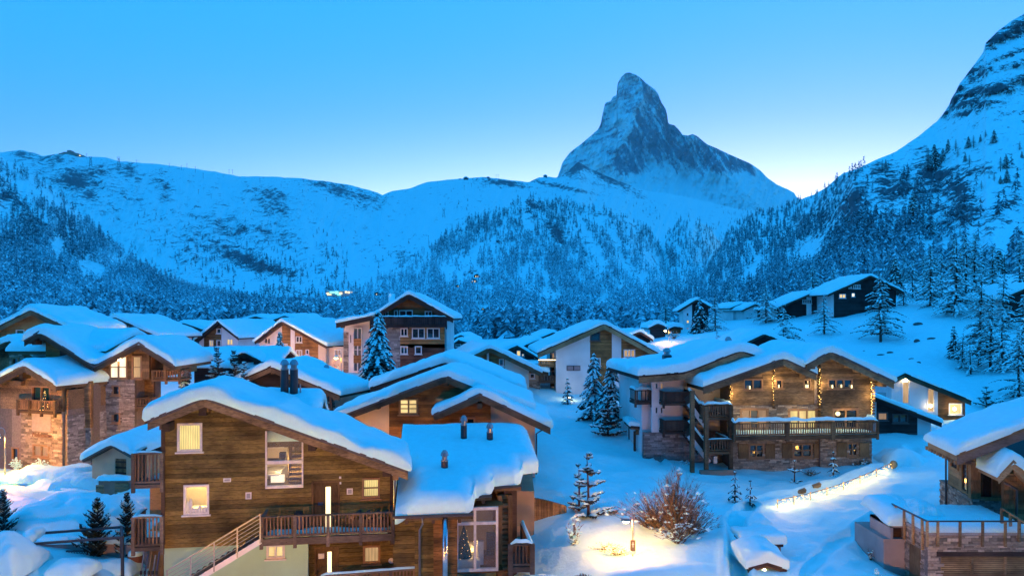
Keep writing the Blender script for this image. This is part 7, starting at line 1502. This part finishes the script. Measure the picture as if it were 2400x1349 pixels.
# ------------------------------------------------------------------ houses on the hill and far away
far_house('white house with balconies and a lit window among the hill trees', 128, 1622, 780, [(1588, 728), (1633, 701), (1672, 722)], [(1601, 1622, 'stucco_white'), (1622, 1660, 'clad_dark')], -8, 9, .6, wins=[(1609, 733, 1614, 740, 'glass'), (1609, 750, 1615, 757, 'lit'), (1610, 767, 1614, 772, 'lit_dim')], bh=.4)
far_house('small dark log barn on stilts at the hill edge', 116, 1542, 793, [(1520, 768), (1542, 757), (1563, 767)], [(1524, 1559, 'clad_dark')], 0, 6, .7, name='barn', cat='barn'); far_house('low snow covered shed lit warm beside the barn', 122, 1575, 785, [(1556, 776), (1580, 764), (1600, 768)], [(1560, 1596, 'wood_brown')], 0, 5, .8, name='shed', cat='shed', wins=[(1566, 776, 1574, 780, 'lit_soft', 1)])
far_house('left of two white hill houses under the larch', 138, 1735, 770, [(1710, 722), (1738, 711), (1760, 722)], [(1718, 1752, 'stucco_white')], 6, 8, .6, wins=[(1725, 742, 1733, 748, 'lit', 2)]); far_house('right of two white hill houses beside the larch', 134, 1765, 770, [(1738, 727), (1770, 712), (1815, 730)], [(1745, 1775, 'stucco_white'), (1775, 1805, 'clad_dark')], 6, 8, .6, wins=[(1749, 743, 1754, 748, 'glass'), (1757, 743, 1761, 748, 'glass')])
far_house('long dark chalet with single slope snow roof on the hill', 122, 1868, 762, [(1814, 724), (1908, 684), (1922, 689)], [(1822, 1890, 'clad_dark'), (1890, 1902, 'stucco_white'), (1902, 1918, 'clad_dark')], 2, 8, .5, wins=[(1881, 702, 1902, 711, 'glass', 4)])
far_house('highest dark chalet on the hill with two bright windows', 116, 2020, 742, [(1940, 690), (2040, 645), (2118, 684)], [(1956, 2100, 'clad_dark')], 2, 9, .5, wins=[(2000, 667, 2016, 676, 'glass_pale', 3), (1967, 689, 1982, 698, 'lit', 2), (1996, 687, 2003, 695, 'lit_hot', 1), (1989, 671, 1996, 675, 'glass')])
far_house('dark house with a lit window at the right edge among trees', 100, 2385, 770, [(2345, 700), (2420, 668), (2520, 710)], [(2356, 2500, 'clad_dark')], 0, 8, .7, wins=[(2362, 718, 2370, 727, 'glass'), (2361, 738, 2367, 745, 'lit', 2)])
far_house('flat snow roofed house behind the white gable', 108, 1500, 815, [(1465, 790), (1500, 776), (1530, 795)], [(1472, 1524, 'clad_dark')], 8, 8, .6); far_house('low snow house on the hill right of the chimney', 92, 1790, 842, [(1735, 808), (1790, 782), (1850, 806)], [(1745, 1840, 'clad_dark')], 5, 7, .8)

def tiny(label, px, py, d, w, lit=None, mat='clad_dark', name='hut', cat='hut'):
    p = P(px, py, d); root = tag(empty(name, p), label, cat); k = w / F * d; m = MB(); m.box(-k / 2, k / 2, 0, k * .8, -3, k * .35); m.quadbox([(-k / 2, 0, k * .35), (-k / 2, k * .8, k * .35), (k / 2, k * .8, k * .35), (k / 2, 0, k * .35), (-.01, 0, k * .6), (-.01, k * .8, k * .6), (.01, k * .8, k * .6), (.01, 0, k * .6)]); m.build('wall', M[mat], root)
    m = MB()
    for s in (-1, 1): m.quadbox([(s * k * .62, -k * .1, k * .30), (s * k * .62, k * .9, k * .30), (0, k * .9, k * .62), (0, -k * .1, k * .62), (s * k * .62, -k * .1, k * .48), (s * k * .62, k * .9, k * .48), (0, k * .9, k * .82), (0, -k * .1, k * .82)])
    m.build('roof_snow', M['snow'], root)
    for q, (a, b) in enumerate(lit or ()): box('window', a * k - k * .07, a * k + k * .07, -.15, -.02, b * k, b * k + k * .14, M['lit_hot'], root)
    return root
def on(L, px, py):
    ix = int(round((px - L.px[0]) / (L.px[-1] - L.px[0]) * (L.nx - 1))); it = np.argmin(np.abs(L.Y[:, ix] - py)); return float(L.D[it, ix])
for (lb, px, py, L, w, lit) in (('uppermost lit hut in the hillside clearing', 1118, 650, L_hill, 14, ((-.2, .1), (.15, .1))), ('lower lit hut in the hillside clearing', 1110, 662, L_hill, 16, ((-.2, .1), (.2, .1))), ('dark hut above the lit pair in the clearing', 1106, 642, L_hill, 7, None), ('lit hut at the left clearing edge', 1040, 674, L_hill, 9, ((0, .1),)), ('small lit hut right of the left clearing one', 1072, 672, L_hill, 9, ((.2, .1),)), ('lit hut in the trees right of the clearing', 1156, 660, L_hill, 8, ((0, .2),)), ('twin hut of the lit one below the clearing', 1155, 668, L_hill, 8, None),
        ('dark hut high on the right clearing', 1168, 568, L_hill, 9, None), ('hut left above the apartment house roof', 884, 692, L_hill, 14, ((-.1, .1),)), ('snow capped hut right above the apartment house roof', 898, 690, L_hill, 12, None), ('hut at the forest foot left', 1116, 776, L_hill, 18, None), ('hut at the forest foot right', 1140, 776, L_hill, 16, None), ('lit hut deep in the lower forest', 1132, 726, L_hill, 8, ((0, .2),)), ('hut above the lit one in the lower forest', 1118, 721, L_hill, 7, None), ('low hut beside the forest stream clearing', 1124, 785, L_hill, 12, None)):
    d = on(L, px, py); tiny(lb, px, py, d - 2, w, lit)
# lit lift station in the valley
dS = 1500.0; lst = tag(empty('lift_station', P(795, 690, dS)), 'brightly lit lift station at the foot of the valley slope', 'lift station'); k_ = dS / F
box('hall', -28 * k_, 34 * k_, 0, 20, -3, 8 * k_, M['paint_grey'], lst); box('hall_roof', -30 * k_, 6 * k_, -3, 22, 8 * k_, 10 * k_, M['snow'], lst); box('hall_roof', 6 * k_, 36 * k_, -2, 22, 8.2 * k_, 10.5 * k_, M['snow'], lst)
for (a, b, z0, z1, mt) in ((-30, -24, 2, 4, 'lit_hot'), (-22, -10, 3, 7, 'lit_turquoise'), (-9, -2, 1, 8, 'lit_turquoise'), (0, 7, 1, 5, 'lit_hot'), (14, 18, 4, 8, 'lit_hot'), (20, 26, 3, 7, 'lit_hot'), (-28, -18, -1, 1, 'lit_hot'), (-4, 4, -2, 0, 'lit_turquoise'), (29, 31, 4, 6, 'lit_hot')): box('lit_window', a * k_, b * k_, -1.5, -.2, z0 * k_, z1 * k_, M[mt], lst)
# summit building and lift masts on the ridges
d_ = float(L_left.D[-1, int((160 + 120) / 1080 * 419)]); k_ = d_ / F; hs = tag(empty('summit_building', P(160, 360, d_ - 30)), 'dark summit building on the left skyline', 'building')
for (a, b, z0, z1) in ((-22, 22, -4, 1), (-12, 12, 1, 4), (-3, 5, 4, 8), (-16, -8, 1, 2.5), (22, 32, -6, -3)): box('block', a * k_, b * k_, 0, 40, z0 * k_, z1 * k_, M['rubble'], hs)
box('lit_window', 26 * k_, 29 * k_, -4, -1, -5.5 * k_, -4 * k_, M['lit_hot'], hs)
def mast(label, px, pyb, pyt, L, lattice=False):
    d = on(L, px, pyb) - 8; k = d / F; root = tag(empty('lift_mast', P(px, pyb, d)), label, 'lift mast', 'lift masts on the ridges'); h = (pyb - pyt) * k; m = MB(); w = .45 * k
    if lattice:
        for s in (-1, 1):
            m.bar((s * 3.0 * k, 0, -3), (s * 1.2 * k, 0, h * .85), w, w); m.bar((s * 3.0 * k, 6, -3), (s * 1.2 * k, 3, h * .85), w, w)
            for q in range(3): m.bar((s * (3 - q * .6) * k, 0, h * q * .28), (-s * (2.4 - q * .6) * k, 0, h * (q + 1) * .28), w * .6, w * .6)
        m.bar((-4 * k, 0, h * .85), (4 * k, 0, h * .85), w, w); m.bar((-3.4 * k, 0, h), (3.4 * k, 0, h), w, w); m.bar((-2.5 * k, 0, h * .85), (-2.5 * k, 0, h), w, w); m.bar((2.5 * k, 0, h * .85), (2.5 * k, 0, h), w, w)
    else: m.bar((0, 0, -3), (0, 0, h), w, w); m.bar((-1.8 * k, 0, h), (1.8 * k, 0, h), w, w)
    m.build('mast', M['metal_dark'], root)
mast('left lattice lift mast below the left skyline', 212, 390, 367, L_left, True); mast('right lattice lift mast below the left skyline', 278, 388, 368, L_left, True); mast('lattice mast on the open slope left of the wooded hill', 1040, 509, 488, L_mid, True)
for q, (px, pb, pt, L) in enumerate(((203, 369, 360, L_left), (320, 383, 375, L_left), (397, 390, 383, L_left), (425, 396, 388, L_left), (438, 394, 384, L_left), (458, 404, 390, L_left), (476, 418, 406, L_left), (537, 406, 398, L_left), (545, 406, 398, L_left), (465, 454, 444, L_left), (495, 466, 455, L_left), (609, 426, 418, L_left), (659, 439, 432, L_left), (709, 452, 445, L_left), (765, 470, 463, L_left), (831, 494, 483, L_left), (1088, 445, 435, L_mid), (1105, 438, 430, L_mid), (1138, 440, 432, L_mid), (1148, 438, 430, L_mid), (1163, 417, 410, L_mid), (1168, 416, 409, L_mid), (1004, 573, 552, L_mid))): mast('slim lift mast standing in a line on the snowy ridge', px, pb, pt, L)
for q, (px, py, w, lb) in enumerate(((1092, 421, 10, 'left lift hut on the middle skyline'), (1144, 418, 6, 'small lift hut on the middle skyline'), (1278, 415, 8, 'tiny lift hut on the knob left of the peak'))): tiny(lb, px, py, on(L_mid, px, py) - 10, w)

# ------------------------------------------------------------------ air
hz = bpy.data.materials.new('air'); hz.use_nodes = True; hz.node_tree.nodes.clear()
_o = hz.node_tree.nodes.new('ShaderNodeOutputMaterial'); _v = hz.node_tree.nodes.new('ShaderNodeVolumePrincipled')
_v.inputs['Color'].default_value = (.55, .86, 1.0, 1); _v.inputs['Density'].default_value = 4.6e-5; _v.inputs['Anisotropy'].default_value = .0
hz.node_tree.links.new(_v.outputs[0], _o.inputs['Volume'])
_hb = MB(); _hb.box(-8000, 8000, -60, 10900, -60, 2900)
tag(_hb.build('haze', hz), 'thin blue evening air over the valley', None, None, 'stuff')
